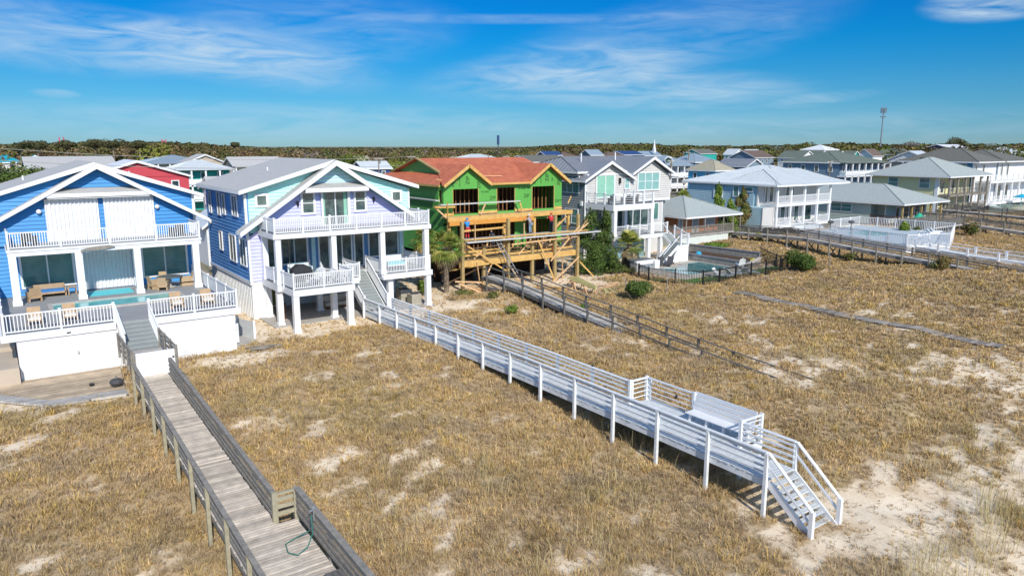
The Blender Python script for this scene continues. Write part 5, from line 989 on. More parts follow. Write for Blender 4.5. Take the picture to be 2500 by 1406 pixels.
# ================================================================ GREY HOUSE WITH TWO GABLES
H = thing('beach_house', 'pale grey beach house with two white trimmed gables and a roof deck on square columns', 'house', (60, 61, 0))
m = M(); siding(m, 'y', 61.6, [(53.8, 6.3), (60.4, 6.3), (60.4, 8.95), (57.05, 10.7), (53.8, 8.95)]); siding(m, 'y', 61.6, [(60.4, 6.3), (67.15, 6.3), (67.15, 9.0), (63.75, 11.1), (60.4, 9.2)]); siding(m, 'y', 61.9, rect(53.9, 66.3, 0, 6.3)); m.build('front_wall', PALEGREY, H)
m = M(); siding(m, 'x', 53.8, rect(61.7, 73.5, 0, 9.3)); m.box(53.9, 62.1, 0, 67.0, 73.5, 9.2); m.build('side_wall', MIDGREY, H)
M().box(53.7, 61.5, 0, 53.86, 61.62, 8.9).box(67.1, 61.52, 6.2, 67.22, 61.7, 9).box(66.2, 61.8, 0, 66.35, 61.95, 6.2).box(60.3, 61.5, 6.15, 67.2, 61.62, 6.4).box(54.0, 61.5, 9.3, 60.0, 61.56, 9.45).build('corner_trim', WHITE, H)
gable_roof(H, 53.2, 60.9, 60.9, 67, 8.85, 10.88, mt=METALG, fas=.3, name='front_gable_roof'); gable_roof(H, 60.4, 67.1, 60.9, 67, 9.5, 11.3, xc=63.75, mt=METALG, fas=.3, name='front_gable_roof')
m = M().slab([(66.9, 61.0, 9.0), (67.8, 61.0, 8.9), (67.8, 73, 8.9), (66.9, 73, 9.3)], .1); m.slab([(60.2, 61.0, 8.9), (61.0, 61.0, 8.9), (61.0, 62, 9.2), (60.2, 62, 9.2)], .1); m.build('skirt_roof', METALG, H)
hip_roof(H, 53.3, 67.8, 62.3, 73.8, 9.72, 11.25, METALG, seams=.6, ra=((55.0, 67.2), (66.2, 67.2)))
m = M()
for k in range(9): m.box(53.25, 62.4 + k * .5, 9.35, 53.8, 62.5 + k * .5, 9.5)
m.build('roof_brackets', DGREY, H)
for x, y, z in ((56.5, 65.5, 10.9), (62.3, 66, 11.0)): M().cyl((x, y, z - .4), (x, y, z + .75), .07).build('vent_pipe', WHITE, H)
window(H, 'x', 53.76, 62.6, 65.6, 7.4, 9.2, 3, 2, GLASST); window(H, 'x', 53.76, 62.7, 64.8, 4.0, 5.5, 2, 2, GLASST); M().box(53.6, 61.9, 6.0, 53.78, 62.25, 6.5).build('wall_lamp', WHITE, H)
window(H, 'y', 61.54, 55.4, 57.95, 6.9, 9.25, 2, 1, CURT, .16); window(H, 'y', 61.54, 59.65, 60.3, 7.75, 8.85, 1, 2, BLIND); window(H, 'y', 61.54, 61.75, 65.15, 7.5, 9.4, 3, 2, BLIND, .15); M().box(58.7, 61.3, 8.3, 58.9, 61.52, 8.95).build('wall_lamp', BLACKM, H)
window(H, 'y', 61.84, 58.9, 63.8, 3.25, 5.5, 4, 1); window(H, 'y', 61.84, 64.7, 65.5, 3.9, 5.8, 1, 1, GLASST); window(H, 'y', 61.84, 54.3, 57.6, 3.25, 5.5, 3, 1)
M().box(53.75, 57.0, 5.75, 59.9, 61.6, 6.35).build('balcony', WHITE, H); M().box(53.8, 57.05, 6.35, 59.8, 61.5, 6.38).build('balcony_floor', GREYDECK, H)
for a, b_, n_ in (((53.9, 57.1, 6.38), (59.7, 57.1, 6.38), 1.6), ((53.9, 57.1, 6.38), (53.9, 61.4, 6.38), 1.6), ((59.7, 57.1, 6.38), (59.7, 61.4, 6.38), 1.6)): railing(H, a, b_, 1.1, 'rails', WHITE, n_, pw=.18)
for x, y in ((54.1, 57.2), (59.6, 57.2), (54.1, 61.2), (59.6, 61.3)): column(H, x, y, 2.95, 5.75, .42)
for x, y in ((54.3, 57.3), (59.4, 57.3), (61.3, 57.3)): column(H, x, y, 0, 2.6, .42, name='stilt')
M().box(53.8, 57.0, 2.55, 62.2, 61.8, 2.95).build('deck', WHITE, H); M().box(53.85, 57.05, 2.95, 62.1, 61.8, 2.98).build('deck_floor', GREYDECK, H)
for a, b_ in (((54.1, 57.1, 2.98), (59.6, 57.1, 2.98)), ((59.9, 57.1, 2.98), (62.1, 57.1, 2.98))): railing(H, a, b_, 1.1, 'rails', WHITE, 1.9, pw=.16)
M().box(54.0, 59.5, 0, 61, 59.6, 2.6).build('lower_wall', mat('blue_grey_door', (.22, .36, .42), .6), H)
stairs(H, 61.4, 62.5, 57.0, 2.95, 55.8, 1.9, 5, SLATE, WHITE); stairs(H, 54.6, 55.7, 61.3, 1.9, 58.9, .05, 9, SLATE, WHITE, axis='x')
m = M(); siding(m, 'y', 54.45, [(60.1, 0), (62.75, 0), (62.75, 1.85), (61.4, 1.85)], .2, .04); m.box(62.6, 54.6, 0, 62.75, 57, 1.85); m.build('stair_wall', WHITE, H); M().box(61.3, 54.5, 1.78, 62.7, 55.8, 1.9).build('stair_landing', GREYDECK, H)
for a, b_ in (((61.5, 54.45, 1.9), (62.7, 54.45, 1.9)), ((62.7, 54.45, 1.9), (62.7, 56.5, 2.6))): railing(H, a, b_, 1.1, 'rails', WHITE, 1.2, pw=.14)
M().beam((61.3, 54.5, 2.85), (58.9, 54.5, 1.0), .07, .07).build('handrail', WHITE, H); M().beam((61.35, 57, 4.0), (61.35, 55.8, 2.9), .07, .07).build('handrail', WHITE, H)
for x, a in ((55.0, 150), (57.0, 190), (58.3, 200)): armchair(('dark lounge chair on the roof deck of the grey house, ' + ('left', 'middle', 'right')[[55.0, 57.0, 58.3].index(x)] + ' of three'), x, 58.6, 6.38, a, 'dark chairs on the roof deck of the grey house', DGREY, DGREY)
# patio, bar, pool, retaining walls
t = thing('patio', 'pale paved patio between the grey house and its pool', 'patio', (58, 53, 0)); M().box(53.5, 46.6, -.3, 63.2, 57.0, .03).build('paving', PATIO, t)
lw = M().slab([(51.9, 43.3, .01), (67.3, 43.6, .01), (67.3, 46.6, .01), (63.0, 46.6, .01), (53.5, 46.6, .01), (50.6, 50.5, .01)], .3).build('lawn', LAWN); lw['kind'] = 'structure'
P_ = thing('swimming_pool', 'teal backyard pool beside the grey house, shallow pale step at its left end', 'pool', (59.5, 50, 0)); 
m = M(); m.box(55.2, 47.6, .03, 63.0, 47.9, .10).box(55.2, 52.0, .03, 60.0, 52.3, .10).box(60.0, 53.0, .03, 63.0, 53.3, .10).box(55.2, 47.9, .03, 55.5, 52.0, .10).box(62.7, 47.9, .03, 63.0, 53.0, .10).box(59.7, 52.3, .03, 60.0, 53.3, .10); m.build('coping', CONC, P_)
M().box(57.4, 47.9, .03, 62.7, 52.0, .055).box(60.0, 52.0, .03, 62.7, 53.0, .055).build('water', WATERD, P_); M().box(55.5, 47.9, .03, 57.4, 52.0, .055).build('shallow_water', mat('shallow_water', (.35, .62, .64), .1), P_)
t = thing('retaining_wall', 'tall grey stacked stone retaining wall with dark coping behind the pool', 'wall', (67.5, 54, 0)); M().beam((67.3, 58.3, .5), (68.1, 49.0, .5), .3, 1.1).build('stonework', STONE, t); M().beam((67.3, 58.3, 1.1), (68.1, 48.95, 1.1), .42, .12).build('coping', CAPST, t)
t = thing('retaining_wall', 'low grey stone planter wall with dark coping along the pool edge', 'wall', (63.5, 50, 0)); M().beam((63.4, 57, .3), (63.4, 47.0, .3), .3, .7).build('stonework', STONE, t); M().beam((63.4, 57, .70), (63.4, 46.95, .70), .42, .12).build('coping', CAPST, t)
t = thing('retaining_wall', 'pale capped seaward end wall closing the stone planter', 'wall', (66, 48, 0)); M().beam((63.2, 46.9, .25), (68.2, 48.9, .25), .3, .6).build('stonework', STONE, t); M().beam((63.1, 46.85, .6), (68.3, 48.95, .6), .4, .1).build('coping', PATIO, t)
t = thing('planter_bed', 'dark soil bed between the two stone walls', 'planter', (65.5, 52, 0)); M().box(63.6, 48.5, .0, 67.4, 57, .45).build('soil', DARKIN, t)
tag(M().ball((64.2, 54.2, .7), (.35, .35, .3), 12, 6).build('blue_pot', mat('blue_glaze', (.03, .35, .55), .3)), 'round bright blue pot sitting on the stone planter wall', 'pot')
t = thing('outdoor_bar', 'white outdoor bar counter with a grey top between the palm and the loungers', 'bar', (54, 53, 0)); M().box(52.9, 52.5, 0, 55.6, 52.65, 1.05).box(52.9, 52.65, 0, 53.05, 53.8, 1.05).box(55.2, 52.2, 0, 55.9, 52.4, 1.0).build('counter', WHITE, t); M().box(52.8, 52.7, 1.05, 55.5, 53.9, 1.12).build('countertop', mat('slate_top', (.14, .16, .17), .5), t)
for k in range(4):
    x = 53.45 + k * .5; t = thing('bar_stool', 'grey stool in front of the white outdoor bar, %s from the left' % ('first', 'second', 'third', 'fourth')[k], 'stool', (x, 52.2, 0), 'stools at the white outdoor bar'); M().box(x - .17, 52.05, .68, x + .17, 52.35, .73).build('seat', GREYM, t)
    for a in (-.15, .15):
        for b_ in (-.13, .13): M().beam((x + a, 52.2 + b_, .03), (x + a * .8, 52.2 + b_ * .8, .68), .035, .035).build('leg', GREYM, t)
def lounger(label, x, y, rot, mt, grp, z=.05, mt2=None):
    t = thing('sun_lounger', label, 'lounger', (x, y, z), grp); ps = [M().box(-.34, -1.0, .26, .34, .35, .34).build('seat', mt2 or mt), M().beam((0, .33, .32), (0, .85, .85), .66, .06, (0, 1, 0)).build('backrest', mt2 or mt)]
    for a in (-.3, .3): ps.append(M().box(a - .04, -1.0, .2, a + .04, .9, .27).build('side_rail', mt)); [ps.append(M().box(a - .04, b_ - .04, 0, a + .04, b_ + .04, .25).build('leg', mt)) for b_ in (-.9, .8)]
    for o in ps: o.parent = t
    t.rotation_euler = (0, 0, R(rot))
lounger('dark grey wicker lounger nearer the white bar by the pool', 57.3, 53.6, -60, DGREY, 'dark grey pool loungers', .03); lounger('dark grey wicker lounger nearer the pool corner and the stair wall', 58.5, 53.3, -60, DGREY, 'dark grey pool loungers', .03)
adirondack('black plastic adirondack chair on the lawn, the left one of two with a pale towel', 52.7, 46.6, 60, 0, BLACKM, 'black chairs on the lawn'); adirondack('black plastic adirondack chair on the lawn, the right one nearer the pool', 53.4, 45.6, 60, 0, BLACKM, 'black chairs on the lawn'); adirondack('white adirondack chair at the far right corner of the teal pool', 62.6, 47.3, .1, 150, WHITE, 'white chair by the teal pool')
for i, (x, y, a) in enumerate(((57.2, 45.4, 20), (58.6, 45.2, 80), (60.0, 45.0, 140), (61.2, 44.9, 200))): lounger('white folding lounge chair behind the black fence, %s from the left' % ('first', 'second', 'third', 'fourth')[i], x, y, a, WHITE2, 'white folding chairs behind the black fence', .02)
def picket(name, label, cat, pts, h, mt, post=2.0, step=.13, pw=.07, pk=.022, group=None, w_=None):
    t = thing(name, label, cat, (*pts[0], 0), group)
    for (xa, ya), (xb, yb) in zip(pts[:-1], pts[1:]):
        d = math.hypot(xb - xa, yb - ya); n = max(1, round(d / post)); m = M()
        for i in range(n):
            xs, ys = xa + (xb - xa) * i / n, ya + (yb - ya) * i / n; xe, ye = xa + (xb - xa) * (i + 1) / n, ya + (yb - ya) * (i + 1) / n; zs, zn = g1(xs, ys), g1(xe, ye)
            for q in (.12, h - .06): m.beam((xs, ys, zs + q), (xe, ye, zn + q), .035, .045)
            k = int(d / n / step)
            for j in range(1, k): f = j / k; m.box(xs + (xe - xs) * f - pk / 2, ys + (ye - ys) * f - pk / 2, zs + (zn - zs) * f + .05, xs + (xe - xs) * f + pk / 2, ys + (ye - ys) * f + pk / 2, zs + (zn - zs) * f + h)
            M().box(xs - pw / 2, ys - pw / 2, zs - .1, xs + pw / 2, ys + pw / 2, zs + h + .1).build('post', mt, t)
        m.build('pickets', mt, t)
    return t
picket('metal_fence', 'black metal picket fence curving round the lawn and pool of the grey house', 'fence', [(53.9, 55.6), (51.0, 51.6), (50.2, 48.2), (50.5, 45.2), (51.9, 43.2), (66.4, 43.7), (67.9, 48.9)], 1.35, BLACKM, 2.3, .14, .09, .034)
for lb, x, y in (('thin leaning grey survey post in the dune in front of the black fence', 46.7, 42.7), ('short pale post on the dune beside the lumber stack', 43.3, 44.2), ('lone grey post in the grass in front of the grey boardwalk', 70.2, 42.1)): tag(M().cyl((x, y, g1(x, y) - .2), (x + .03, y, g1(x, y) + 1.3), .06, .05, 7).build('wooden_post', OLDW), lb, 'post')

# ================================================================ SHINGLE COTTAGE
H = thing('cottage', 'low orange cottage with a grey shingle hip roof on a white foundation', 'house', (73, 63, 0))
m = M(); siding(m, 'y', 62.0, rect(69.0, 76.9, 1.9, 3.95)); siding(m, 'x', 69.0, rect(62.0, 70, 1.9, 3.95)); m.box(69.15, 62.2, 1.9, 76.9, 70.0, 3.9); m.build('wall', ORANGE, H)
M().box(68.0, 60.05, -.3, 76.6, 60.3, 1.7).box(68.0, 60.3, -.3, 68.2, 70, 1.7).box(76.4, 60.3, -.3, 76.6, 70, 1.7).build('foundation', mat('white_lattice', (.62, .66, .62), .7, .12, 6), H); M().box(67.8, 59.9, 1.7, 77.6, 62, 1.85).build('porch_floor', OLDDECK2, H)
hip_roof(H, 68.4, 79.0, 59.8, 70.8, 4.08, 6.15, GREYSH2)
railing(H, (67.9, 60.0, 1.85), (77.4, 60.0, 1.85), 1.05, mt=OLDW, post=2.6, step=.14, caps=False); railing(H, (67.9, 60.0, 1.85), (67.9, 62.0, 1.85), 1.05, mt=OLDW, post=2.6, step=.14, caps=False)
for x in (68.6, 72.0, 75.5, 77.3, 78.8): M().box(x - .06, 59.95, 1.85, x + .06, 60.07, 4.0).build('porch_post', OLDW, H)
for x in (77.2, 78.7): M().box(x - .05, 61.9, 0, x + .05, 62.0, 4.0).build('porch_post', OLDW, H)
window(H, 'y', 61.96, 69.4, 70.0, 2.7, 3.6, 1, 1, mat('grey_shutter', (.42, .43, .42), .7)); window(H, 'y', 61.96, 71.9, 72.9, 1.95, 3.7, 1, 1, mat('grey_shutter', (0, 0, 0)), name='door'); window(H, 'y', 61.96, 74.1, 76.0, 2.75, 3.65, 1, 1, mat('grey_shutter', (0, 0, 0)))
# its boardwalk
walk('boardwalk', 'long grey boardwalk on tall cross braced posts running seaward from the orange cottage', 'boardwalk', 77.6, 79.1, [(60.4, 1.62), (50, 1.86), (41.7, 1.25), (34, .78), (22, .0)], [(77.6, 60.4, 22), (79.1, 60, 22)], OLDW, OLDDECK2, .95, 'three', 2.8, .14, .3, cross=True)

# ================================================================ LIGHT BLUE HOUSE (white metal roof)
H = thing('beach_house', 'light blue grey two storey house with a pale metal hip roof and white porches', 'house', (94, 63, 1))
m = M(); siding(m, 'y', 63.6, rect(87.0, 101.4, 1.6, 7.3)); m.build('front_wall', PALEGREY, H); m = M(); siding(m, 'x', 87.0, rect(64.2, 76, 1.0, 7.3)); siding(m, 'x', 85.2, rect(61.3, 64.5, 1.6, 4.3)); m.box(87.15, 63.8, 1, 101.3, 76, 7.2).box(85.3, 61.4, 1.5, 87, 64.6, 4.3); m.build('wall', LBLUE, H)
m = M(); siding(m, 'y', 61.3, rect(85.2, 87.5, 1.6, 4.3)); m.box(85.1, 61.25, 1.2, 85.25, 61.35, 4.3).box(87.4, 61.2, 1.2, 87.6, 61.35, 4.3); m.build('bay_wall', PALEGREY, H)
hip_roof(H, 86.6, 104.2, 60.3, 77.0, 7.32, 9.7, METAL, seams=.5, ra=((95.4, 68.0), (95.4, 69.2)), name='roof')
hip_roof(H, 87.3, 103.2, 60.2, 70, 7.30, 9.25, METAL, seams=.5, ra=((90.0, 65.1), (98.2, 65.1)), name='porch_roof')
M().box(87.6, 60.9, 4.3, 100.7, 63.6, 4.65).build('balcony', WHITE, H); M().box(87.6, 60.9, 1.4, 100.7, 63.6, 1.7).build('porch_floor', WHITE, H)
xs = (87.9, 91.0, 94.2, 97.4, 100.5)
for x in xs: column(H, x, 61.1, 1.7, 7.25, .28, flare=False)
for a, b_ in zip(xs[:-1], xs[1:]): railing(H, (a, 61.1, 4.65), (b_, 61.1, 4.65), 1.1, post=4, step=.16, ends=(0, 0), caps=False)
railing(H, (87.9, 61.1, 1.7), (91, 61.1, 1.7), 1.05, post=4, step=.16); railing(H, (97.4, 61.1, 1.7), (100.5, 61.1, 1.7), 1.05, post=4, step=.16)
for x0, x1, z0, z1 in ((88.5, 89.0, 4.8, 6.9), (89.5, 90.3, 4.8, 6.9), (93.3, 94.0, 4.8, 6.9), (94.5, 95.2, 4.8, 6.9), (88.3, 89.2, 1.8, 4), (89.8, 90.8, 1.8, 4), (92.3, 93.3, 1.8, 4), (93.8, 95.0, 1.8, 4), (95.6, 96.6, 1.8, 4), (98.3, 99.8, 1.8, 4)): window(H, 'y', 63.56, x0, x1, z0, z1, 1, 1)
for y0, y1, z0, z1 in ((64.4, 65.6, 6.3, 6.8), (69.6, 71.0, 5.2, 7.0), (66.8, 67.6, 5.5, 6.9)): window(H, 'x', 86.96, y0, y1, z0, z1, 1, 1, GLASST)
stairs(H, 91.2, 97.2, 60.9, 1.7, 59.6, 1.05, 4, WDECK, WHITE)
for i, x in enumerate((88.9, 91.8, 95.0, 99.2)): adirondack('white chair on the lower porch of the light blue house, %s from the left' % ('first', 'second', 'third', 'fourth')[i], x, 62.2, 1.7, 180 + 20 * i, WHITE, 'white chairs on the porch of the light blue house')
for i, (x, y) in enumerate(((95.2, 57.4), (97.6, 55.8))): tag(M().ball((x, y, 2.15), (.55, .4, .22), 12, 6).box(x - .05, y - .05, 1, x + .05, y + .05, 2.1).build('covered_grill', DGREY), 'dark covered grill on a stand in front of the light blue house, ' + ('left one' if i == 0 else 'right one'), 'grill', 'dark covered grills')
# white pool enclosure
t = thing('pool_deck', 'raised pale pool deck with white picket fence before the light blue house', 'deck', (96, 50, 1.2))
M().slab([(87.5, 43.0, 1.0), (93.4, 40.9, 1.0), (106.0, 46.0, 1.0), (104.5, 58.5, 1.0), (90, 58.5, 1.0)], .2).build('deck', mat('pale_blue_deck', (.45, .52, .56), .7, .1, 1), t); M().slab([(94, 50, 1.02), (99, 50, 1.02), (99, 54.5, 1.02), (94, 54.5, 1.02)], .02).build('water', WATER, t)
M().beam((87.5, 43.0, .5), (93.4, 40.9, .5), .1, 1.0).beam((87.5, 43, .5), (90, 58.5, .5), .1, 1.0).beam((93.4, 40.9, .5), (106, 46, .5), .1, 1.0).build('skirt', WHITE2, t)
for a, b_ in (((87.5, 43.0, 1), (90, 58, 1)), ((87.5, 43.0, 1), (93.4, 40.9, 1)), ((93.4, 40.9, 1), (106, 46, 1)), ((106, 46, 1), (104.5, 58.5, 1)), ((104.5, 58.5, 1), (97, 58.5, 1))): railing(t, a, b_, 1.3, post=2.6, step=.22, mt=WHITE)
for i, (x, y) in enumerate(((101.0, 46.6), (103.0, 47.2))): lounger('white sun lounger with raised back on the pale pool deck, ' + ('left one' if i == 0 else 'right one'), x, y, 60, WHITE, 'white loungers on the pale pool deck', 1.02)
round_table('small white round table on the pale pool deck', 98.5, 47.0, 1.0, .5, WHITE, .7); 
walk('boardwalk', 'low white boardwalk with flat top rails leading seaward from the white picket pool deck', 'boardwalk', 88.6, 90.3, [(43, .9), (36, .45), (31, .3), (18, .1)], [(88.6, 43, 18), (90.3, 43, 18)], WHITE, WDECK, .85, 'lowrail', 3.0, .22, .2)

# ================================================================ SAGE COTTAGE
H = thing('cottage', 'low sage grey cottage with a pale shingle hip roof and a brown railed porch', 'house', (120, 62, 0))
m = M(); siding(m, 'y', 60.8, rect(116.0, 129, .2, 3.5)); siding(m, 'x', 116.0, rect(63.2, 79, .2, 3.5)); m.box(116.1, 63.2, .2, 129, 79, 3.4).box(118, 60.9, .2, 129, 63.3, 3.4); m.build('wall', SAGE, H)
hip_roof(H, 115.3, 130.0, 57.6, 80, 3.65, 6.3, GREYSH2); M().box(116, 58.2, .1, 129, 63.2, .35).build('porch_floor', RUST, H)
railing(H, (116.0, 58.3, .35), (116.0, 63.2, .35), 1.3, mt=RUST, post=5, step=.17, caps=False); railing(H, (116.0, 58.3, .35), (121.5, 58.3, .35), 1.0, 'panel', mt=OLDW, post=2.5, caps=False)
for x in (116.1, 119, 122, 125, 128.5): M().box(x - .12, 58.1, 0, x + .12, 58.34, 3.6).build('porch_post', TREATED, H)
window(H, 'x', 115.96, 66.5, 70.0, 1.9, 3.1, 2, 2, GLASST); window(H, 'y', 60.76, 119, 120, .5, 2.8, 1, 1); [window(H, 'y', 60.76, 121.4 + k * 1.8, 122.9 + k * 1.8, .9, 2.9, 1, 1) for k in range(4)]
tag(M().cyl((118.2, 56.6, .3), (118.2, 56.6, 2.2), .04).cyl((118.2, 56.6, 1.5), (118.2, 56.6, 2.3), .9, .05, 10).build('parasol', mat('green_canvas', (.02, .42, .26), .8)), 'half closed green parasol beside the sage cottage porch', 'parasol')
# grey viewing platform + its boardwalks
t = thing('viewing_platform', 'grey wooden platform with solid board railings in front of the sage cottage', 'deck', (116, 52, 1)); M().box(106.5, 50.2, .9, 118.2, 54.0, 1.1).build('deck', OLDDECK2, t)
for a, b_ in (((106.5, 50.3, 1.1), (118.1, 50.3, 1.1)), ((106.5, 50.3, 1.1), (106.5, 54, 1.1)), ((106.5, 54, 1.1), (118.1, 54, 1.1))): railing(t, a, b_, 1.0, 'panel', mt=OLDWD, post=2.4, caps=False)
for x in (107, 110.5, 114, 117.6): M().box(x - .12, 50.3, -.6, x + .12, 50.55, 1.0).box(x - .12, 53.6, -.6, x + .12, 53.8, 1.0).build('pile', OLDWD, t)
walk('boardwalk', 'dark grey boardwalk on braced posts running seaward from the viewing platform', 'boardwalk', 118.3, 119.9, [(57, 1.2), (50, 1.1), (42, .5), (20, -.2)], [(118.3, 57, 20), (119.9, 57, 20)], OLDW, OLDDECK2, 1.25, 'three', 3.2, .16, .3, cross=True)
walk('boardwalk', 'farthest weathered boardwalk leading seaward from the pale yellow house', 'boardwalk', 135.3, 136.8, [(62, 1.6), (50, 1.3), (40, .8), (24, .2)], [(135.3, 62, 24), (136.8, 62, 24)], OLDWD, OLDDECK2, 1.1, 'three', 3.4, .16, .3)

# ================================================================ YELLOW HOUSE
H = thing('beach_house', 'pale yellow two storey house with a light grey hip roof and brown timber porches', 'house', (150, 66, 0))
m = M(); siding(m, 'y', 66.6, rect(143.8, 157.5, .2, 7)); siding(m, 'x', 143.8, rect(66.6, 78.6, .2, 7)); m.box(143.95, 66.8, .2, 157.5, 78.6, 6.9); m.build('wall', YELLOW, H); hip_roof(H, 142.8, 160.6, 63.6, 79.6, 7.0, 10.3, GREYSH2)
M().box(143.8, 64.0, 3.3, 159.6, 66.6, 3.6).box(143.8, 64, .6, 159.6, 66.6, .9).build('porch_floors', OLDW, H)
M().box(143.7, 66.0, .2, 144.3, 66.6, 7).build('corner_trim', WHITE, H)
for x in (144.0, 147.1, 150.2, 153.3, 156.4, 159.4): M().box(x - .16, 64.0, 0, x + .16, 64.3, 7.0).build('porch_post', OLDW, H)
for z in (3.6, .9): railing(H, (144, 64.1, z), (159.4, 64.1, z), 1.15, mt=OLDW, post=30, step=.3, caps=False)
for x0, x1, z0, z1 in ((145.8, 146.9, 3.9, 6.2), (150, 151, 3.9, 6.2), (154.5, 155.4, 3.9, 6.2), (147, 148.2, 1.1, 3.0), (152.5, 153.3, 1.3, 3), (155.5, 156.2, 1.3, 3)): window(H, 'y', 66.56, x0, x1, z0, z1)
for y0, y1 in ((67.6, 69.4), (73.5, 75.3)): window(H, 'x', 143.76, y0, y1, 4.8, 6.5, 1, 2, GLASST)
m = M(); [m.box(151.0 + k, 73.0, 9.95, 151.5 + k, 73.4, 10.2) for k in range(3)]; m.build('roof_vent', BLACKM, H)
t = thing('small_tree', 'yellow and white garden statue shrub beside the lower yellow wall', 'shrub', (141, 64, 0)); leaves('foliage', [(141, 64, .9, .5, .5, .8)], 200, .3, [(.6, .5, .1)], t, 3); M().cyl((141, 64, 0), (141, 64, 1), .05).build('stem', BARK, t)

# ================================================================ WHITE / BLUE DUPLEX
H = thing('beach_house', 'large blue and white duplex house with dark shingle hip roofs and white horizontal railings', 'house', (170, 66, 0))
m = M(); siding(m, 'y', 67.5, rect(160.2, 171.0, .2, 9.3)); siding(m, 'y', 67.3, rect(171.5, 186, .2, 9.3)); m.box(171.6, 67.5, .2, 186, 80, 9.2); m.build('wall', WHITE, H); m = M(); siding(m, 'x', 160.2, rect(67.5, 81, .2, 9.3)); m.box(160.35, 67.7, .2, 171.6, 81, 9.2); m.build('side_wall', mat('ocean_blue_siding', (.06, .23, .37), .6), H)
hip_roof(H, 159.3, 171.7, 66.0, 82, 9.4, 12.0, DARKSH); hip_roof(H, 171.2, 187, 66.0, 81, 9.4, 11.7, DARKSH)
M().box(162, 64.6, 5.2, 186, 67.5, 5.6).box(160, 64.2, 1.0, 186, 67.5, 1.4).build('deck', WHITE, H)
for x in (162.2, 165.5, 169, 172.5, 176, 180, 184): column(H, x, 64.8, 1.4, 5.2, .3, flare=False)
for z in (5.6, 1.4): railing(H, (162.2, 64.8, z), (185.8, 64.8, z), 1.15, 'rails', post=2.5, pw=.18)
for x0, x1, z0, z1 in ((161.3, 162, 7, 8.7), (164.6, 165.4, 6, 8.8), (172.6, 173.4, 6.4, 8.8), (175.4, 176.2, 6.4, 8.8), (164.5, 165.6, 1.6, 4.4), (166.6, 168.2, 1.6, 4.4), (171.6, 173.6, 1.6, 4.4), (175.4, 177, 1.6, 4.4)): window(H, 'y', 67.25 if x0 > 171 else 67.46, x0, x1, z0, z1)
window(H, 'x', 160.16, 68.6, 70.6, 7, 8.9); stairs(H, 160.5, 162.3, 64.2, 1.4, 61.5, .2, 8, WDECK, WHITE)
tag(M().cyl((170.5, 62, .1), (170.5, 62, 2.6), .05).cyl((170.5, 62, 2.3), (170.5, 62, 3.0), 1.7, .05, 10).build('parasol', TURQ), 'turquoise parasol in front of the white and blue duplex', 'parasol')
picket('fence', 'pale green picket fence in front of the duplex', 'fence', [(154, 61), (160, 60), (166, 58.5)], 1.4, mat('pale_green_paint', (.42, .56, .50), .6), 2.5, .35, .12, .08)

# ================================================================ HOUSES BEHIND
def bgh(name, label, x, y, W, D, he, hr, rt, wall, roof, porch=0, wins=1, gable_w=None, fas=.3):
    t = thing(name, label, 'house', (x, y, 0)); x0, x1, y0, y1 = x - W / 2, x + W / 2, y - D / 2, y + D / 2; m = M().box(x0 + .5, y0 + .5, -.1, x1 - .5, y1 - .5, he - .05)
    if rt == 'gy': m.prism([(x0 + .6, he - .1), (x1 - .6, he - .1), ((x0 + x1) / 2, hr - .4)], y0 + .5, y1 - .5)
    if rt == 'gx': m.prism([(y0 + .6, he - .1), (y1 - .6, he - .1), ((y0 + y1) / 2, hr - .4)], x0 + .5, x1 - .5, 'x')
    m.build('wall', wall, t); s = .7 if roof in (METAL, METALG, METALB) and W > 6 else 0
    if rt == 'hip': hip_roof(t, x0, x1, y0, y1, he, hr, roof, seams=s, fas=fas)
    else: gable_roof(t, x0, x1, y0, y1, he, hr, mt=roof, ridge='y' if rt == 'gy' else 'x', fas=fas)
    if porch:
        n = max(2, round(W / 3)); zs = [he - 3.1, he - 6.0] if porch == 2 else [he - 3.1]
        for z in zs: M().box(x0, y0 - 1.6, z - .3, x1, y0 + .5, z).build('porch_floor', WHITE, t); railing(t, (x0 + .1, y0 - 1.5, z), (x1 - .1, y0 - 1.5, z), 1.1, 'panel', WHITE, 30, caps=False)
        m = M(); m.slab([(x0, y0 - 1.8, he - .1), (x1, y0 - 1.8, he - .1), (x1, y0 + .3, he), (x0, y0 + .3, he)], .15); m.build('porch_roof', roof, t)
        for i in range(n + 1): xx = x0 + .2 + (x1 - x0 - .4) * i / n; M().box(xx - .15, y0 - 1.6, 0, xx + .15, y0 - 1.3, he - .25).build('porch_post', WHITE, t)
    if wins:
        n = max(1, int(W / 3.2)); k = max(1, int(D / 4))
        for i in range(n):
            u = x0 + .8 + (W - 1.6) * (i + .5) / n; window(t, 'y', y0 + .48, u - .45, u + .45, he - 2.2, he - .8, 1, 1, fw=.14)
        for i in range(k):
            u = y0 + .8 + (D - 1.6) * (i + .5) / k; window(t, 'x', x0 + .48, u - .45, u + .45, he - 2.2, he - .8, 1, 1, fw=.14)
    return t
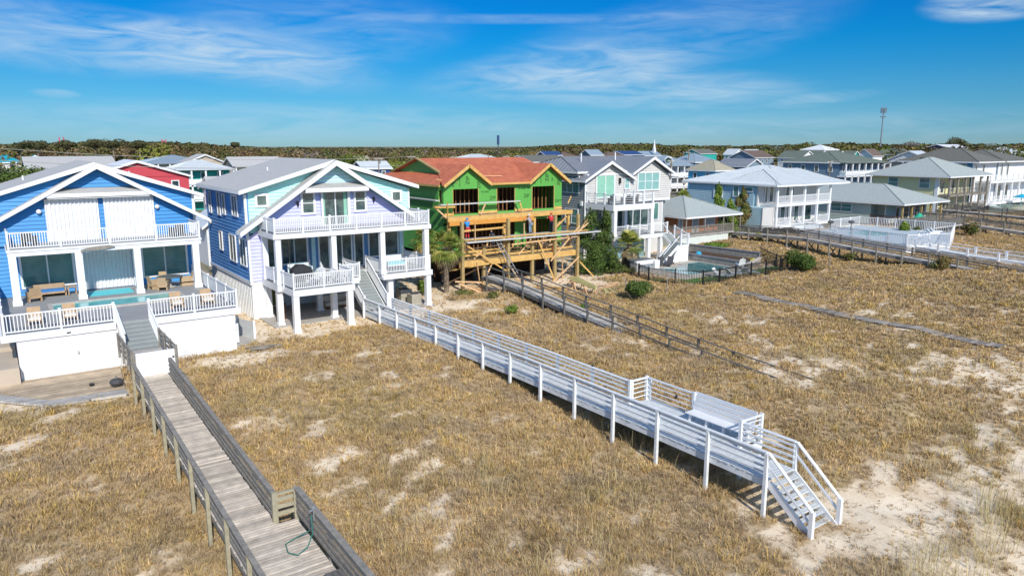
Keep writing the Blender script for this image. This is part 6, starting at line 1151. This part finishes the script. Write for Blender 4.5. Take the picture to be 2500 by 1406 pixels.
BGL = [
('house', 'long pale grey roofed house behind the left end of the blue house', 18, 212, 19, 17, 7.4, 10.0, 'gx', BLUEG, GREYSH, 2, 1),
('house', 'red gabled house behind the blue house roof', 19.5, 131, 15.5, 12, 7.9, 10.35, 'gy', REDP, WHITE, 0, 1),
('house', 'turquoise roofed house at the far left edge in front of the forest', 6.2, 255, 8, 7, 8, 9.9, 'hip', WHITE, TURQ, 0, 1),
('house', 'small white gabled house with teal roof edge beside the turquoise roof', 13, 250, 7, 7, 8, 10.0, 'gy', WHITE, TURQ, 0, 0),
('house', 'blue grey metal roofed house behind the white and green porch house', 43, 219, 17, 17, 8.2, 10.1, 'hip', PALEGREY, METALB, 2, 1),
('house', 'green house with white double porches left of the mint gable', 36, 160, 11, 9.5, 8.1, 9.7, 'hip', TEAL, METAL, 2, 1),
('house', 'tan gabled house with a white roof edge behind the green porch house', 46, 200, 9, 9, 8.6, 10.5, 'gy', TANW, GREYSH, 0, 1),
('house', 'grey roofed house with a tan gable left of the mint house roof', 53, 180, 12, 10, 8.0, 10.0, 'gx', TANW, GREYSH, 1, 1),
('house', 'small brown roofed hut beside the round green tree', 117, 262, 6, 7, 6, 8.8, 'gx', WHITE2, TANSH, 0, 0),
('house', 'small navy house with a pale metal roof beyond the mint roof', 88, 190, 9, 8, 6.5, 8.4, 'gx', NAVY, METAL, 0, 1),
('house', 'white roofed house just above the red sheathing ridge', 151, 235, 13, 9, 8.2, 9.5, 'hip', WHITE, METAL, 0, 0),
('house', 'grey roofed house with pale gables right of the red roof', 147, 192, 16, 13, 7.6, 9.6, 'gx', OLIVESH, DARKSH, 0, 0),
('house', 'navy house far behind the grey roofs with a tiny white balcony', 170, 215, 8, 6, 9.2, 10.6, 'gx', NAVY, NAVY, 0, 0),
('house', 'small blue grey gabled house at the forest edge', 196, 221, 7, 7, 9.0, 11.1, 'gx', BLUEG, METALB, 0, 1),
('house', 'brown roofed house left of the small blue grey gable', 204, 248, 10, 9, 8, 9.8, 'hip', BLUEG, BROWNSH, 0, 0), ('house', 'brown roofed house right of the small blue grey gable', 228, 245, 12, 9, 8, 9.8, 'hip', BLUEG, BROWNSH, 0, 0),
('house', 'long dark navy roofed house left of the white steeple', 250, 258, 13, 12, 8.5, 10.2, 'gx', BLUEG, NAVY, 0, 0),
('church', 'pale blue roofed church below the white steeple', 284, 277, 13, 10, 7.6, 9.9, 'gx', WHITE, METALB, 0, 0),
('house', 'tall light blue metal roofed house with an arched dormer and white porch', 160, 149, 11, 12, 7.2, 9.9, 'hip', PALEGREY, METALB, 2, 1),
('house', 'tan hip roofed house with bright cyan walls', 150, 124, 8, 9.5, 6.6, 9.0, 'hip', CYANW, TANSH, 0, 1),
('house', 'pale metal roofed house behind the tan hip roof', 193, 167, 12, 12, 7.4, 10.2, 'hip', BLUEG, METALB, 0, 1),
('house', 'grey gabled house with white trim behind the light blue house roof', 190, 146, 9, 12, 6.5, 8.7, 'gy', BLUEG, METALG, 0, 0),
('house', 'dark roofed house with a teal wall at the forest edge', 315, 268, 14, 12, 8.5, 10.8, 'gx', TEAL, DARKSH, 0, 0), ('house', 'white gabled house right of the dark roofed teal one', 326, 255, 8, 8, 8.0, 11.0, 'gy', WHITE, METAL, 0, 1), ('house', 'white metal roofed house at the forest edge beside the white gable', 342, 256, 11, 10, 8.3, 10.6, 'gx', WHITE, METAL, 0, 0),
('house', 'long brown roofed house with a white gable end', 276, 206, 14, 14, 7.6, 10.6, 'gx', BLUEG, BROWNSH, 0, 1), ('house', 'dark roofed house with white porch gables', 282, 188, 11, 12, 7.6, 10.4, 'gy', WHITE, OLIVESH, 2, 1),
('house', 'first grey gable from the left in the row of matching gabled houses', 303, 200, 6, 8, 8.4, 10.4, 'gy', TEAL, OLIVESH, 0, 1), ('house', 'second grey gable from the left in the row of matching gabled houses', 309, 196, 6, 8, 8.4, 10.4, 'gy', BLUEG, OLIVESH, 0, 1), ('house', 'third gable from the left with teal trim in the row of matching houses', 315, 191, 5, 8, 8.5, 10.3, 'gy', TEAL, OLIVESH, 0, 1), ('house', 'rightmost gable with teal trim in the row of matching houses', 320, 187, 5, 8, 8.5, 10.3, 'gy', TEAL, OLIVESH, 0, 1),
('pavilion', 'broad white tent like hip roof on the skyline', 359, 226, 14, 14, 10.5, 13.0, 'hip', WHITE, WHITE, 0, 0), ('house', 'long low grey green roof on the skyline left of the white hip roof', 430, 306, 27, 19, 9.3, 11.8, 'gx', BLUEG, OLIVESH, 0, 0),
('house', 'big olive roofed blue grey house with white double porches right of the metal roof', 173.5, 105.5, 20, 16, 8.7, 11.1, 'hip', BLUEG, OLIVESH, 2, 1),
('house', 'small tan roofed house behind the olive roof', 338, 198, 8, 7, 8, 10.2, 'gy', TANW, TANSH, 0, 0), ('house', 'brown roofed house with a pale blue gable right of the tan roof', 330, 183, 9, 9, 8.0, 11.2, 'gx', WHITE, BROWNSH, 0, 0),
('house', 'long yellow house with a grey green roof near the tower foot', 385, 200, 17, 22, 8.2, 11.2, 'hip', YELLOW, OLIVESH, 0, 1), ('house', 'low brown roofed house behind the pale yellow beach house', 205, 103, 10, 16, 5.8, 9.0, 'gx', TANW, BROWNSH, 0, 0),
('house', 'white metal roofed house left of the dark duplex roofs', 272, 134, 9, 15, 7.8, 10.8, 'gx', WHITE, METAL, 0, 0), ('apartment_building', 'long white and blue building on the skyline at the right', 520, 236, 28, 19, 10.8, 13.4, 'gx', NAVY, WHITE, 0, 0),
('house', 'green hip roofed house on the skyline near the right edge', 660, 266, 20, 16, 10.6, 14.4, 'hip', TEAL, OLIVESH, 0, 0), ('house', 'wide pale grey hip roofed house at the right edge with a green wall', 415, 162, 20, 16, 8.8, 12.0, 'hip', mat('dark_green_siding', (.03, .14, .08), .6), METAL, 0, 1),
('garden_shed', 'small white gabled outbuilding in the gap between the blue and lavender houses', 20.0, 84, 3.6, 6, 4.2, 5.6, 'gy', WHITE2, METAL, 0, 0),
('house', 'pale blue house with a grey shingle roof seen through the gap beside the lavender house', 30.5, 112, 9, 9, 6.4, 8.2, 'gx', LBLUE, GREYSH, 1, 1),
('house', 'ochre walled house at the extreme right edge behind the duplex', 236, 88, 9, 10, 7.0, 9.4, 'hip', mat('ochre_siding', (.45, .35, .10), .6), OLIVESH, 0, 1),
]
for b_ in BGL: bgh(*b_)
o = [q for q in COL.objects if q.get('label', '').startswith('tall light blue metal')][0]
m = M(); m.cyl((155.6, 143.6, 8.6), (158, 145.5, 8.6), 1.0, 1.0, 16); m.build('arched_dormer', WHITE, o); M().cyl((155.5, 143.5, 8.6), (155.58, 143.57, 8.6), .75, .75, 14).build('arched_window', GLASS, o)
# church steeple
o = [q for q in COL.objects if q.get('category') == 'house' and q.name.startswith('church')]
for q in o: q['category'] = 'church'; M().box(283.4, 271.4, 9, 284.6, 272.6, 11.2).cyl((284, 272, 11.2), (284, 272, 15.8), .7, .05, 8).build('steeple', WHITE, q)
for q in COL.objects:
    if q.name.startswith('pavilion'): q['category'] = 'pavilion'
    if q.name.startswith('apartment'): q['category'] = 'apartments'
    if q.name.startswith('garden_shed'): q['category'] = 'shed'
# street and yards glimpsed in the gap
rd = M().box(13.4, 66, -.02, 17.5, 120, .02).build('driveway', mat('driveway_boards', (.40, .32, .24), .8, .1, 2)); rd['kind'] = 'structure'

# ================================================================ TALL THINGS
t = thing('cell_tower', 'tall slim steel cell tower with antenna cluster on the right skyline', 'tower', (640, 345, 0)); k = 640 / 1461.4
M().cyl((640, 345.5, 0), (640, 345.5, 44), .75, .4, 8).build('mast', mat('pale_steel', (.20, .23, .26), .6), t)
for z in (43.6, 41.4, 37):
    m = M()
    for a in range(6): an = a * math.pi / 3; m.box(640 + 2.0 * math.cos(an) - .3, 345.5 + 2.0 * math.sin(an) - .3, z - (1.1 if z > 40 else .5), 640 + 2.0 * math.cos(an) + .3, 345.5 + 2.0 * math.sin(an) + .3, z + (1.1 if z > 40 else .5)); m.beam((640, 345.5, z), (640 + 2 * math.cos(an), 345.5 + 2 * math.sin(an), z), .15, .15)
    m.build('antenna_array', GREYM, t)
M().cyl((640, 345.5, 44), (640, 345.5, 47), .12).build('lightning_rod', GREYM, t)
t = thing('antenna_mast', 'dark slender antenna mast rising above the red roof', 'mast', (190, 277, 0)); M().cyl((190, 277, 0), (190, 277, 13), .22, .18, 6).build('pole', DGREY, t); M().cyl((190, 277, 13), (190, 277, 17.1), .55, .55, 8).build('antenna', NAVY, t)
for i, (x, y, h) in enumerate(((0, 0, 18.6), (0, 0, 17.2))):
    th_ = math.radians(35.5) + math.atan(((152, 401)[i] - 1250) / 1833); d = 620; x, y = d * math.sin(th_), d * math.cos(th_)
    t = thing('bridge_tower', 'distant red lattice tower poking above the forest, ' + ('leftmost, near the flat topped pine' if i == 0 else 'the one above the grey roofed porch houses'), 'tower', (x, y, 0), 'red lattice towers on the skyline'); m = M()
    for s_ in (-1.6, 1.6): m.beam((x + s_, y, 0), (x + s_ * .8, y, h), .8, .8)
    for z in (10, 12, 14, 16): m.beam((x - 1.6, y, z), (x + 1.6, y, z), .5, .4)
    m.build('lattice', REDW, t)
def ray_(px_, Yv, zpix):  # helper giving scene point on a street line y = Yv
    th_ = math.radians(35.5) + math.atan((px_ - 1250) / 1833); return Yv * math.tan(th_), Yv
PO = []
for i, (px_, Yv, top, lb) in enumerate(((923, 165, 9.9, 'utility pole standing above the small navy house'), (1003, 165, 10.3, 'utility pole between the mint roof and the red roof'), (1107, 165, 10.1, 'utility pole left of the dark antenna mast'), (1192, 165, 10.4, 'utility pole just left of the dark antenna mast over the red roof'), (1236, 165, 10.2, 'utility pole just right of the dark antenna mast'), (1640, 108, 9.9, 'utility pole beside the arched dormer house'), (1682, 165, 10.8, 'utility pole in front of the pale metal roofs'), (2030, 92, 9.6, 'brown utility pole in front of the olive roofed house'))):
    x, y = ray_(px_, Yv, 0); t = thing('utility_pole', lb, 'utility pole', (x, y, 0), 'utility poles along the back streets'); M().cyl((x, y, 0), (x, y, top), .16, .12, 7).build('pole', BARK, t); M().beam((x - 1.1, y, top - .5), (x + 1.1, y, top - .5), .14, .14).build('crossarm', mat('pale_crossarm', (.5, .48, .42), .8), t); M().cyl((x + .35, y, top - 1.6), (x + .35, y, top - .9), .2, .2, 8).build('transformer', GREYM, t); PO.append((x, y, top))
def wire(label, p, q, sag):
    m = M(); pts = [(p[0] + (q[0] - p[0]) * i / 16, p[1] + (q[1] - p[1]) * i / 16, p[2] + (q[2] - p[2]) * i / 16 - sag * 4 * (i / 16) * (1 - i / 16)) for i in range(17)]; m.tube(pts, .022, 4); tag(m.build('power_line', WIREM), label, 'wire', 'overhead wires')
wire('upper overhead wire crossing the forest at the left', (-10, 85, 13.5), (46, 85, 11.2), 1.15); wire('lower overhead wire passing over the grey roof behind the blue house', (-10, 75, 12.4), (40, 75, 10.4), .9); wire('thin overhead wire in front of the olive roofed house', (PO[7][0], PO[7][1], 9.3), (PO[7][0] + 60, 92, 9.4), .6); wire('overhead wire from the arched dormer house pole toward the right', (PO[5][0], 108, 9.6), (PO[5][0] + 60, 108, 9.2), .8)

# ================================================================ FOREST
def tree_cloud(seed, n, rfun, hfun, afun, crown, leaf, per, pal):
    g = np.random.default_rng(seed); th = afun(g, n); d = rfun(g, n, th); h = hfun(g, n, d, th); cr = g.uniform(*crown, n); x = d * np.sin(th); y = d * np.cos(th)
    T = np.repeat(np.arange(n), per); k = len(T); v = g.normal(size=(k, 3)); v /= np.linalg.norm(v, axis=1)[:, None]; rr = g.uniform(.55, 1.0, k) ** .5
    lump = .75 + .5 * vnoise(v[:, 0] * 1.8 + T * 3.1, v[:, 1] * 1.8 + v[:, 2] * 1.4 + T * 1.7, seed)
    c = np.stack([x[T] + v[:, 0] * rr * lump * cr[T], y[T] + v[:, 1] * rr * lump * cr[T], h[T] * (.70 + .30 * v[:, 2] * rr * lump)], -1)
    low = g.uniform(0, 1, k) < .22; c[low, 2] *= g.uniform(.05, .8, low.sum())
    nn_ = v + g.normal(size=(k, 3)) * .35 + np.array([0, 0, .3]); a = np.cross(nn_, g.normal(size=(k, 3))); a /= np.linalg.norm(a, axis=1)[:, None] + 1e-9; b_ = np.cross(a, nn_); b_ /= np.linalg.norm(b_, axis=1)[:, None] + 1e-9; s = (leaf * g.uniform(.6, 1.5, k) * np.maximum(1, d[T] / 400))[:, None]
    V = np.stack([c - a * s * .5, c + b_ * s * .4, c + a * s * .5, c - b_ * s * .4], 1).reshape(-1, 3); pal = np.array(pal); base = pal[g.integers(0, len(pal), n)]
    col = (base[T] * .88 + pal[g.integers(0, len(pal), k)] * .12) * g.uniform(.8, 1.2, k)[:, None]; return V, np.repeat(col, 4, 0)
PALF = [(0.098, 0.115, 0.023), (0.126, 0.135, 0.026), (0.182, 0.135, 0.039), (0.063, 0.081, 0.023), (0.168, 0.108, 0.052), (0.224, 0.155, 0.091), (0.196, 0.216, 0.033), (0.098, 0.074, 0.033), (0.182, 0.121, 0.065)]
A0 = math.radians(35.5)
def hz(px_): return A0 + np.arctan((px_ - 1250) / 1833)
parts = []
def topy(th):   # how high the wood stands against the sky, by bearing
    px_ = 1250 + 1833 * np.tan(th - A0)
    return 4.5 * (vnoise(px_ / 34., px_ * 0, 8) - .35) + 3.0 * (vnoise(px_ / 11., px_ * 0, 19) - .5) * (px_ < 700) + np.interp(px_, [-200, 0, 150, 300, 480, 560, 640, 800, 1000, 1150, 1240, 1300, 1400, 1500, 1600, 1750, 1900, 2050, 2200, 2600], [353, 353, 350, 348, 349, 358, 361, 362, 363, 365, 363, 359, 354, 350, 353, 358, 355, 351, 352, 353])
def hfit(lo, hi, jit):
    return lambda g, n, d, th: np.clip((12.5 - (topy(th) + jit * g.uniform(0, 1, n) ** 1.5 - 356) / 1833 * d) / 1.02, lo, hi)
aL = lambda g, n: g.uniform(hz(-120) - .45 * (g.uniform(0, 1, n) < .35), hz(620), n)
parts.append(tree_cloud(1, 860, lambda g, n, th: 250 + 260 * g.uniform(0, 1, n) ** .8, hfit(8, 15.5, 20), aL, (3.4, 7.2), .7, 420, PALF))
aM = lambda g, n: g.uniform(hz(540), hz(1330), n)
parts.append(tree_cloud(2, 800, lambda g, n, th: 290 + 500 * g.uniform(0, 1, n) ** .8, hfit(6, 13, 14), aM, (3.2, 6.5), .8, 210, PALF + [(.2, .16, .12), (.17, .14, .12)]))
aR = lambda g, n: g.uniform(hz(1230), hz(2650), n)
parts.append(tree_cloud(3, 1500, lambda g, n, th: 420 + 800 * g.uniform(0, 1, n), hfit(7, 17, 12), aR, (4, 8.5), 1.1, 140, PALF[:4] + PALF[7:8] + [(.11, .10, .035), (.13, .10, .06)]))
aF = lambda g, n: g.uniform(hz(-150), hz(2700), n)
parts.append(tree_cloud(4, 1500, lambda g, n, th: 1000 + 900 * g.uniform(0, 1, n), hfit(3, 20, 5), aF, (6, 11), 2.4, 40, [(.07, .08, .03), (.09, .085, .035), (.10, .08, .045)]))
aN = lambda g, n: g.uniform(hz(1150), hz(2500), n)
parts.append(tree_cloud(5, 300, lambda g, n, th: 200 + 260 * g.uniform(0, 1, n), lambda g, n, d, th: 5 + g.normal(0, 1, n), aN, (1.6, 3), .7, 60, PALF))
V = np.concatenate([p[0] for p in parts]); C4 = np.concatenate([p[1] for p in parts]); npmesh('forest', V, np.arange(len(V)).reshape(-1, 4), FOL, C4, 'stuff')
def tree(label, px_, d, h, cr, pal, seed, n=900, leaf=.5, flat=.5, trunk=True, name='tree'):
    th_ = float(hz(px_)); x, y = d * math.sin(th_), d * math.cos(th_); t = thing(name, label, 'tree', (x, y, 0)); g = random.Random(seed); lb = []
    for i in range(7): a = g.uniform(0, 6.28); q = g.uniform(.1, .6) * cr; lb.append((x + math.cos(a) * q, y + math.sin(a) * q, h - cr * flat * g.uniform(.6, 1.2), cr * g.uniform(.4, .62), cr * g.uniform(.4, .62), cr * flat * g.uniform(.45, .7)))
    leaves('crown', lb, n, leaf, pal, t, seed); m = M().cyl((x, y, 0), (x, y, h - cr * flat), .35, .2, 7)
    for i in range(4): a = i * 1.6; m.cyl((x, y, h - cr * flat * 2), (x + math.cos(a) * cr * .5, y + math.sin(a) * cr * .5, h - cr * flat), .12, .06, 5)
    m.build('trunk', BARK, t)
PINEC = [(.08, .08, .03), (.10, .09, .045), (.06, .065, .025)]
for lb, px_, d, h, cr in (('flat topped pine with pale sky gaps standing alone at the left', 91, 250, 14.5, 3.8), ('dark pine crown right of the left red tower', 163, 252, 14.3, 3.2), ('broad dark pine crown above the long pale grey roof', 232, 255, 14.8, 3.8), ('pair topping dark pine crown right of the red house', 276, 252, 14.7, 4.0), ('dark pine crown left of the second red tower', 340, 258, 14.7, 3.8), ('small dark pine crown above the green porch house', 572, 330, 14.2, 2.8), ('pine crown at the far left edge', 47, 252, 13.6, 3.2)): tree(lb, px_, d, h, cr, PINEC, int(px_), 1700, .5, .46)
tree('round dense green oak right of the mint house ridge', 853, 262, 10.4, 6.0, [(.10, .14, .02), (.14, .17, .03), (.06, .09, .015)], 5, 2600, .6, .55); tree('yellow green spreading tree left of the red sheathing roof', 985, 230, 8.8, 7.5, [(.20, .25, .03), (.15, .19, .03)], 6, 2400, .6, .4)
tree('dense green live oak thicket at the left edge behind the blue roof', 14, 118, 10.5, 7.0, [(.06, .10, .02), (.09, .14, .03), (.12, .13, .03)], 7, 16000, .4, .62); tree('second rounded green thicket tree at the left edge', 52, 128, 9.1, 5.2, [(.07, .11, .02), (.10, .13, .03), (.14, .12, .04)], 8, 9000, .4, .6)
tree('large rounded dark tree on the skyline near the right edge', 2338, 900, 22.5, 16, [(.07, .09, .03), (.10, .08, .04)], 9, 1200, 1.6, .5); tree('bare greyish tree on the skyline beside the cell tower', 2220, 820, 18.5, 14, [(.17, .15, .13), (.2, .18, .15)], 10, 900, 1.2, .4); tree('green rounded tree on the skyline above the grey green roof', 1968, 520, 15.8, 6, OLV, 13, 700, .9, .5)

for o in COL.objects:
    lb = o.get('label')
    if lb and len(lb.split()) > 16: print('LONG', len(lb.split()), lb)
